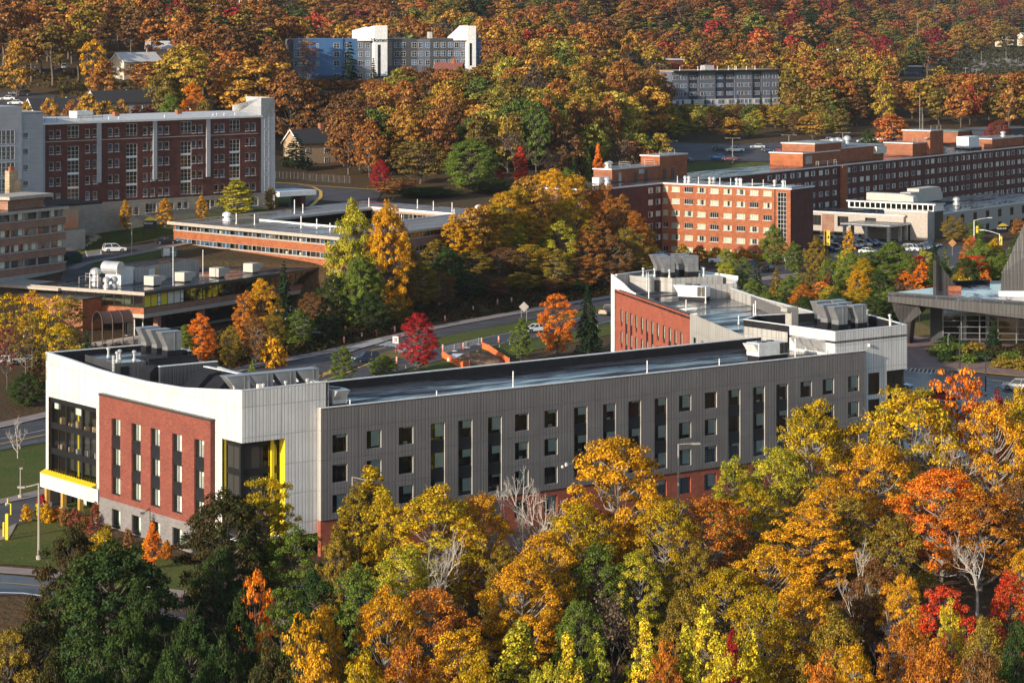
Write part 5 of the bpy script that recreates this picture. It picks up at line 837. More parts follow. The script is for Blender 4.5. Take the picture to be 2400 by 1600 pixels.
def gable(name,label,u,vpeak,d,Lh,Wd,eave,rise,rz,wall,roof,wins_=(),chim=False,cat='house'):
    """House with its gable end facing local -x; peak of the near gable at the given pixel and depth."""
    x,y=at(u,d); zp=CH-(vpeak-YH)/FPX*d; z0=zp-eave-rise; o=thing(name,label,cat,(x,y,z0),rz)
    w_=MB(); w_.add([(0,-Wd/2,-4),(0,Wd/2,-4),(0,Wd/2,eave),(0,0,eave+rise),(0,-Wd/2,eave),(Lh,-Wd/2,-4),(Lh,Wd/2,-4),(Lh,Wd/2,eave),(Lh,0,eave+rise),(Lh,-Wd/2,eave)],[(4,3,2,1,0),(5,6,7,8,9),(0,5,9,4),(6,1,2,7)]); obj('wall',w_,wall,o)
    r_=MB(); e=.5
    for s in (-1,1):
        sl=rise/(Wd/2); yo=s*(Wd/2+e); zo=eave-e*sl
        r_.hexa([(-e,yo,zo),(Lh+e,yo,zo),(Lh+e,0,eave+rise),(-e,0,eave+rise)],[(-e,yo,zo+.25),(Lh+e,yo,zo+.25),(Lh+e,0,eave+rise+.25),(-e,0,eave+rise+.25)],0)
        r_.hexa([(-e-.06,yo,zo-.15),(-e,yo,zo-.15),(-e,0,eave+rise-.15),(-e-.06,0,eave+rise-.15)],[(-e-.06,yo,zo+.26),(-e,yo,zo+.26),(-e,0,eave+rise+.26),(-e-.06,0,eave+rise+.26)],1)
    rf=obj('roof',r_,[roof,'white_paint'],o)
    if chim: obj('chimney',MB().box(Lh*.6,Lh*.6+1.1,-.6,.6,eave,eave+rise+1.6),'old_brick',rf)
    for a,z,s in wins_:
        m=farwin(('house',),1.3,1.5,(.5,),(.5,),'white_frame',('dark_glass','curtain'),())
        if s=='g': put('window',m,o,(-.06,a+.65,z),R(-90))
        else: put('window',m,o,(a,-Wd/2-.06,z))
    return o
HW=((2,3.2,'s'),(8,3.2,'s'),(2,.6,'s'),(8,.6,'s'))
gable('gabled_house','dark roofed house whose white gable sits lowest beside the parked hillside cars',69,233,742,20,7,4.6,2.9,R(32),'tan_wall','dark_shingle',HW)
gable('gabled_house','dark roofed house with small white gable between two golden trees',159,229,752,11,6,4.6,2.6,R(32),'cream_wall','dark_shingle',HW)
gable('gabled_house','long dark roofed townhouse with bright gable and white paned window at its end',215,215,770,22,7.5,5,3,R(34),'grey_lap','dark_shingle',HW+((17,2.6,'s'),(14,2.6,'s')))
gable('gabled_house','dark roofed townhouse with tan gable end above the red shrubs',300,212,778,18,8.5,5,3.6,R(34),'tan_wall','dark_shingle',HW)
gable('gabled_house','grey house tucked in deep shade behind the small orange maple',440,238,785,10,7,4.5,3,R(34),'grey_lap','dark_shingle',HW)
gable('stone_house','sunlit tan gabled house half covered by dark spruce branches',683,305,738,15,8,6.2,3.4,R(38),'tan_wall','dark_shingle',HW+((-.6,3,'g'),),True)
gable('cream_house','cream house with shaded gable behind trunks on the wooded hill',275,125,880,14,8,5.4,2.6,R(40),'cream_wall','pale_roof',HW+((-2,2,'g'),(1,2,'g')))
gable('cream_house','long cream house with pale roof seen through the hillside oaks',345,98,915,22,9,6,2.4,R(12),'cream_wall','pale_roof',HW+((14,3,'s'),(18,3,'s')))
gable('white_gable_house','small white gable roof poking out above rust oaks below the hotel yard',744,216,868,10,6,4,3,R(36),'white_paint','dark_shingle'); gable('white_gable_house','white gable tip with dark roof in front of the charcoal tower, among golden crowns',818,213,870,11,6,4,3,R(36),'cream_wall','dark_shingle')
gable('red_roofed_house','red roofed house with dark chimney before the grey apartment building',1022,148,935,9,7,4,2.2,R(-8),'dark_brick','red_roof',(),True)
gable('hill_house','pale roofed house up on the far hillside among colourful maples',1672,64,1900,16,9,5,2.4,R(10),'cream_wall','pale_roof',HW); gable('hill_house','small white house by the far road among dark trees',2340,86,1850,10,7,5,2.6,R(30),'cream_wall','pale_roof',HW)
gable('hill_house','white house cut by the frame edge beside a bright orange tree',2392,78,1850,10,7,5,2.6,R(30),'cream_wall','pale_roof',HW); gable('hill_house','pink walled house high at the upper left among red maples',118,6,1250,12,8,5,2.5,R(20),'rose_brick','pale_roof',HW); gable('porch_house','white framed gable porch half hidden in rust oaks far right',2344,188,1040,7,7,4.5,3,R(60),'dark_brick','dark_shingle',((-.6,3,'g'),))
slab('low_building','tiny pale building between dark trunks at the middle of the right hillside',  'building',1848,140,1250,6,4,5,0,'cream_wall','concrete',1)
# ================================================================= trees
def leafmesh(name,c,nrm,size,clump,lr,mat,extra=None):
    """c (N,3) leaf centres, nrm (N,3), size (N,) -> mesh of rhombic leaves; extra = (verts, faces) for wood, second slot."""
    N=len(c); r=RNG.normal(size=(N,3)); nrm=nrm/np.linalg.norm(nrm,axis=1)[:,None]; e1=np.cross(nrm,r); e1/=np.maximum(np.linalg.norm(e1,axis=1),1e-6)[:,None]; e2=np.cross(nrm,e1)
    s=size[:,None]*.5; b=nrm*s*.35; V=np.stack([c-e1*s,c-e2*s*.72+b,c+e1*s,c+e2*s*.72+b],1).reshape(-1,3); F=np.arange(4*N).reshape(N,4)
    ev,ef=extra if extra else (np.zeros((0,3)),np.zeros((0,4),int)); nv=len(V); V=np.concatenate([V,ev]); F=np.concatenate([F,np.asarray(ef,int).reshape(-1,4)+nv])
    me=bpy.data.meshes.new(name); me.vertices.add(len(V)); me.vertices.foreach_set('co',V.astype(np.float32).ravel()); me.loops.add(F.size); me.loops.foreach_set('vertex_index',F.astype(np.int32).ravel()); me.polygons.add(len(F)); me.polygons.foreach_set('loop_start',np.arange(0,F.size,4,dtype=np.int32))
    mi=np.zeros(len(F),np.int32); mi[N:]=1; me.polygons.foreach_set('material_index',mi)
    for nm,a in (('clump',clump),('leafr',lr)):
        at_=me.attributes.new(nm,'FLOAT','POINT'); at_.data.foreach_set('value',np.concatenate([np.repeat(a,4),np.zeros(len(ev))]).astype(np.float32))
    me.update(); me.materials.append(MATS[mat]); 
    if extra: me.materials.append(MATS['bark'])
    return me
ENV={'oak':([0,.08,.25,.5,.75,.92,1],[.25,.62,.9,1,.86,.5,.12]),'oval':([0,.1,.3,.55,.8,.95,1],[.3,.7,.95,1,.72,.35,.06]),'col':([0,.1,.35,.6,.85,1],[.4,.8,1,.85,.5,.1]),'shrub':([0,.3,.7,1],[.8,1,.75,.2]),'cone':([0,.08,.5,1],[.8,1,.55,.04])}
def tubes_arr(segs,n=5):
    vs,fs=[],[]
    for p0,p1,r0,r1 in segs:
        p0=np.array(p0);p1=np.array(p1); d=p1-p0; d/=max(np.linalg.norm(d),1e-6); a=np.array([0,0,1.]) if abs(d[2])<.9 else np.array([1.,0,0]); e=np.cross(d,a); e/=np.linalg.norm(e); g=np.cross(d,e); o=len(vs)
        for p,r in ((p0,r0),(p1,r1)):
            for j in range(n): t=2*math.pi*j/n; vs.append(p+(e*math.cos(t)+g*math.sin(t))*r)
        fs+= [(o+j,o+(j+1)%n,o+n+(j+1)%n,o+n+j) for j in range(n)]
    return np.array(vs),np.array(fs)
def broad(seed,shape,H,Rr,base,ncl,nlf,leaf,flat=.55,lump=.3,rcf=.24,wood=True,droop=0.):
    rg=np.random.default_rng(seed); ph=rg.uniform(0,6.28,6); cs=[]; tries=0; dm=Rr*rcf*.8
    while len(cs)<ncl and tries<ncl*40:
        tries+=1; t=rg.uniform(0,1)**.85; a=rg.uniform(0,2*math.pi); lob=1+lump*(math.sin(3*a+ph[0]+t*4)*.5+math.sin(5*a+ph[1]-t*6)*.3+math.sin(2*a+ph[2])*.4)
        rr=np.interp(t,*ENV[shape])*Rr*lob*(rg.uniform(.25,1)**.45); p=np.array([rr*math.cos(a),rr*math.sin(a),H*(base+(1-base)*t)+rg.normal(0,.03*H)])
        if cs and np.min(np.linalg.norm((np.array(cs)-p)*[1,1,1.3],axis=1))<dm: continue
        cs.append(p)
    cs=np.array(cs); n=len(cs); rad=Rr*rcf*rg.uniform(.7,1.35,n); cc=np.repeat(np.arange(n),np.maximum(3,(nlf/n*(rad/rad.mean())**2).astype(int))); N=len(cc)
    d=rg.normal(size=(N,3)); d/=np.linalg.norm(d,axis=1)[:,None]; d[:,2]=np.where(d[:,2]<-.2,-d[:,2]*.6,d[:,2]); q=rg.uniform(.25,1,N)**.5
    pos=cs[cc]+d*(rad[cc]*q)[:,None]*[1,1,flat]; pos[:,2]-=droop*(rad[cc]*q)*np.hypot(d[:,0],d[:,1]); out=pos-np.array([0,0,H*(base+.25)]); out/=np.linalg.norm(out,axis=1)[:,None]
    nr=d*.7+out*.5+np.array([0,0,.35])+rg.normal(0,.55,(N,3)); cv=np.clip(rg.beta(.9,1.1,n)[cc]*.8+rg.uniform(0,.3,N)-.05,0,1)
    c=(pos,nr,leaf*rg.uniform(.65,1.35,N),cv,rg.uniform(0,1,N))
    segs=[]
    if wood:
        tr=H*.022; pts=[np.array([0,0,-1.])]; 
        for k in range(1,6): pts.append(np.array([rg.normal(0,.012)*H,rg.normal(0,.012)*H,H*.82*k/5]))
        for k in range(5): segs.append((pts[k],pts[k+1],tr*(1-k*.16),tr*(1-(k+1)*.16)))
        for i in rg.permutation(n)[:max(10,int(n*.5))]:
            e=cs[i]; zb=max(H*base*.6,min(e[2]-np.hypot(e[0],e[1])*.7,H*.78)); k=int(min(4,zb/(H*.82)*5)); b=pts[k]+(pts[k+1]-pts[k])*((zb/(H*.82)*5)-k); m=(b+e)/2+np.array([0,0,-.04*H+rg.normal(0,.02*H)]); r0=tr*.36
            segs+= [(b,m,r0,r0*.65),(m,e,r0*.65,r0*.25)]
            for _ in range(2): f=e+rg.normal(0,rad[i]*.6,3); segs.append((e,f,r0*.25,r0*.1))
    return c,segs
def conifer(seed,H,Rr,nl,leaf,per=26,open_=.0):
    rg=np.random.default_rng(seed); P,Nn,C=[],[],[]; segs=[((0,0,-1),(0,0,H*.5),H*.02,H*.013),((0,0,H*.5),(0,0,H*.985),H*.013,.02)]
    for k in range(nl):
        t=(k+.5)/nl; z=H*(.07+.92*t); rr=Rr*(1-t)**.85*rg.uniform(.85,1.1)+.12; nb=int(7+6*(1-t))
        for j in range(nb):
            a=rg.uniform(0,6.283); L=rr*rg.uniform(.75,1.12); m=max(4,int(per*(L/Rr)+4)); s=rg.uniform(.1,1,m)**.7; w=rg.normal(0,.12+.1*open_,m)*L*(1.1-s*.6)
            x=np.cos(a)*L*s-np.sin(a)*w; y=np.sin(a)*L*s+np.cos(a)*w; zz=z+.10*L*s-.38*L*s*s+rg.normal(0,.05,m)*L*.6; P.append(np.stack([x,y,zz],-1)); C.append(np.full(m,rg.uniform()))
            Nn.append(np.stack([np.cos(a)*.35+rg.normal(0,.45,m),np.sin(a)*.35+rg.normal(0,.45,m),.8+rg.normal(0,.3,m)],-1)); segs.append(((0,0,z),(np.cos(a)*L*.85,np.sin(a)*L*.85,z-.2*L),.05,.015))
    P=np.concatenate(P); return (P,np.concatenate(Nn),leaf*rg.uniform(.6,1.4,len(P)),np.concatenate(C),rg.uniform(0,1,len(P))),segs
def bare(seed,H,Rr,lv=5,leafn=0,leaf=.3):
    rg=np.random.default_rng(seed); segs=[]; tips=[]
    def grow(p,d,L,r,k):
        q=p+d*L; m=p+d*L*.5+rg.normal(0,.05*L,3); segs.append((p,m,r,r*.85)); segs.append((m,q,r*.85,r*.68))
        if k==0: tips.append(q); return
        for i in range(rg.integers(2,4) if k<lv else 4):
            e=d+rg.normal(0,.62,3)*[1,1,.5]+np.array([0,0,.12]); e/=np.linalg.norm(e); grow(q if i<2 else p+d*L*rg.uniform(.55,.95),e,L*rg.uniform(.58,.8),r*rg.uniform(.5,.68),k-1)
    grow(np.array([0,0,-1.]),np.array([0,0,1.]),H*.36,H*.021,lv); tips=np.array(tips); sc=Rr/max(np.percentile(np.hypot(tips[:,0],tips[:,1]),92),.1); sz=H/tips[:,2].max()
    S=np.array([sc,sc,sz]); segs=[(np.array(a)*S,np.array(b)*S,r0,r1) for a,b,r0,r1 in segs]; tips=tips*S
    if not leafn: return None,segs
    i=rg.integers(0,len(tips),leafn); pos=tips[i]+rg.normal(0,.25,(leafn,3)); return (pos,rg.normal(size=(leafn,3))+[0,0,.4],leaf*rg.uniform(.6,1.3,leafn),rg.uniform(0,1,len(tips))[i],rg.uniform(0,1,leafn)),segs
PROTO={}
def mk(key,c,segs,H,Rr,mat='leaves',bark='bark',single=False):
    ev,ef=tubes_arr(segs,4 if single else 6) if segs else (None,None)
    if single: PROTO[key]=(H,Rr,leafmesh(key,*c,mat,(ev,ef)),None); return
    tm=bpy.data.meshes.new('trunk'); tm.from_pydata([tuple(v) for v in ev],[],[tuple(int(i) for i in f) for f in ef]); tm.materials.append(MATS[bark]); tm.update()
    PROTO[key]=(H,Rr,leafmesh('crown',*c,mat) if c else None,tm)
for s in range(4): mk(f'oak{s}',*broad(100+s,'oak',14,6.5,.14,190,[27000,27000,19000,22000][s],.26,.7,.36,.155),14,6.5,bark='limb_bark')
for s in range(3): mk(f'map{s}',*broad(120+s,'oval',13,5,.12,170,20000,.24,.75,.3,.17),13,5)
for s in range(2): mk(f'asp{s}',*broad(140+s,'col',13,2.8,.12,120,9500,.27,.85,.3,.22),13,2.8)
for s in range(2): mk(f'den{s}',*broad(150+s,'oval',12,6,.05,200,30000,.26,.7,.26,.155),12,6)
for s in range(4): mk(f'mid{s}',*broad(160+s,'oak' if s<3 else 'oval',15,6.5,.2,115,6500,.6,.66,.38,.2),15,6.5)
for s in range(2): mk(f'mov{s}',*broad(170+s,'oval',13,5,.16,75,4200,.58,.6,.25,.25),13,5)
for s in range(2): mk(f'thin{s}',*broad(180+s,'oak',13,5.5,.35,70,2600,.42,.45,.35,.2),13,5.5)
for s in range(6): mk(f'far{s}',*broad(200+s,['oak','oval','oak','col','oak','oval'][s],16,6.3 if s!=3 else 4.,.25,60,1900,1.,.72,.42,.24),16,6.3 if s!=3 else 4.,single=True)
for s in range(2): mk(f'fov{s}',*broad(210+s,'oval',14,4.5,.2,40,1200,1.0,.65,.25,.28),14,4.5,single=True)
for s in range(2): mk(f'tall{s}',*broad(220+s,'oak',20,5.2,.42,50,1500,1.0,.6,.35,.27),20,5.2,single=True)
for s in range(2): mk(f'spr{s}',*conifer(230+s,12,3.6,26,.42,30),12,3.6,'needles')
for s in range(2): mk(f'pin{s}',*conifer(240+s,16,5,15,.75,16,1.),16,5,'needles')
for s in range(2): mk(f'fsp{s}',*conifer(250+s,16,4,13,1.1,9),16,4,'needles',single=True)
for s in range(2): mk(f'bar{s}',*bare(260+s,13,5,6),13,5,bark='pale_bark')
for s in range(2): mk(f'twg{s}',*bare(270+s,11,4.5,6,1500,.34),11,4.5)
for s in range(3): mk(f'shr{s}',*broad(280+s,'shrub',2,1.6,.02,40,1500,.26,.7,.25,.32),2,1.6)
PAL={'rust':('rust brown',(.34,.12,.032),(.45,.185,.034)),'orange':('orange brown',(.56,.20,.026),(.40,.125,.022)),'gold':('golden',(.70,.32,.018),(.50,.26,.02)),'yellow':('bright yellow',(.78,.52,.035),(.50,.45,.04)),'olive':('olive',(.21,.155,.026),(.33,.20,.028)),'green':('green',(.11,.165,.03),(.18,.21,.035)),
 'dark':('dark green',(.036,.068,.022),(.068,.095,.024)),'lime':('lime green',(.26,.30,.035),(.34,.30,.03)),'crimson':('crimson',(.46,.018,.036),(.28,.02,.026)),'red':('scarlet',(.66,.045,.025),(.5,.07,.025)),'flame':('flame orange',(.80,.25,.025),(.70,.15,.022)),'brown':('dull brown',(.19,.09,.034),(.25,.11,.036)),'ygreen':('yellow-green',(.55,.44,.035),(.25,.26,.03)),'goldgreen':('green-gold',(.62,.34,.014),(.29,.235,.02)),'pine':('blue-green',(.030,.058,.028),(.045,.07,.03)),'spruce':('dark green',(.018,.036,.018),(.03,.05,.022)),'grey':('grey-brown',(.14,.1,.075),(.18,.11,.06)),'maroon':('dark maroon',(.075,.045,.02),(.05,.065,.02)),'rose':('rose red',(.32,.07,.06),(.22,.09,.04))}
ORD='first second third fourth fifth sixth seventh eighth ninth tenth eleventh twelfth thirteenth fourteenth fifteenth sixteenth seventeenth eighteenth nineteenth'.split()
TENS=['','','twent','thirt','fort','fift','sixt','sevent','eight','ninet']
def ordn(n): return ORD[n-1] if n<20 else (TENS[n//10]+'ieth' if n%10==0 else TENS[n//10]+'y-'+ORD[n%10-1]) if n<100 else f'hundred-{ordn(n-100)}' if n>100 else 'hundredth'
TODO={}        # (zone, colour word, kind) -> [(u, object)]
def plant(key,x,y,H,Rr,col,kind=None,label=None,zone=None,group=None,rz=None,jit=.14):
    ph,pr,cm,tm=PROTO[key]; kind=kind or {'oak':'oak_tree','mid':'oak_tree','far':'oak_tree','tall':'oak_tree','map':'maple_tree','mov':'maple_tree','den':'maple_tree','fov':'maple_tree','asp':'birch_tree','thin':'birch_tree','spr':'spruce_tree','fsp':'spruce_tree','pin':'pine_tree','bar':'bare_tree','twg':'bare_tree','shr':'shrub'}[key.rstrip('0123456789')]
    z=gz1(x,y)-.05
    if not label and kind in ('oak_tree','maple_tree'): kind='maple_tree' if col in ('red','crimson','flame','rose') else 'oak_tree' if col in ('rust','brown') else 'orangeleaf_tree' if col=='orange' else 'goldleaf_tree' if col in ('gold','goldgreen','yellow') else 'broadleaf_tree'  # kind word picked by leaf colour alone; the tree shapes are shared
    rz=WR.uniform(0,6.28) if rz is None else rz; w_,a,b=PAL[col]
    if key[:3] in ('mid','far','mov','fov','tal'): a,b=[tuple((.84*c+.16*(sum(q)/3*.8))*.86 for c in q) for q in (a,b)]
    s=(Rr/pr,Rr/pr,H/ph); v=1+WR.uniform(-jit,jit)
    def tint(o): o.color=(*[max(0,c*v*(1+WR.uniform(-.06,.06))) for c in a],1); o['tint2']=[c*v for c in b]
    if tm is None: r=put(kind,cm,None,(x,y,z),rz); tint(r)
    else:
        r=put(kind,None,None,(x,y,z),rz); put('trunk',tm,r)
        if cm: tint(put('crown',cm,r))
    r.scale=s; cat=kind.replace('_tree','')+' tree' if kind!='shrub' else 'shrub'; tag(r,label,cat,group)
    if not label: TODO.setdefault((zone,w_,kind),[]).append((1200+FPX*x/y,r)); r['group']=group or f'trees {zone}'
    return r
def tp(u,vt,w_,d,key,col,label=None,zone=None,kind=None,group=None):
    x,y=at(u,d); H=CH-(vt-YH)/FPX*d-gz1(x,y)
    if H<1.2: print('LOW TREE',u,vt,d,round(H,1)); H=2.
    return plant(key,x,y,H,w_*d/FPX/2,col,kind,label,zone,group)
def tb(u,vt,vb,w_,key,col,label=None,zone=None,kind=None,group=None):   # by the pixel of its foot
    x,y=G(u,vb); return tp(u,vt,w_,y,key,col,label,zone,kind,group)
ZF='before the grey wing'; ZB='on the slope along the bottom edge'; ZK='on the bank above the main road'; ZM='in the woods above the courtyard hall'; ZL='on the hill behind the gabled houses'; ZG='in the grove before the performance hall'; ZR='in the woods behind the long brick hall'; ZA='below the grey apartment block'; ZD='around the blue apartment building'
# ---- near trees, one by one (photo pixel of the crown, depth)
tp(168,1252,170,258,'den0','maroon','dark maroon tree at the corner of the front lawn, nearest the grey lamp post')
tp(245,1262,150,266,'map1','goldgreen','small yellow-green tree behind the big dark green maple on the front lawn')
tp(262,1300,330,250,'den1','dark','largest dark green maple of the near corner, in front of the grey masonry base')
tp(322,1385,150,246,'den0','dark','dark green maple leaning out from the big maple towards the front road')
tp(90,1440,200,240,'den0','maroon','dark reddish-green bush-like tree in the bottom corner beneath the dark maples')
tp(205,1480,220,236,'den1','dark','low dark green tree overlapping the foot of the biggest maple')
tp(300,1475,200,230,'den0','dark','broad shaded green tree low in the corner below the dark maples')  # low corner crowns: shade put into the dark leaf colour
tp(530,1170,225,268,'den1','maroon','dark olive maple covering the corner of the brick panel')
tp(512,1300,130,262,'den0','dark','shadowed dark green maple below the olive one, right of the gap to the front road')
tp(625,1122,150,274,'map2','goldgreen','bright gold and green maple in front of the yellow fins')
tp(690,1248,170,268,'map0','green','green maple at the brick pier between white block and grey wing')
tp(735,1350,150,258,'den0','dark','dark green tree under the bright maple, facing the brick pier')
tp(598,1345,92,240,'thin0','flame','slim flame orange maple rising alone before the dark trees')
tp(560,1420,130,236,'den0','dark','dark shaded tree beside the slim flame orange maple')
tp(445,1465,140,232,'den1','dark','dark tree above the bottom edge, left of the flame orange maple')
tp(868,1115,150,276,'asp0','goldgreen','narrow olive gold tree hiding the street lamp at the start of the grey wing'); tp(835,1150,110,275,'map1','olive',None,ZF); tp(905,1170,100,272,'map0','goldgreen',None,ZF)
tp(1020,1162,250,270,'oak0','goldgreen','broad gold and green oak with pale bare limbs, left of the bare tree'); tp(1120,1168,150,273,'oak2','gold','golden oak crown against the brick base, just left of the bare tree')
tp(1232,1078,190,276,'bar0','grey','leafless pale tree standing before the middle of the grey wing','x')
tp(1448,1040,255,276,'oak1','gold','tallest golden oak before the middle of the grey wing, right of the bare tree'); tp(1350,1190,170,270,'oak3','goldgreen',None,ZF); tp(1560,1180,160,272,'oak2','goldgreen',None,ZF)
tp(1280,1260,190,262,'oak3','gold',None,ZF); tp(1225,1320,200,256,'oak1','gold',None,ZF); tp(1400,1290,160,262,'map1','green',None,ZF); tp(950,1290,170,262,'oak3','ygreen',None,ZF)
tp(1668,1172,185,276,'oak2','orange','rust orange oak beneath the right half of the brick base'); tp(1720,1085,120,296,'map0','ygreen',None,ZF); tp(1760,1150,150,285,'oak0','goldgreen',None,ZF)
tp(1905,962,205,300,'oak0','goldgreen','gold and green oak reaching up to the windows near the white end block'); tp(1820,1060,150,292,'oak3','ygreen',None,ZF)
tp(2130,925,290,300,'oak2','goldgreen','wide golden green oak overhanging the corner of the parking lot'); tp(2240,878,150,306,'thin1','flame','sparse orange-leaved oak top with bare branches over the parking lot'); tp(2330,960,190,298,'oak3','gold',None,ZF)
tp(2395,930,130,304,'map1','goldgreen','gold tree with green shade cut by the right frame edge at the lot'); tp(2340,935,70,312,'map0','red','small scarlet maple behind the golden crowns at the parking lot')
tp(2205,1108,240,284,'oak1','flame','bright orange oak below the parking lot, largest orange crown on that side'); tp(2060,1050,190,292,'oak1','gold',None,ZF); tp(1945,1130,170,284,'oak3','gold',None,ZF); tp(1900,1190,190,276,'map2','gold','dense golden maple in front of the dark gap below the parking lot')
tp(2300,1160,200,280,'oak0','orange',None,ZF); tp(2390,1130,170,284,'oak2','brown',None,ZF); tp(2100,1220,160,270,'map1','olive',None,ZF)
tp(2025,1250,110,262,'bar1','grey','bare grey bush-like tree in the dark gap of the right slope'); tp(2290,1240,150,272,'bar0','grey','half bare grey tree leaning beside the bright orange oak')
for u,vt,w_,d,k,c in [(1010,1388,260,250,'oak2','orange'),(905,1400,180,246,'oak0','gold'),(1085,1480,230,240,'map2','gold'),(840,1340,170,254,'map0','green'),(1215,1470,160,238,'asp1','ygreen'),(1330,1515,110,232,'asp0','yellow'),(1395,1505,100,234,'asp1','lime'),(1510,1480,110,236,'asp0','yellow'),(1560,1530,120,228,'map1','orange'),(1440,1380,190,252,'twg0','grey'),(1610,1400,190,250,'den1','olive'),(1360,1410,150,250,'map2','green'),(1700,1340,190,258,'oak1','goldgreen'),(1800,1290,200,262,'oak3','gold'),(1880,1370,230,252,'oak0','gold'),(1780,1400,190,246,'oak2','goldgreen'),(1655,1440,120,238,'asp1','yellow'),(1610,1500,110,230,'asp0','ygreen'),(1712,1508,75,228,'map1','crimson'),(1760,1500,110,230,'asp1','yellow'),(1700,1540,180,224,'map0','yellow'),(1960,1440,190,244,'den0','olive'),(2000,1520,170,232,'oak2','gold'),(2080,1420,110,250,'bar1','grey'),(2120,1360,150,258,'oak3','gold'),(2210,1378,150,252,'map2','red'),(2225,1425,100,244,'map0','yellow'),(2130,1470,170,238,'oak1','orange'),(2370,1352,130,258,'map1','red'),(2395,1300,110,266,'oak0','gold'),(2310,1460,160,240,'oak2','olive'),(2390,1480,140,236,'den1','dark'),(2190,1530,190,226,'oak0','orange'),(2300,1540,180,224,'oak1','brown'),(1930,1560,170,220,'map0','orange'),(1290,1560,150,220,'map2','ygreen'),(1120,1560,190,220,'map1','goldgreen'),(960,1530,190,228,'oak3','orange'),(850,1560,170,222,'map0','goldgreen'),(715,1450,130,236,'thin1','gold'),(660,1380,150,250,'map2','green'),(760,1430,120,244,'oak2','gold'),(640,1540,190,224,'den0','maroon'),(740,1540,150,224,'map1','gold'),(520,1530,170,226,'den1','dark'),(400,1555,170,222,'den1','dark'),(120,1560,190,224,'den0','maroon'),(20,1480,130,236,'map2','olive'),(1180,1290,120,262,'map1','olive'),(1500,1300,150,262,'oak1','ygreen'),(1630,1290,130,264,'map0','olive'),(1990,1170,150,280,'map2','olive'),(2050,1320,180,262,'den0','brown'),(790,1250,110,266,'den0','olive')]: tp(u,vt,w_*.86,d,k,c,None,ZB if vt>1300 else ZF)  # dark crowns at lower left carry shade in their leaf colour
for u,vt,w_,d,lb in [(1255,1150,120,274,'thin bare sapling just right of the tall leafless tree'),(1020,1235,150,262,'bare pale limbs showing inside the broad gold oak'),(2200,980,170,298,'bare grey limbs over the lot inside the golden oaks'),(1010,1350,90,250,'small white-stemmed bare tree above the rust oak near the bottom')]: tp(u,vt,w_,d,'bar0' if w_>100 else 'bar1','grey',lb)
# saplings and shrubs by the near block
tb(222,1180,1292,38,'asp1','rose','slim rose red sapling at the end of the porch planting bed'); tb(357,1230,1335,42,'asp0','flame','young orange maple staked on the front lawn before the grey base'); tb(42,970,1075,50,'bar1','grey','leafless sapling on the lawn by the road, left of the glass front')
for i,(u,v,w_,c,lb) in enumerate([(62,1222,26,'gold','golden shrub at the tip of the entrance bed'),(90,1218,30,'yellow','yellow shrub second along the entrance bed'),(108,1225,34,'gold','large golden shrub before the first porch post'),(98,1198,26,'crimson','crimson shrub beside the first porch post'),(132,1222,36,'orange','orange shrub between the first two porch posts'),(152,1232,28,'brown','brownish shrub below the second porch post'),(176,1240,34,'rose','dark red shrub below the third porch post'),(200,1252,30,'brown','dull brown shrub near the last porch post'),(250,1268,28,'olive','low olive shrub against the grey masonry base'),(300,1285,28,'brown','low brown shrub under the second base window'),(345,1298,26,'gold','pale gold shrub under the third base window'),(392,1310,30,'orange','orange shrub at the foot of the base near the olive maple')]):
    x,y=G(u,v); plant(f'shr{i%3}',x,y,1.5+WR.random()*.7,w_*y/FPX/2,c,label=lb)
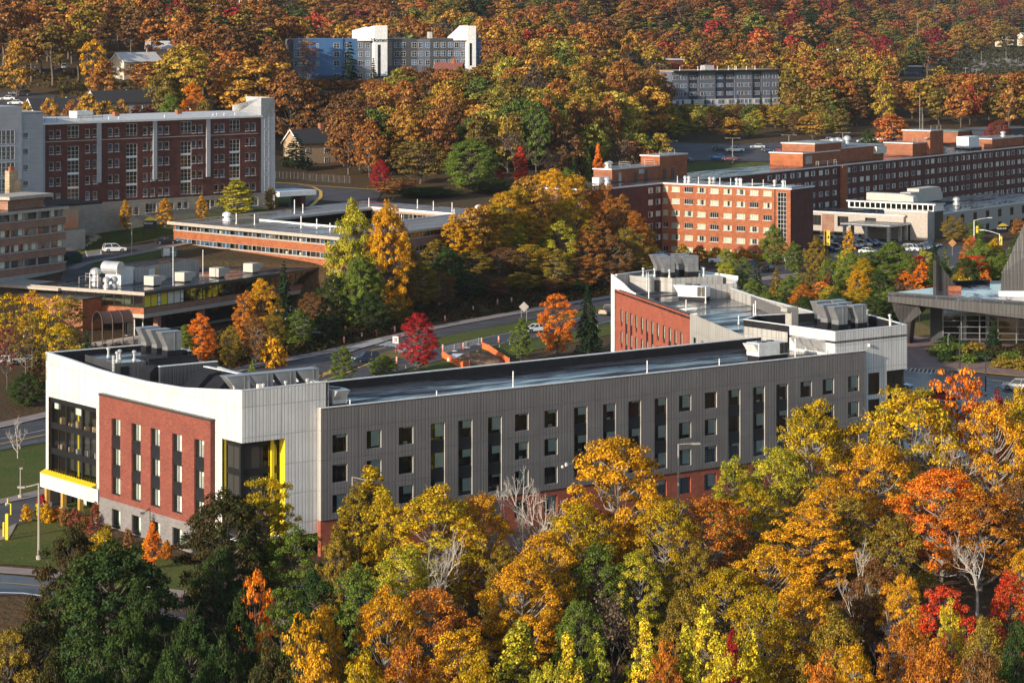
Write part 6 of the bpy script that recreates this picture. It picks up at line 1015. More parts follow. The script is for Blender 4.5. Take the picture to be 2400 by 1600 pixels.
# ---- bank and roadside behind the hall
tb(980,742,868,88,'map1','crimson','crimson maple by the fenced excavation beside the road'); tb(1304,690,834,84,'map2','flame','flame orange maple on the verge between the white car and the dark spruce'); tb(1378,662,832,76,'spr0','spruce','tall dark green spruce on the verge beside the flame orange maple'); tb(1222,752,846,52,'asp0','green','small green tree on the verge left of the flame orange maple')
tp(803,815,58,432,'asp1','green','young green tree rising behind the white block roof by the hatched road'); tp(897,834,66,440,'den0','green','round green tree behind the grey wing parapet beside the dark parked car'); tp(592,838,46,425,'pin0','green','small green pine top showing behind the four exhaust hoods')
tp(828,488,124,514,'den0','ygreen','tall yellow-green maple against the brick front of the courtyard hall'); tp(908,495,116,512,'den1','gold','tall golden orange maple touching the yellow-green one at the courtyard hall'); tp(846,610,110,506,'den1','green',None,ZK)
for u,vt,w_,d,k,c in [(1295,406,112,600,'oak0','gold'),(1238,425,100,606,'mid1','gold'),(1350,420,108,602,'oak3','gold'),(1185,455,100,596,'oak1','gold'),(1140,485,96,588,'oak3','orange'),(1210,445,90,600,'map0','goldgreen'),(1405,440,104,606,'oak2','orange'),(1270,455,100,590,'map1','gold'),(1330,470,104,588,'oak2','goldgreen'),(1390,500,100,590,'oak1','rust'),(1450,470,96,604,'oak0','rust'),(1490,505,84,598,'map1','orange'),(1470,540,90,588,'oak3','olive'),(1515,540,60,602,'map0','goldgreen'),(1090,530,84,570,'oak1','gold'),(1062,510,56,562,'asp0','gold'),(1120,530,96,572,'oak0','gold'),(1180,510,100,578,'oak2','ygreen'),(1245,505,104,580,'oak3','gold'),(1310,525,104,576,'map0','ygreen'),(1375,545,100,580,'oak0','rust'),(1430,555,100,582,'oak1','brown'),(1020,565,80,545,'asp1','olive'),(1050,585,96,538,'den0','dark'),(1110,492,92,560,'mid0','gold'),(1155,482,96,566,'oak1','goldgreen'),(1075,520,76,556,'map0','gold'),(1110,590,100,552,'oak1','olive'),(1170,580,106,560,'oak2','brown'),(1235,575,104,565,'oak3','goldgreen'),(1300,590,110,566,'oak0','olive'),(1360,605,104,570,'oak1','rust'),(1420,615,100,574,'oak2','brown'),(1480,600,90,585,'map0','olive'),(985,620,90,525,'map1','olive'),(940,650,80,516,'map0','brown'),(1030,640,90,530,'oak2','brown'),(1090,650,90,540,'den1','dark'),(1150,650,90,545,'map0','brown'),(1220,640,90,555,'den0','olive'),(1290,655,90,560,'oak1','brown'),(1345,660,80,566,'den1','dark'),(780,650,80,505,'den0','dark'),(870,690,90,500,'den1','dark'),(1500,645,60,582,'den0','dark'),(960,585,60,530,'map1','brown'),(730,690,70,500,'map1','brown'),(700,730,80,478,'den0','green'),(760,740,80,484,'den1','dark'),(640,740,70,468,'map0','olive'),(600,745,70,458,'oak1','brown'),(540,770,60,448,'map1','olive'),(930,700,60,508,'map0','olive')]: tp(u,vt,w_,min(d,559+(u-1050)*.1425-6) if 850<u<1262 else d,k,c,None,ZK)
tp(615,664,92,476,'map1','gold','golden maple with rust side before the dining hall glass'); tp(575,690,60,474,'map0','orange',None,ZK); tp(665,608,76,486,'spr1','spruce','tall dark spruce before the right part of the dining hall glass'); tp(470,742,76,452,'map0','flame','orange and gold shrub tree below the dining hall brick band'); tp(432,770,50,440,'asp0','green',None,ZK)
tp(640,800,60,452,'shr0','gold',None,ZK,kind='shrub'); 
for u,vt,w_,d,c in [(25,690,90,448,'goldgreen'),(75,684,80,445,'gold'),(120,700,90,440,'goldgreen'),(165,700,80,446,'olive'),(60,740,90,432,'olive'),(140,760,90,428,'goldgreen'),(15,770,60,425,'rose')]: tp(u,vt,w_,d,'thin'+str(WR.randrange(2)),c,None,'before the low sunlit wall')
tp(205,770,60,425,'spr0','pine','dark pine beside the arched walkway shelter'); tp(60,880,90,408,'den0','dark','round dark bush tree above the road at the left edge')
# upper campus lawn trees
tb(293,474,545,32,'asp0','gold','leftmost golden young tree on the upper lawn, near the stone wall'); tb(387,468,533,38,'asp1','gold','golden young tree right of the black board sign on the upper lawn'); tb(472,462,520,30,'asp0','gold','third golden young tree before the limestone base'); tb(556,424,508,84,'asp1','ygreen','spreading yellow-green tree against the dormitory limestone base'); tb(636,442,496,36,'map1','olive','small round olive tree at the dormitory tower corner')
tb(694,312,394,96,'pin0','spruce','dark spruce in front of the sunlit stone gable'); tb(892,380,452,46,'map1','crimson','small crimson maple at the end of the curved street'); tp(985,336,120,690,'mid0','olive','olive brown oak between crimson maple and big green maple'); tp(1102,334,140,680,'den1','green','large bright green maple above the courtyard hall roof'); tp(1150,420,110,668,'den0','dark','dark green shade tree at the right foot of the big green maple'); tp(1000,440,150,660,'den1','dark','dark spreading tree below the olive oak behind the courtyard roof'); tp(930,420,110,665,'mid1','rust',None,ZM)
tp(1207,305,100,700,'twg0','grey','grey-brown half bare tree behind the big green maple'); tp(1220,350,40,692,'asp0','red','thin scarlet tree right of the big green maple'); tp(1222,395,30,688,'asp1','red','small scarlet sapling below the thin scarlet tree'); tp(1170,400,26,690,'asp0','red','tiny scarlet sapling beside the dark shade tree'); tp(1402,350,30,720,'asp0','flame','thin flame orange tree beside the brick hall penthouse'); tp(1285,350,80,712,'twg1','grey',None,ZM); tp(1345,360,50,716,'pin1','green','green pine by the left end of the long brick hall'); tp(1380,340,40,722,'pin0','green','slender pine beside the flame orange tree near the penthouse'); tp(1455,320,110,735,'twg0','grey','grey-brown rounded tree left of the upper parking lot'); tp(1330,400,60,690,'den1','green',None,ZM)
tp(1437,222,120,800,'mid0','yellow','brightest yellow maple in the woods left of the grey apartment block'); tp(1530,205,100,860,'mov0','gold',None,ZM)
# hill at the left
tp(38,95,66,835,'mov0','gold','golden roadside tree at the far left hill edge'); tp(216,96,64,800,'thin0','gold','tall sparse golden tree leaning on the brown hillside'); tp(245,150,80,795,'mov1','orange',None,ZL); tp(428,116,140,770,'mid1','goldgreen','big round olive gold oak above the dark townhouse roofs'); tp(390,165,90,765,'mid2','olive',None,ZL); tp(551,128,112,790,'mid0','orange','rounded orange-brown oak right of the olive gold oak on the hill'); tp(605,152,200,778,'mid2','gold',None,ZM); tp(680,180,130,772,'mid1','rust',None,ZM); tp(451,200,58,735,'map0','flame','small flame orange maple before the deep shaded grey house'); tp(398,226,60,728,'den0','green','small dark green bush tree by the townhouse end')
for i,(u,vt,w_,c) in enumerate([(118,232,50,'gold'),(205,230,80,'gold'),(250,238,60,'gold'),(285,240,40,'gold'),(60,240,40,'gold'),(320,252,40,'rose'),(350,248,50,'rose'),(165,240,40,'orange'),(480,235,50,'olive')]): tp(u,vt,w_,700+i*3,'mov'+str(i%2),c,None,'behind the long dormitory roof')
tp(820,95,70,930,'pin1','spruce','tall dark pine in front of the blue apartment building'); tp(875,135,24,950,'fsp0','spruce','narrow dark spruce beside the entrance of the blue apartment building'); tp(722,96,44,940,'thin1','rust','thin rust oak in front of the pale left end of the blue apartment building')
# right: by brick hall and lobby
tp(1813,532,62,628,'den0','green','round dark green tree at the brick hall stair window'); tp(2340,285,64,852,'map1','rose','magenta red maple behind the roof of the long brick hall'); tp(2325,290,40,856,'map2','crimson','crimson maple crown beside the rooftop unit of the long hall'); tp(2085,268,80,840,'mov0','flame','flame orange maple at the edge of the upper parking lot'); tp(2035,308,46,822,'den0','dark','dark bush tree between two cars of the upper parking lot')
for i,(u,vt,w_,d) in enumerate([(1640,580,36,640),(1680,582,40,640),(1745,586,40,636),(1600,578,36,644)]): tp(u,vt,w_,d,'shr'+str(i%3),['orange','gold','orange','olive'][i],None,'along the sunny brick facade',kind='shrub')
for i,u in enumerate((1655,1672,1690,1710,1725,1742,1760,1775,1790)):
    x,y=atz(u,604+i*.8,0); plant(f'shr{i%3}',x,y,1.5,1.3,['yellow','lime','gold','ygreen','yellow'][i%5],zone='in the bright row along the facade')
for u,vt,w_,d,k,c in [(1740,606,60,575,'map0','green'),(1775,600,40,560,'pin1','spruce'),(1700,620,50,570,'map1','ygreen'),(1820,625,60,560,'pin0','olive'),(1870,620,60,556,'pin0','green'),(1850,650,60,540,'den0','green'),(1900,640,80,545,'map0','olive'),(1925,660,50,530,'thin0','flame'),(1940,645,30,545,'asp0','rose'),(1970,570,60,570,'pin1','green'),(2010,640,70,530,'map1','gold'),(2000,600,90,555,'den1','green'),(2040,590,90,560,'map0','green'),(2060,640,80,530,'den0','dark'),(2090,575,110,565,'den1','green'),(2130,600,60,550,'map1','green'),(2150,600,60,556,'map2','crimson'),(2160,620,50,548,'map0','flame'),(2190,560,60,570,'spr0','pine'),(2215,575,60,565,'pin1','green'),(2205,620,80,540,'den0','dark'),(2110,660,70,520,'twg1','grey'),(1960,690,110,510,'den0','dark'),(1890,700,90,505,'den1','dark'),(1800,690,80,505,'den0','green'),(1830,720,70,495,'map0','brown'),(2050,700,90,510,'den1','dark'),(1765,660,70,530,'den0','green'),(2280,600,80,545,'map2','red'),(2310,640,40,530,'map0','flame'),(2300,570,100,560,'den0','green'),(2330,566,60,565,'map1','goldgreen'),(2275,560,60,575,'map0','orange'),(2365,575,60,545,'pin0','green'),(2385,560,60,550,'den1','dark'),(2250,640,80,525,'den0','olive'),(2300,650,40,522,'pin1','pine'),(2260,660,60,515,'shr1','yellow'),(2225,690,60,512,'den1','dark'),(1990,540,30,600,'asp1','gold'),(1915,560,60,605,'den0','olive'),(1860,570,50,612,'den0','green'),(1700,585,40,600,'map1','lime'),(1985,585,60,566,'map2','ygreen'),(2025,610,70,548,'map1','goldgreen'),(1945,610,60,556,'den0','green'),(2075,620,80,545,'map2','green'),(2120,640,60,535,'asp1','flame'),(1880,670,60,525,'map1','orange'),(1840,690,60,512,'pin1','spruce'),(2010,680,70,515,'map0','goldgreen'),(1950,670,70,522,'map2','ygreen'),(2085,680,80,515,'den0','green'),(2165,590,60,562,'map0','ygreen'),(2265,610,80,540,'den1','dark'),(2345,600,70,548,'den0','green')]: tp(u,vt,w_,d,k,c,None,ZG,kind='shrub' if k[:3]=='shr' else None)
for u,vt,w_,d,k,c,lb in [(2235,510,70,690,'map0','olive','pale olive tree before the lobby east wing windows'),(2285,520,50,688,'map1','green','green tree right of the pale olive tree at the lobby east wing'),(2385,515,40,705,'mov1','orange','small orange tree at the far end of the lobby lawn')]: tp(u,vt,w_,d,k,c,lb)
tb(2328,740,822,48,'spr1','pine','blue-green spruce before the glass front of the performance hall')
for i,(u,v,w_,c) in enumerate([(2225,812,60,'dark'),(2250,826,70,'green'),(2205,835,60,'green'),(2285,830,60,'olive'),(2300,845,70,'dark'),(2340,838,60,'maroon'),(2370,850,70,'green'),(2395,835,60,'maroon'),(2265,850,60,'green'),(2350,862,60,'olive'),(2222,848,50,'dark'),(2395,866,60,'olive')]): x,y=atz(u,v,0); plant(f'shr{i%3}',x,y,1.4+WR.random()*.6,w_*y/FPX/2,c,zone='in the planting bed by the performance hall')
# ---- scattered woods
BLK_=[]
def blockrect(root,x0,x1,y0,y1,m=3.): BLK_.append((root,x0-m,x1+m,y0-m,y1+m))
for a in ((E,-12,125,-8,95),(H,-31,215,-2,18),(H,0,12,-38,0),(L,48,150,-42,8),(D,-14,74,-6,18),(D,-32,4,-22,0),(Bq,-60,4,-14,14),(C,-2,57,-3,72),(Dn,-7,56,-3,36),(T,-2,ux(1127),-26,16),(A2,0,z5(1195),-4,18)): blockrect(*a)
for o in list(COL.objects):
    if o.get('category') in ('house','building','shed') and o not in (E,H,L,D,Bq,C,Dn,T,A2,P): BLK_.append((o,-9,20,-9,13))
def blocked(x,y):
    for o,x0,x1,y0,y1 in BLK_:
        a=loc_of(o,x,y)
        if x0<a[0]<x1 and y0<a[1]<y1: return True
    return False
TAKEN=[(o.location.x,o.location.y,2.) for o in COL.objects if o.parent is None and str(o.get('category','')).endswith(' tree')]
CAPS=[(680,892,190,962),(892,1128,158,962),(1572,1835,247,995),(722,838,226,866),(650,742,300,738),(1500,2110,318,800),(262,400,150,875),(40,330,262,745),(2225,2440,178,1500),(2105,2180,196,1328)]
def capH(u,d,H_,R_,x,y):
    for u0,u1,vt,dm in CAPS:
        if d<dm and u0-R_*FPX/d*.7<u<u1+R_*FPX/d*.7: H_=min(H_,CH-(vt-YH)/FPX*d-gz1(x,y))
    return H_
def scatter(n,rgn,dmin,pick,zone,test=None,tries=40):
    u0,u1,d0,d1=rgn; k=0; mine=[]
    for _ in range(n*tries):
        if k>=n: break
        d=math.sqrt(WR.uniform(d0*d0,d1*d1)); u=WR.uniform(u0,u1); x,y=at(u,d)
        if test and not test(u,d,x,y): continue
        if any((x-a)**2+(y-b)**2<dmin*dmin for a,b in mine) or any((x-a)**2+(y-b)**2<(r+dmin*.35)**2 for a,b,r in TAKEN) or blocked(x,y): continue
        key,H_,R_,c=pick(u,d); H_=capH(u,d,H_,R_,x,y)
        if H_<4.5: continue
        plant(key,x,y,H_,R_,c,zone=zone); mine.append((x,y)); k+=1
    TAKEN.extend((a,b,2.) for a,b in mine); return k
GRP=[('rust','orange','brown','grey'),('gold','goldgreen','olive','ygreen','lime'),('red','crimson','flame','green','dark','spruce','orange')]
def wpick(ws,u=None,d=None):
    ks=list(ws); f=0
    if u is not None:
        x,y=at(u,d); v=math.sin(.043*x+1.3+math.sin(y*.011))+math.sin(.019*y+.4)+math.sin(.031*x+.023*y); g=GRP[0] if v<-.1 else GRP[1] if v<1.1 else GRP[2]; return WR.choices(ks,[ws[k]*(3. if k in g else 1) for k in ks])[0]
    return WR.choices(ks,[ws[k] for k in ks])[0]
MIDC={'grey':.5,'ygreen':.7,'rust':3.2,'orange':3.2,'gold':1.3,'olive':1.7,'brown':2.2,'goldgreen':1.,'green':.9}
def pm(u,d):
    c=wpick(MIDC,u,d); k='mid'+str(WR.randrange(4)) if WR.random()<.8 else 'mov'+str(WR.randrange(2)); return k,WR.uniform(11.5,18.5),WR.uniform(3.9,6.4),c
inmid=lambda u,d,x,y: (d>(690 if u<870 else 712 if u<1345 else 735)) and not (u<800 and d<765) and not (u<880 and d<705) and not(1480<u<2100 and 765<d<910) and not(720<u<930 and 925<d<965) and d<(905 if 660<u<1130 else 960)
def vis_cap(u,d,H_):      # keep the far apartment building's lower storeys from being wholly covered
    return H_
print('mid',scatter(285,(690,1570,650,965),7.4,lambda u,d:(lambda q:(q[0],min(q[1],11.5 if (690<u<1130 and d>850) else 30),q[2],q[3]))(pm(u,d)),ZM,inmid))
def pl(u,d):
    c=wpick({'rust':3,'brown':3.4,'olive':2.2,'orange':2.,'goldgreen':1.2,'crimson':.35,'dark':.5,'gold':.5},u,d); return 'tall'+str(WR.randrange(2)),WR.uniform(15,21),WR.uniform(4,6),c
inleft=lambda u,d,x,y: not (u<360 and d<862 and not (u>330)) and not(895<d<922 and u<340) and not (d<810 and u<520)
print('left',scatter(150,(-30,690,800,1080),8.4,pl,ZL,inleft))
def pd(u,d):
    c=wpick({'rust':2,'orange':2,'gold':1.6,'olive':1.2,'red':.6,'lime':1.8 if 850<u<1150 else .3,'goldgreen':1.5,'crimson':.35,'spruce':.5,'grey':.8},u,d); 
    if c=='spruce': return 'fsp'+str(WR.randrange(2)),WR.uniform(13,18),WR.uniform(3,4.5),c
    return ('far'+str(WR.randrange(6)) if WR.random()<.75 else 'fov'+str(WR.randrange(2))),WR.uniform(11,18),WR.uniform(4,6.3),c
print('ridge',scatter(185,(560,1560,985,1190),8.6,pd,'on the ridge beyond the blue building'))
def pr_(u,d):
    c=wpick({'rust':2.6,'orange':3,'gold':1.8,'goldgreen':1.6,'olive':1.4,'red':.5,'brown':1.2,'flame':.6,'crimson':.3,'spruce':.3},u,d)
    if c=='spruce': return 'fsp'+str(WR.randrange(2)),WR.uniform(11,16),WR.uniform(3,4.5),c
    return ('far'+str(WR.randrange(6)) if WR.random()<.7 else 'fov'+str(WR.randrange(2))),WR.uniform(10,16),WR.uniform(3.6,5.8),c
print('right',scatter(180,(1835,2430,925,1290),8.2,pr_,ZR,lambda u,d,x,y: not (u>2240 and d<890)))
print('behindA',scatter(75,(1540,1870,1050,1290),10,pr_,'beyond the grey apartment block roof'))
def pa(u,d):
    c=wpick({'ygreen':3,'olive':2,'gold':2,'goldgreen':2,'green':1,'brown':.5},u,d); return 'mov'+str(WR.randrange(2)),WR.uniform(6.5,9.5),WR.uniform(2.6,4.2),c
print('rowA',scatter(46,(1535,2000,876,985),5.2,pa,ZA))
for u in (1622,1652,1728,1782,1806,1830): x,y=at(u-2,1000 if u<1740 else 1012); plant('fsp0',x,y-6,7.5,1.2,'spruce',zone='standing against the white apartment storeys')
# ---- far forest as one mass
def mass(name,label,pts,keys,rz=True,kind='stuff',cat='forest'):
    V,F,MI,CA,CL,LR=[],[],[],[],[],[]; off=0
    for (x,y,H_,R_,key,c) in pts:
        ph,pr,cm,_=PROTO[key]; n=len(cm.vertices); co=np.empty(n*3,np.float32); cm.vertices.foreach_get('co',co); co=co.reshape(-1,3)*[R_/pr,R_/pr,H_/ph]; t=WR.uniform(0,6.28); cx=co[:,0]*math.cos(t)-co[:,1]*math.sin(t); cy=co[:,0]*math.sin(t)+co[:,1]*math.cos(t)
        V.append(np.stack([cx+x,cy+y,co[:,2]+gz1(x,y)],-1)); nf=len(cm.polygons); fv=np.empty(nf*4,np.int32); cm.loops.foreach_get('vertex_index',fv); F.append(fv+off); off+=n; mi=np.empty(nf,np.int32); cm.polygons.foreach_get('material_index',mi); MI.append(mi)
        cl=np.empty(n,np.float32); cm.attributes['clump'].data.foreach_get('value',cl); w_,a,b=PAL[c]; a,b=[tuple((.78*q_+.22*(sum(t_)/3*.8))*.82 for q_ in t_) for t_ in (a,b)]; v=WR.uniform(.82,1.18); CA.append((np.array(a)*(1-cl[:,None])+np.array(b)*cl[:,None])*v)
        lr=np.empty(n,np.float32); cm.attributes['leafr'].data.foreach_get('value',lr); LR.append(lr)
    V=np.concatenate(V); F=np.concatenate(F); me=bpy.data.meshes.new(name); me.vertices.add(len(V)); me.vertices.foreach_set('co',V.astype(np.float32).ravel()); me.loops.add(len(F)); me.loops.foreach_set('vertex_index',F); me.polygons.add(len(F)//4); me.polygons.foreach_set('loop_start',np.arange(0,len(F),4,dtype=np.int32)); me.polygons.foreach_set('material_index',np.concatenate(MI))
    a_=me.attributes.new('tone','FLOAT_COLOR','POINT'); a_.data.foreach_set('color',np.concatenate([np.concatenate(CA),np.ones((len(V),1))],1).astype(np.float32).ravel()); l_=me.attributes.new('leafr','FLOAT','POINT'); l_.data.foreach_set('value',np.concatenate(LR)); me.update(); me.materials.append(MATS['mass_leaves']); me.materials.append(MATS['bark'])
    return tag(put(name,me),label,cat,None,kind)
b=NB('mass_leaves'); b.N.remove(b.p); c_=b.n('Attribute',attribute_name='tone'); l_=b.n('Attribute',attribute_name='leafr'); hs=b.n('HueSaturation'); b.l(c_.outputs['Color'],hs.inputs['Color']); b.l(b.math('MULTIPLY_ADD',l_.outputs['Fac'],.75,.65),hs.inputs['Value']); d_=b.n('BsdfDiffuse'); b.l(hs.outputs[0],d_.inputs[0]); t_=b.n('BsdfTranslucent'); b.l(hs.outputs[0],t_.inputs[0]); mx=b.n('MixShader'); mx.inputs[0].default_value=.3; b.l(d_.outputs[0],mx.inputs[1]); b.l(t_.outputs[0],mx.inputs[2]); b.l(mx.outputs[0],b.out.inputs[0])
pts=[]; grid={}
def massfill(n,rgn,dm,test=None):
    u0,u1,d0,d1=rgn; k=0
    for _ in range(n*20):
        if k>=n: break
        d=math.sqrt(WR.uniform(d0*d0,d1*d1)); u=WR.uniform(u0,u1); x,y=at(u,d); g=(int(x//dm),int(y//dm))
        if g in grid or (test and not test(u,d)) or blocked(x,y): continue
        grid[g]=1; q=WR.random(); lime=850<u<1200 and d<1500
        c=wpick({'rust':2,'orange':2.4,'gold':2,'goldgreen':1.4,'olive':1.8,'red':.55 if u>1250 else .25,'crimson':.5 if u>1250 else .25,'lime':2.4 if lime else .5,'flame':.9,'dark':1.2,'spruce':2.2 if u>1250 else .7,'grey':.8,'green':.9},u,d)
        if c=='spruce': pts.append((x,y,WR.uniform(11,19),WR.uniform(3.5,5.5),'fsp'+str(WR.randrange(2)),c))
        else: pts.append((x,y,WR.uniform(9,16),WR.uniform(4.5,7.5),('far'+str(WR.randrange(6)) if q<.7 else 'fov'+str(WR.randrange(2))),c))
        k+=1
massfill(130,(-60,620,1085,1420),10); massfill(330,(560,1700,1195,1800),12); massfill(700,(1480,2460,1300,2700),15.,lambda u,d: not(u>2190 and d<1490) and not(u>2220 and d<1900 and (d<1700 or WR.random()<.6)))
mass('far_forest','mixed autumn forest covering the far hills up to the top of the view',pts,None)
# ---- undergrowth
def brush(name,label,n,rgn,cols,hmax,test,size=.5,per=26,cat='undergrowth'):
    P_,N_,S_,C_,L_=[],[],[],[],[]; u0,u1,d0,d1=rgn; k=0
    for _ in range(n*12):
        if k>=n: break
        d=math.sqrt(RNG.uniform(d0*d0,d1*d1)); u=RNG.uniform(u0,u1); x,y=at(u,d)
        if not test(u,d,x,y) or blocked(x,y): continue
        k+=1; r=RNG.uniform(.7,1.7)*hmax*.55; h=RNG.uniform(.4,1.)*hmax; dd=RNG.normal(size=(per,3)); dd/=np.linalg.norm(dd,axis=1)[:,None]; dd[:,2]=abs(dd[:,2]); q=RNG.uniform(.4,1,per)[:,None]; P_.append(np.array([x,y,gz1(x,y)])+dd*q*[r,r,h]); N_.append(dd+RNG.normal(0,.5,(per,3))); S_.append(size*RNG.uniform(.6,1.4,per)); C_.append(np.full(per,RNG.uniform())); L_.append(RNG.uniform(0,1,per))
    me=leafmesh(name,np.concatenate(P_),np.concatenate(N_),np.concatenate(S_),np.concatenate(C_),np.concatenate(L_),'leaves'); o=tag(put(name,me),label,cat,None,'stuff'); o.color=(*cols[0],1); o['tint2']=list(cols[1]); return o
def onbank(u,d,x,y): q=float(qdist(np.array([x]),np.array([y]))[0]); return 4<q<62 and not (u<330 and q<14) and not (u<480 and d>540)
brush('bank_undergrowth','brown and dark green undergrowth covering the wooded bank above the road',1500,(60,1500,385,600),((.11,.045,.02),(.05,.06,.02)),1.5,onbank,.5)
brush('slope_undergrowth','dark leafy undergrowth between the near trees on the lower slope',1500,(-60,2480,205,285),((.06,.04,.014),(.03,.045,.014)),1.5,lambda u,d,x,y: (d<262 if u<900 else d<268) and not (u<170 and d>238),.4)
brush('hillside_brush','dry brown brush on the open hillside and below the upper trees',1500,(-60,640,760,905),((.13,.075,.03),(.10,.085,.03)),1.3,lambda u,d,x,y: not(800<d<855 and u<140),.6)
brush('valley_brush','grey-green brush on the valley side by the far car park',900,(2200,2460,1200,1900),((.075,.06,.035),(.06,.07,.035)),2.2,lambda u,d,x,y: True,1.1,22)
for (zn,cw,kd),l in TODO.items():
    l.sort(key=lambda t:t[0]); k=kd.replace('_tree','') if kd!='bare_tree' else 'bare tree'
    for i,(u,o) in enumerate(l): o['label']=(f'only {cw} {k} {zn}' if len(l)==1 else f'{ordn(i+1)} {cw} {k} from the left {zn}')
# ================================================================= vehicles
def make_car(kind):
    r=thing('parked_car','','car'); L,Wd,zb,zr={'sedan':(4.7,.9,.92,1.45),'suv':(4.7,.94,1.05,1.72),'pickup':(5.7,.98,1.12,1.85)}[kind]; x0,x1=-L/2,L/2
    P_=[(x0,.45),(x0+.05,zb-.02),(x0+.5,zb+.02),(x0+(1.1 if kind=='sedan' else .6),zb+.04),(x1-1.5,zb),(x1-.5,zb-.12),(x1-.05,zb-.28),(x1,.5),(x1-.1,.28)]
    ax=[x0+.95,x1-.95]; 
    arch=lambda c:[(c+.42,.28),(c+.36,.55),(c+.18,.7),(c,.74),(c-.18,.7),(c-.36,.55),(c-.42,.28)]
    pl=P_+arch(ax[1])+arch(ax[0])+[(x0+.1,.28)]; n=len(pl); mb=MB(); ins=lambda x:.10*max(0,(abs(x)-L/2+.9)/.9)
    mb.add([(x,-Wd+ins(x)+(.04 if z>.8 else 0),z) for x,z in pl]+[(x,Wd-ins(x)-(.04 if z>.8 else 0),z) for x,z in pl],[tuple(range(n)),tuple(range(2*n-1,n-1,-1))]+[(i,i+n,(i+1)%n+n,(i+1)%n) for i in range(n)])
    obj('body',mb,'car_paint',r)
    g={'sedan':(x0+.75,x1-1.35,x0+1.35,x1-2.15),'suv':(x0+.1,x1-1.3,x0+.45,x1-2.0),'pickup':(x0+1.95,x1-1.45,x0+2.2,x1-2.15)}[kind]; w0,w1=Wd-.08,Wd-.26
    obj('windows',MB().hexa([(g[0],-w0,zb),(g[1],-w0,zb),(g[1],w0,zb),(g[0],w0,zb)],[(g[2],-w1,zr-.03),(g[3],-w1,zr-.03),(g[3],w1,zr-.03),(g[2],w1,zr-.03)]),'car_glass',r)
    rm=MB(); rm.hexa([(g[2]-.05,-w1-.03,zr-.04),(g[3]+.05,-w1-.03,zr-.04),(g[3]+.05,w1+.03,zr-.04),(g[2]-.05,w1+.03,zr-.04)],[(g[2]+.1,-w1+.08,zr+.03),(g[3]-.1,-w1+.08,zr+.03),(g[3]-.1,w1-.08,zr+.03),(g[2]+.1,w1-.08,zr+.03)])
    for q in (.0,.5,1.):
        for s in (-1,1): a=g[0]+(g[1]-g[0])*q; b_=g[2]+(g[3]-g[2])*q; rm.tube([(a,s*w0,zb),(b_,s*w1,zr)],.045,4)
    obj('roof',rm,'car_paint',r)
    if kind=='pickup': obj('bed',MB().box(x0+.12,x0+1.85,-.75,.75,zb-.1,zb+.07),'rubber',r)
    for x in ax:
        for s in (-1,1):
            w=obj('wheel',MB().tube([(0,-.11,0),(0,.11,0)],.34,14),'rubber',r,(x,s*(Wd-.12),.34)); obj('rim',MB().tube([(0,-.125,0),(0,.125,0)],.2,8),'rim',w)
    for s in (-1,1):
        obj('headlight',MB().box(x1-.16,x1-.0,s*.62-.2,s*.62+.2,zb-.36,zb-.2),'head_lamp',r); obj('tail_light',MB().box(x0-.01,x0+.08,s*.7-.14,s*.7+.14,zb-.25,zb-.05),'tail_lamp',r)
    return r
CP={k:make_car(k) for k in ('sedan','suv','pickup')}; USED=set()
CC={'white':(.72,.72,.7),'silver':(.42,.43,.44),'grey':(.16,.17,.18),'black':(.012,.012,.014),'navy':(.015,.03,.07),'blue':(.03,.22,.55),'maroon':(.16,.015,.02),'red':(.3,.015,.015),'beige':(.42,.36,.27),'teal':(.05,.09,.1),'yellow':(.7,.5,.02),'tan':(.4,.33,.22)}
def car(kind,u,v,rz,c,label,group=None,zfix=None,d=None,sc=1.):
    if d: x,y=at(u,d); z=gz1(x,y)
    elif zfix is not None: x,y=atz(u,v,zfix); z=gz1(x,y)
    else: x,y=G(u,v); z=gz1(x,y)
    z+=.14; p=CP[kind]
    if kind in USED:
        r=p.copy(); COL.objects.link(r)
        for ch in KIDS[p.name]:
            k=ch.copy(); COL.objects.link(k); k.parent=r
            for g in KIDS.get(ch.name,()): e=g.copy(); COL.objects.link(e); e.parent=k
            if ch.name.startswith(('body','roof')): k.color=(*CC[c],1)
    else:
        USED.add(kind); r=p
        for k in KIDS[p.name]:
            if k.name.startswith(('body','roof')): k.color=(*CC[c],1)
    r.location=(x,y,z); r.rotation_euler=(0,0,R(rz)); tag(r,label,{'sedan':'car','suv':'car','pickup':'pickup truck'}[kind],group)
    if group is None and 'group' in r: del r['group']
    return r
GL='cars parked before the beige lobby'; GU='cars in the upper parking lot'; GH='cars parked on the hill'
car('suv',268,592,20,'white','white estate car driving on the upper street above the dumpster'); car('sedan',388,573,20,'black','black car on the upper street at the courtyard hall corner')
car('suv',858,850,205,'navy','dark blue car driving on the hatched road behind the hall'); car('sedan',1255,779,212,'white','white car on the road left of the flame orange maple')
car('pickup',1690,618,-20,'white','white pickup parked by the sunny brick facade',zfix=0); car('suv',1748,628,-150,'navy','dark blue car parked right of the white pickup at the brick facade',zfix=0); car('sedan',1802,637,60,'black','black car with red tail lamps beside the round green tree',zfix=0); car('sedan',1552,606,40,'blue','blue car half hidden by bank trees at the hall corner',zfix=0)
car('pickup',1428,738,60,'tan','tan truck partly hidden behind the white tower of the rear wing')
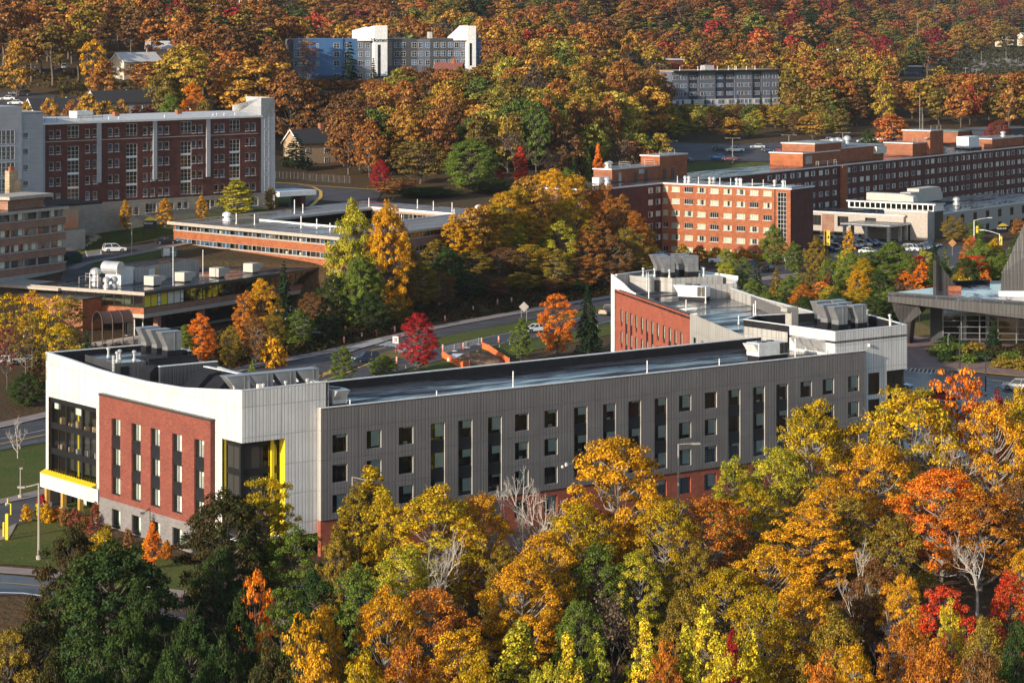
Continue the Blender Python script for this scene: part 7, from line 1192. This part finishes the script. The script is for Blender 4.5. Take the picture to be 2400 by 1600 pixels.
for k,u,v,a,c,lb in [('sedan',1944,590,-40,'navy','navy sedan beside the yellow banner pole'),('suv',1962,588,-40,'maroon','maroon car in the front row of the lobby lot'),('sedan',1979,586,-40,'navy','dark blue sedan between the two maroon cars in the lobby lot'),('sedan',1994,583,-40,'maroon','dark red sedan beside a white car in the lobby lot'),('sedan',2006,580,-40,'white','white sedan between dark red sedan and beige car'),('suv',2022,580,-40,'beige','beige car in the lobby lot front row'),('suv',2036,577,-40,'black','black car right of the beige car'),('sedan',2052,576,-40,'teal','dark teal sedan at the row end by the canopy pillar'),('sedan',1911,578,140,'silver','silver sedan at the brick hall corner of the lobby lot'),('pickup',1927,571,140,'white','white pickup in the back row by the blue kerb'),('pickup',1950,570,140,'grey','grey pickup in the back row of the lobby lot'),('sedan',1970,570,140,'grey','dark grey sedan in the back row of the lobby lot'),('sedan',1985,569,140,'red','red car in the back row of the lobby lot'),('suv',1999,565,140,'silver','silver car parked closest to the lobby canopy'),('sedan',1918,588,-40,'black','black car half hidden beside the brick hall plinth'),('sedan',2125,590,-40,'silver','silver sedan leading the right row of the lobby lot'),('suv',2138,590,-40,'white','white car in the right row of the lobby lot'),('sedan',2153,589,-40,'black','black sedan in the right row of the lobby lot'),('sedan',2164,586,-40,'grey','grey sedan in the right row of the lobby lot'),('sedan',2174,583,-40,'teal','teal sedan in the right row of the lobby lot'),('sedan',2184,580,-40,'navy','navy sedan ending the right row near the dark pine'),('sedan',2035,596,-40,'white','white car roof just above the grove treetops')]: car(k,u,v,a,c,lb,GL,zfix=0)
for k,u,v,a,c,lb in [('suv',2102,915,-25,'teal','dark teal car beside the glass corner of the far white block'),('sedan',2088,928,-25,'white','white car tucked against the glass corner of the far white block'),('pickup',2205,940,-35,'red','red pickup in the parking lot behind the golden oak'),('suv',2385,915,160,'silver','silver estate car at the right edge of the parking lot')]: car(k,u,v,a,c,lb,None,zfix=0)
for k,u,d,a,c,lb in [('pickup',1722,838,190,'white','white pickup beside the lamp post of the upper lot'),('sedan',1776,846,170,'silver','silver sedan in the middle of the upper lot'),('sedan',1803,838,170,'navy','navy car right of the silver sedan in the upper lot'),('suv',1826,838,80,'maroon','maroon car next to the brick penthouse line'),('sedan',1682,822,170,'blue','bright blue car in the upper lot'),('sedan',1711,818,165,'maroon','dark red car beside the bright blue car'),('suv',1688,842,170,'black','black car behind the bright blue car'),('sedan',1608,815,170,'navy','navy car at the near end of the upper lot'),('sedan',1538,850,170,'white','white car at the far left of the upper lot under trees'),('pickup',1943,864,10,'silver','silver pickup farthest up in the upper lot'),('pickup',1926,846,190,'white','white pickup behind the rooftop fans of the brick hall'),('sedan',2025,866,170,'white','white sedan left of the dark bush in the upper lot'),('suv',2062,872,170,'white','white car beside the flame orange maple of the upper lot')]: car(k,u,0,a,c,lb,GU,d=d)
for k,u,d,a,c,lb in [('sedan',17,826,185,'white','white sedan first in the row on the hill'),('sedan',38,840,185,'grey','grey car behind the white sedan on the hill'),('suv',54,838,185,'black','black car at the end of the row on the hill'),('sedan',36,812,185,'white','lower white car beside the golden trees on the hill'),('suv',152,908,90,'white','white off-road car under the trees on the hill'),('sedan',66,906,0,'black','black car under the trees beside a crimson sapling')]: car(k,u,0,a,c,lb,GH,d=d)
for k,u,v,c,lb in [('pickup',2172,101,'white','white pickup on the far valley road'),('suv',2200,98,'white','white vehicle with red top on the far valley road'),('sedan',2217,99,'white','white car at the junction of the far valley road'),('sedan',2247,98,'yellow','tiny yellow car on the far valley road')]: car(k,u,0,10,c,lb,'vehicles on the far valley road',d=1550)
car('sedan',22,848,30,'white','white car glimpsed under the thin yellow trees at the left edge',zfix=0.5); car('suv',52,846,30,'silver','silver car glimpsed beside the white one under the thin yellow trees',zfix=0.5)
# ================================================================= lamps, signs, street furniture
def lamp(label,x,y,h,arms,mat='pole_grey',r=.11,head=(.8,.35,.18),base=True,z=None,up=.0,name='street_lamp'):
    o=thing(name,label,'street lamp',(x,y,gz1(x,y) if z is None else z)); obj('pole',MB().tube([(0,0,-1),(0,0,h)],[r*1.25,r*.75],8),mat,o)
    for ax,ay in arms:
        L=math.hypot(ax,ay); a=math.atan2(ay,ax); obj('arm',MB().tube([(0,0,h-.05),(ax*.5,ay*.5,h+up*.6),(ax,ay,h+up)],r*.5,6),mat,o)
        hd=MB().box(-.1,head[0],-head[1]/2,head[1]/2,-head[2]/2,head[2]/2,0).box(.05,head[0]-.08,-head[1]/2+.04,head[1]/2-.04,-head[2]/2-.02,-head[2]/2,1); obj('lamp_head',hd,[mat,'lamp_glass'],o,(ax,ay,h+up),a)
    if base: obj('base',MB().lathe(0,0,[(.3,-.6),(.3,.5)],10),'concrete',o)
    return o
x,y=atz(91,1312,0); lamp('tall grey street lamp beside the front lawn, arm pointing left',x,y,8.3,[(-1.6,.4)],'pole_grey',.14,up=-.5)
x,y=atz(48,1168,0); lamp('short path lamp on a concrete foot by the entrance drive',x,y,3.7,[(0,0)],'pole_grey',.09,(.3,.3,.15),name='path_lamp')
x,y=at(826,280); lamp('street lamp rising from the narrow olive tree at the start of the grey wing',x,y,60-1120*280/FPX+.6,[(1.4,-.3)],'pole_grey',.1,up=-.3)
x,y=at(1590,286); lamp('tall thin lamp standing before the brick base right of centre',x,y,60-1030*286/FPX,[(1.5,.2)],'pole_grey',.12)
x,y=atz(2249,872,0); lamp('tall black lamp post by the parking lot kerb',x,y,7.6,[(.6,0)],'pole_dark',.12); x,y=atz(2310,925,0); lamp('shorter black lamp post in the middle of the parking lot',x,y,5.8,[(.2,0)],'pole_dark',.1); x,y=atz(2155,776,0); lamp('slim black lamp on the plaza lawn under the metal roof tip',x,y,3.8,[(.15,0)],'pole_dark',.06,(.3,.3,.12),False)
x,y=atz(2222,830,0); lamp('thin pale pole in the planting bed of the performance hall',x,y,3.4,[(.12,0)],'pole_grey',.06,(.2,.2,.1),False)
x,y=at(309,500); lamp('grey lamp post above the dining hall roof beside the upper street',*G(309,600),6.5,[(-.3,0)],'pole_grey',.1,(.5,.3,.15),False)
for u,d,h,lb in [(1717,812,7.6,'upper lot twin lamp beside the white pickup'),(1849,815,8.,'upper lot twin lamp behind the brick penthouse'),(1975,818,8.2,'upper lot twin lamp nearest the rooftop fans'),(1570,806,7.4,'upper lot twin lamp at the end of the brick hall roof'),(2092,852,8.,'upper lot twin lamp behind the flame orange maple')]:
    x,y=at(u,d); lamp(lb,x,y,h,[(-1.6,0),(1.6,0)],'beige_pole' if 'beige_pole' in MATS else 'pole_grey',.12,(.7,.3,.15))
x,y=atz(2283,585,0); lamp('white street lamp with long arm and small yellow banner at the lobby lot exit',x,y,7.2,[(3.6,1.)],'white_paint',.12,(1.,.4,.15),False,up=.5)
x,y=atz(2343,602,0); lamp('white street lamp with arm pointing left and yellow banner by the green trees',x,y,5.4,[(-3.6,1.)],'white_paint',.12,(1.,.4,.15),False,up=.9)
for u,v,zb,h,w_,lb in [(2285,565,4.1,1.7,.55,'small yellow banner on the lamp at the lobby lot exit'),(2340,598,2.4,2.2,.75,'yellow banner with dark crest on the lamp by the green trees'),(1936,622,4.6,3.4,.8,'tall yellow banner on the wooden pole by the lobby lot')]:
    x,y=atz(u,v if u!=2285 else 585,0); o=thing('banner',lb,'banner',(x+.5,y-.15,zb)); obj('cloth',MB().box(-w_/2,w_/2,-.03,.03,0,h),'sign_yellow',o); obj('emblem',MB().lathe(0,0,[(.01,h*.45),(w_*.22,h*.5),(w_*.22,h*.6),(.01,h*.68)],8),'sign_black',o)
x,y=atz(1932,622,0); o=thing('utility_pole','wooden pole carrying the tall yellow banner by the lobby lot','pole',(x,y,0)); obj('shaft',MB().tube([(0,0,-.5),(0,0,8.4)],[.14,.1],8),'wood_post',o)
def pole(label,u,vt,d,h=None,r=.12,mat='pole_grey',cross=0):
    x,y=at(u,d); zg=gz1(x,y); zt=CH-(vt-YH)/FPX*d; o=thing('utility_pole',label,'pole',(x,y,zg)); obj('shaft',MB().tube([(0,0,-1),(0,0,zt-zg)],[r,r*.8],6),mat,o)
    if cross: obj('crossarm',MB().box(-cross,cross,-.08,.08,zt-zg-.7,zt-zg-.5),mat,o)
for u,vt,d,lb in [(135,-30,1120,'first tall pale floodlight mast at the upper left'),(147,-30,1120,'second tall pale floodlight mast at the upper left'),(219,-30,1080,'third tall pale floodlight mast, the thick one of the close pair'),(230,-30,1085,'fourth tall pale floodlight mast, right of the thick one'),(561,-25,1150,'floodlight mast above the golden woods left of the blue building'),(582,-25,1150,'floodlight mast nearest the blue building')]: pole(lb,u,vt,d,r=.2,mat='white_paint')
for u,vt,d,lb in [(2263,157,1200,'crossarm utility pole before the far car park'),(2173,166,1180,'wooden utility pole right of the black shed'),(2288,160,1250,'plain pole at the far car park corner'),(2150,32,1600,'pale pole among the dark trees of the far hillside'),(2176,126,1400,'thin pole above the black shed'),(2300,120,1500,'dark lamp pole over the far car park'),(2358,120,1520,'second dark lamp pole over the far car park, nearer the frame edge')]: pole(lb,u,vt,d,cross=1.2 if 'crossarm' in lb else 0)
def sign(name,label,x,y,z,posts,ph,parts_,rz=0.,mat='pole_grey'):
    o=thing(name,label,'sign',(x,y,z),rz)
    for px in posts: obj('post',MB().tube([(px,.06,-.4),(px,.06,ph)],.05,6),mat,o)
    for nm,mb,m in parts_: obj(nm,mb,m,o)
    return o
def disc(r,z,n=16,y=0.,t=.03): return MB().tube([(0,y-t,z),(0,y,z)],r,n)
def diamond(s,z): return MB().add([(0,-.03,z-s),(s,-.03,z),(0,-.03,z+s),(-s,-.03,z),(0,.0,z-s),(s,0,z),(0,0,z+s),(-s,0,z)],[(0,1,2,3),(7,6,5,4),(0,4,5,1),(1,5,6,2),(2,6,7,3),(3,7,4,0)])
x,y=atz(927,828,0); sign('traffic_sign','white no left turn sign by the crosswalk',x,y,0,(0,),2.9,[('plate',MB().box(-.5,.5,-.03,0,1.75,2.95),'white_paint'),('symbol',MB().box(.05,.17,-.05,-.031,1.95,2.6).box(-.25,.17,-.05,-.031,2.48,2.6).add([(-.36,-.05,2.54),(-.2,-.05,2.4),(-.2,-.05,2.68)],[(0,1,2)]),'sign_black'),('emblem_bar',MB().hexa([(-.34,-.06,1.95),(-.26,-.06,1.9),(-.26,-.05,1.9),(-.34,-.05,1.95)],[(.28,-.06,2.72),(.34,-.06,2.66),(.34,-.05,2.66),(.28,-.05,2.72)]),'sign_red')])
x,y=atz(1228,756,0); sign('traffic_sign','back of a diamond warning sign on two posts at the grass median',x,y,0,(-.5,.5),3.2,[('plate',diamond(.95,3.),'concrete')])
x,y=atz(2281,590,0); sign('traffic_sign','red and white no entry sign at the lobby lot exit',x,y,0,(0,),3.2,[('plate',disc(.55,2.9),'sign_red'),('symbol',MB().box(-.38,.38,-.07,-.05,2.8,3.),'white_paint'),('lower_plate',MB().box(-.45,.45,-.03,0,1.9,2.2),'white_paint')])
x,y=atz(2232,600,0); sign('traffic_sign','back of an orange diamond sign beside the lobby lot exit',x,y,0,(0,),3.,[('plate',diamond(1.0,3.1),'sign_orange')])
x,y=atz(1841,632,0); sign('traffic_sign','small white sign plate by the brick hall plinth',x,y,0,(0,),2.6,[('plate',MB().box(-.28,.28,-.03,0,2.,2.7),'white_paint')]); x,y=atz(1866,627,0); sign('traffic_sign','small red notice board under the brick hall plinth',x,y,0,(-.4,.4),1.8,[('plate',MB().box(-.55,.55,-.03,0,1.,1.8),'sign_orange')])
def board(label,txt,x,y,w_,h0,h1,rz):
    z=gz1(x,y); o=sign('board_sign',label,x,y,z,(-w_/2,w_/2),h1,[('panel',MB().box(-w_/2,w_/2,-.06,.0,h0,h1),'sign_black'),('crest',MB().add([(-w_/2+w_*k/8,-.06,h1) for k in range(9)]+[(w_/2-w_*k/8,-.06,h1+.75*math.sin(math.pi*k/8)+.02) for k in range(9)],[tuple(range(18))]).add([(-w_/2+w_*k/8,.0,h1) for k in range(9)]+[(w_/2-w_*k/8,.0,h1+.75*math.sin(math.pi*k/8)+.02) for k in range(9)],[tuple(range(17,-1,-1))]),'sign_yellow')],rz,'pole_dark'); lettering(o,txt,.62,(-w_*.12,-.09,h1-.55),0,'white_paint')
x,y=G(352,556); board('black board sign with yellow arched top on the upper lawn','McNair',x,y,2.7,1.8,3.5,R(8)); x,y=atz(2350,553,0); board('black board sign with yellow arched top by the lobby wing','Wadsworth',x,y,3.4,1.,2.5,R(25))
BARL=[(813,808,'first'),(855,798,'second'),(889,792,'third'),(932,783,'fourth'),(1050,757,'fifth'),(1116,737,'sixth'),(1173,724,'seventh'),(1206,719,'eighth')]
def barrel(x,y,label,h=1.15,g='orange traffic tubes along the road'):
    o=thing('traffic_tube',label,'traffic cone',(x,y,gz1(x,y)+.1),0,g); obj('tube',MB().lathe(0,0,[(.16,.08),(.13,h),(.05,h+.05)],10),'barrel_orange',o); obj('foot',MB().lathe(0,0,[(.34,0),(.32,.08)],8),'rubber',o)
    for z in (.5,.8): obj('reflective_band',MB().lathe(0,0,[(.165,h*z),(.16,h*z+.14)],10),'white_paint',o)
for u,v,n in BARL: x,y=atz(u,v,0); barrel(x-.6,y+1.5,f'{n} orange traffic tube from the left along the bank side kerb')
for u,v,lb in [(930,853,'orange traffic tube left of the crimson maple at the near guard rail'),(1038,824,'orange traffic tube just right of the crimson maple'),(1086,820,'orange traffic tube behind the metal barriers'),(1129,808,'orange traffic tube at the corner of the orange fence'),(1169,804,'orange traffic tube right of the orange fence on the road edge'),(741,886,'orange traffic tube peeking over the white block parapet'),(463,1422,'orange traffic tube on the front road between dark trees')]: x,y=atz(u,v,0); barrel(x,y,lb)
for i,(u,v) in enumerate([(1038,832),(1066,824),(1096,816)]):
    a,b=atz(u,v,0),atz(u+27,v-8,0); o=thing('crowd_barrier',f'{["left","middle","right"][i]} one of the three grey crowd barriers beside the excavation','barrier',(*a,.1),math.atan2(b[1]-a[1],b[0]-a[0]),'grey crowd barriers'); L_=math.hypot(b[0]-a[0],b[1]-a[1])-.1; f=MB(); f.tube([(0,0,.1),(0,0,1.15),(L_,0,1.15),(L_,0,.1)],.03,5); f.tube([(0,0,.2),(L_,0,.2)],.025,4)
    for k in range(1,14): f.tube([(L_*k/14,0,.2),(L_*k/14,0,1.13)],.014,3)
    obj('frame',f,'galvanised',o); obj('foot',MB().box(.1,.16,-.4,.4,0,.05).box(L_-.16,L_-.1,-.4,.4,0,.05),'galvanised',o)
def netfence(label,pts,h):
    o=thing('safety_fence',label,'fence',(0,0,0)); n=MB(); W_=[(*atz(u,v,0),0) for u,v in pts]
    for a,b in zip(W_,W_[1:]): n.hexa([(a[0],a[1],.1),(b[0],b[1],.1),(b[0],b[1]+.03,.1),(a[0],a[1]+.03,.1)],[(a[0],a[1],h),(b[0],b[1],h*.95),(b[0],b[1]+.03,h*.95),(a[0],a[1]+.03,h)])
    obj('net',n,'fence_orange',o)
    for a in W_: obj('stake',MB().tube([(a[0],a[1]-.05,-.2),(a[0],a[1]-.05,h+.15)],.04,5),'barrel_orange',o)
netfence('orange mesh safety fence left of the excavation, below the crimson maple',[(1036,838),(1056,850),(1070,858),(1085,864),(1100,862)],1.2); netfence('orange mesh safety fence falling away right of the excavation',[(1130,818),(1146,824),(1160,834),(1176,844),(1194,856)],1.2)
a=atz(1120,848,0); so=MB(); vs=[]; n=14
for i in range(n):
    for j in range(n): s,t=i/(n-1)*2-1,j/(n-1)*2-1; vs.append((s*4.2,t*4.5,max(0,(1-s*s)*(1-t*t))**.7*1.5*(1+RNG.normal(0,.16))-.05))
so.add(vs,[(i*n+j,(i+1)*n+j,(i+1)*n+j+1,i*n+j+1) for i in range(n-1) for j in range(n-1)]); tag(obj('soil_mound',so,'soil',None,(*a,.05)),'heap of brown excavated soil inside the orange fences','soil heap')
a=atz(1085,842,0); tag(obj('concrete_slab',MB().hexa([(-2.6,-3.2,0),(1.8,-2.5,0),(2.6,3,0),(-1.8,2.6,0)],[(-2.6,-3.2,.6),(1.8,-2.5,.6),(2.6,3,.6),(-1.8,2.6,.6)]),'white_paint',None,(*a,.05)),'pale new concrete slab beside the soil heap','slab')
def rail(label,pts,zf=0.,h=.72,w=True):
    P_=resample([atz(u,v,zf) for u,v in pts],max(3,int(np.hypot(*(np.array(atz(*pts[0],zf))-np.array(atz(*pts[-1],zf))))/3)))
    o=thing('guard_rail',label,'guard rail',(0,0,0)); b=MB()
    for (x0,y0),(x1,y1) in zip(P_,P_[1:]):
        z0,z1=gz1(x0,y0),gz1(x1,y1)
        for k in (0,.16): b.hexa([(x0,y0-.03,z0+h-.14+k-.05),(x1,y1-.03,z1+h-.14+k-.05),(x1,y1+.03,z1+h-.14+k-.05),(x0,y0+.03,z0+h-.14+k-.05)],[(x0,y0-.05,z0+h-.02+k-.05),(x1,y1-.05,z1+h-.02+k-.05),(x1,y1+.03,z1+h-.02+k-.05),(x0,y0+.03,z0+h-.02+k-.05)])
    obj('beam',b,'galvanised',o)
    for x,y in P_: obj('post',MB().box(x-.07,x+.07,y+.05,y+.2,gz1(x,y)-.3,gz1(x,y)+h),'pole_grey',o)
rail('grey guard rail between the excavation and the flame orange maple',[(1146,820),(1205,807),(1268,794)]); rail('grey guard rail behind the round green tree and crimson maple',[(826,898),(900,878),(975,858)]); rail('grey guard rail along the road at the left edge',[(-20,1066),(0,1062),(60,1050),(112,1040)]); rail('short guard rail beside the dark spruce and white tower',[(1368,774),(1400,767),(1432,760)])
# dumpster, cabinet, stone wall, boulders, emergency pole
x,y=G(170,617); o=thing('dumpster','dark green dumpster with slanted lids beside the balcony block','dumpster',(x,y,gz1(x,y)+.1),R(35)); obj('bin',MB().hexa([(-1.5,-1,0),(1.5,-1,0),(1.5,1,0),(-1.5,1,0)],[(-1.6,-1.15,1.5),(1.6,-1.15,1.5),(1.6,1.1,2.),(-1.6,1.1,2.)]).box(-1.75,-1.6,-.6,.6,.9,1.1).box(1.6,1.75,-.6,.6,.9,1.1),'dumpster_green',o)
for s in (-.8,.8): obj('lid',MB().hexa([(s-.76,-1.2,1.52),(s+.76,-1.2,1.52),(s+.76,1.12,2.02),(s-.76,1.12,2.02)],[(s-.76,-1.2,1.6),(s+.76,-1.2,1.6),(s+.76,1.12,2.12),(s-.76,1.12,2.12)]),'rubber',o)
x,y=G(397,600); o=thing('utility_cabinet','green utility cabinet by the corner of the courtyard hall','cabinet',(x,y,gz1(x,y)),R(20)); obj('housing',MB().box(-1.5,1.4,-.7,.7,0,1.7),'cabinet_green',o); obj('door',MB().box(-1.35,-.1,-.74,-.7,.15,1.6),'trim_metal',o); obj('pipe_guard',MB().tube([(-1.6,-1.6,0),(-1.6,-1.6,.9),(.8,-1.6,.9),(.8,-1.6,0)],.07,6),'white_paint',o)
for u0,v0,u1,v1,h,lb in [(146,578,168,578,3.6,'taller stone garden wall stub next to the balcony block'),(166,582,192,584,2.5,'lower stone garden wall with pale capping on the upper lawn')]:
    a,b=G(u0,v0),G(u1,v1); z=min(gz1(*a),gz1(*b))-.3; o=thing('stone_wall',lb,'wall',(*a,z),math.atan2(b[1]-a[1],b[0]-a[0])); L_=math.hypot(b[0]-a[0],b[1]-a[1]); obj('masonry',MB().box(0,L_,0,.8,0,h),'field_stone',o); obj('capping',MB().box(-.1,L_+.1,-.1,.9,h,h+.15),'cream_concrete',o)
for i,(u,v,s,lb) in enumerate([(213,556,1.,'large boulder at the top of the rock group on the upper lawn'),(222,561,1.3,'biggest boulder of the rock group on the upper lawn'),(214,566,1.1,'middle boulder of the rock group on the upper lawn'),(200,578,.7,'small flat rock by the stone wall end'),(208,574,.6,'smallest flat rock between wall and boulders')]):
    x,y=G(u,v); bm=bmesh.new(); bmesh.ops.create_icosphere(bm,subdivisions=2,radius=s)
    for q in bm.verts: q.co*=1+.25*math.sin(q.co.x*3+i)*math.cos(q.co.y*4+i*2)+RNG.normal(0,.05); q.co.z*=.65
    me=bpy.data.meshes.new('boulder'); bm.to_mesh(me); bm.free(); me.materials.append(MATS['field_stone']); tag(put('boulder',me,None,(x,y,gz1(x,y)+.2)),lb,'boulder',None)
x,y=atz(16,1266,0); o=thing('emergency_pole','tall yellow emergency call pole with a curved lamp arm by the entrance drive','call pole',(x,y,.1)); obj('column',MB().box(-.16,.16,-.16,.16,0,2.9),'yellow_paint',o); obj('arm',MB().tube([(.1,0,2.8),(.45,0,2.8),(.45,0,4.),(.1,0,4.05),(.1,0,4.6)],.09,8),'yellow_paint',o); obj('beacon',MB().lathe(-.05,0,[(.12,3.8),(.16,4.),(.05,4.15)],8),'galvanised',o)
x,y=atz(9,1260,0); tag(obj('bollard',MB().lathe(0,0,[(.13,0),(.13,1.6),(.05,1.7)],10),'yellow_paint',None,(x,y,.1)),'short yellow bollard left of the emergency call pole','bollard')
o=thing('chain_fence','long grey chain-link fence below the wooded slope by the curved street','fence',(0,0,0)); P_=resample(PX((646,418),(700,420),(760,426),(820,430)),16); n=MB()
for (x0,y0),(x1,y1) in zip(P_,P_[1:]):
    for k in range(7): n.tube([(x0,y0,gz1(x0,y0)+.1+.28*k),(x1,y1,gz1(x1,y1)+.1+.28*k)],.012,3,cap=False)
obj('mesh_wire',n,'galvanised',o)
for x,y in P_: obj('post',MB().tube([(x,y,gz1(x,y)-.2),(x,y,gz1(x,y)+1.8)],.03,5),'pole_grey',o)
for x0,y0,x1,y1,n,lb in [(-46,478,-30,476,9,'dark flight of steps climbing the bank left of the crosswalk')]:
    a=atz(790,800,0); st=MB()
    for k in range(14): st.box(-1.6,1.6,k*.9,k*.9+1.,-1,.35*(k+1))
    o=thing('bank_steps',lb,'steps',(a[0]-3,a[1]+3,gz1(a[0]-3,a[1]+3)-.1),R(38)); obj('treads',st,'concrete',o); obj('handrail',MB().tube([(-1.7,0,1.2),(-1.7,12.5,6.)],.06,5),'pole_dark',o)
# ================================================================= air between the far hills and the camera
hz=NB('haze_air'); hz.N.remove(hz.p); pv=hz.n('ShaderNodeVolumePrincipled'.replace('ShaderNode','')); pv.inputs['Color'].default_value=(.86,.9,1,1); pv.inputs['Density'].default_value=.00003; pv.inputs['Anisotropy'].default_value=.2; hz.l(pv.outputs[0],hz.out.inputs['Volume'])
hb=MB().box(-1410,1410,-510,3860,-42,230); tag(obj('haze',hb,'haze_air'),None,None,None,'stuff')
import collections
print(collections.Counter(o.name.split('.')[0] for o in COL.objects if o.parent is None).most_common(14))
print('objects',len(bpy.data.objects))
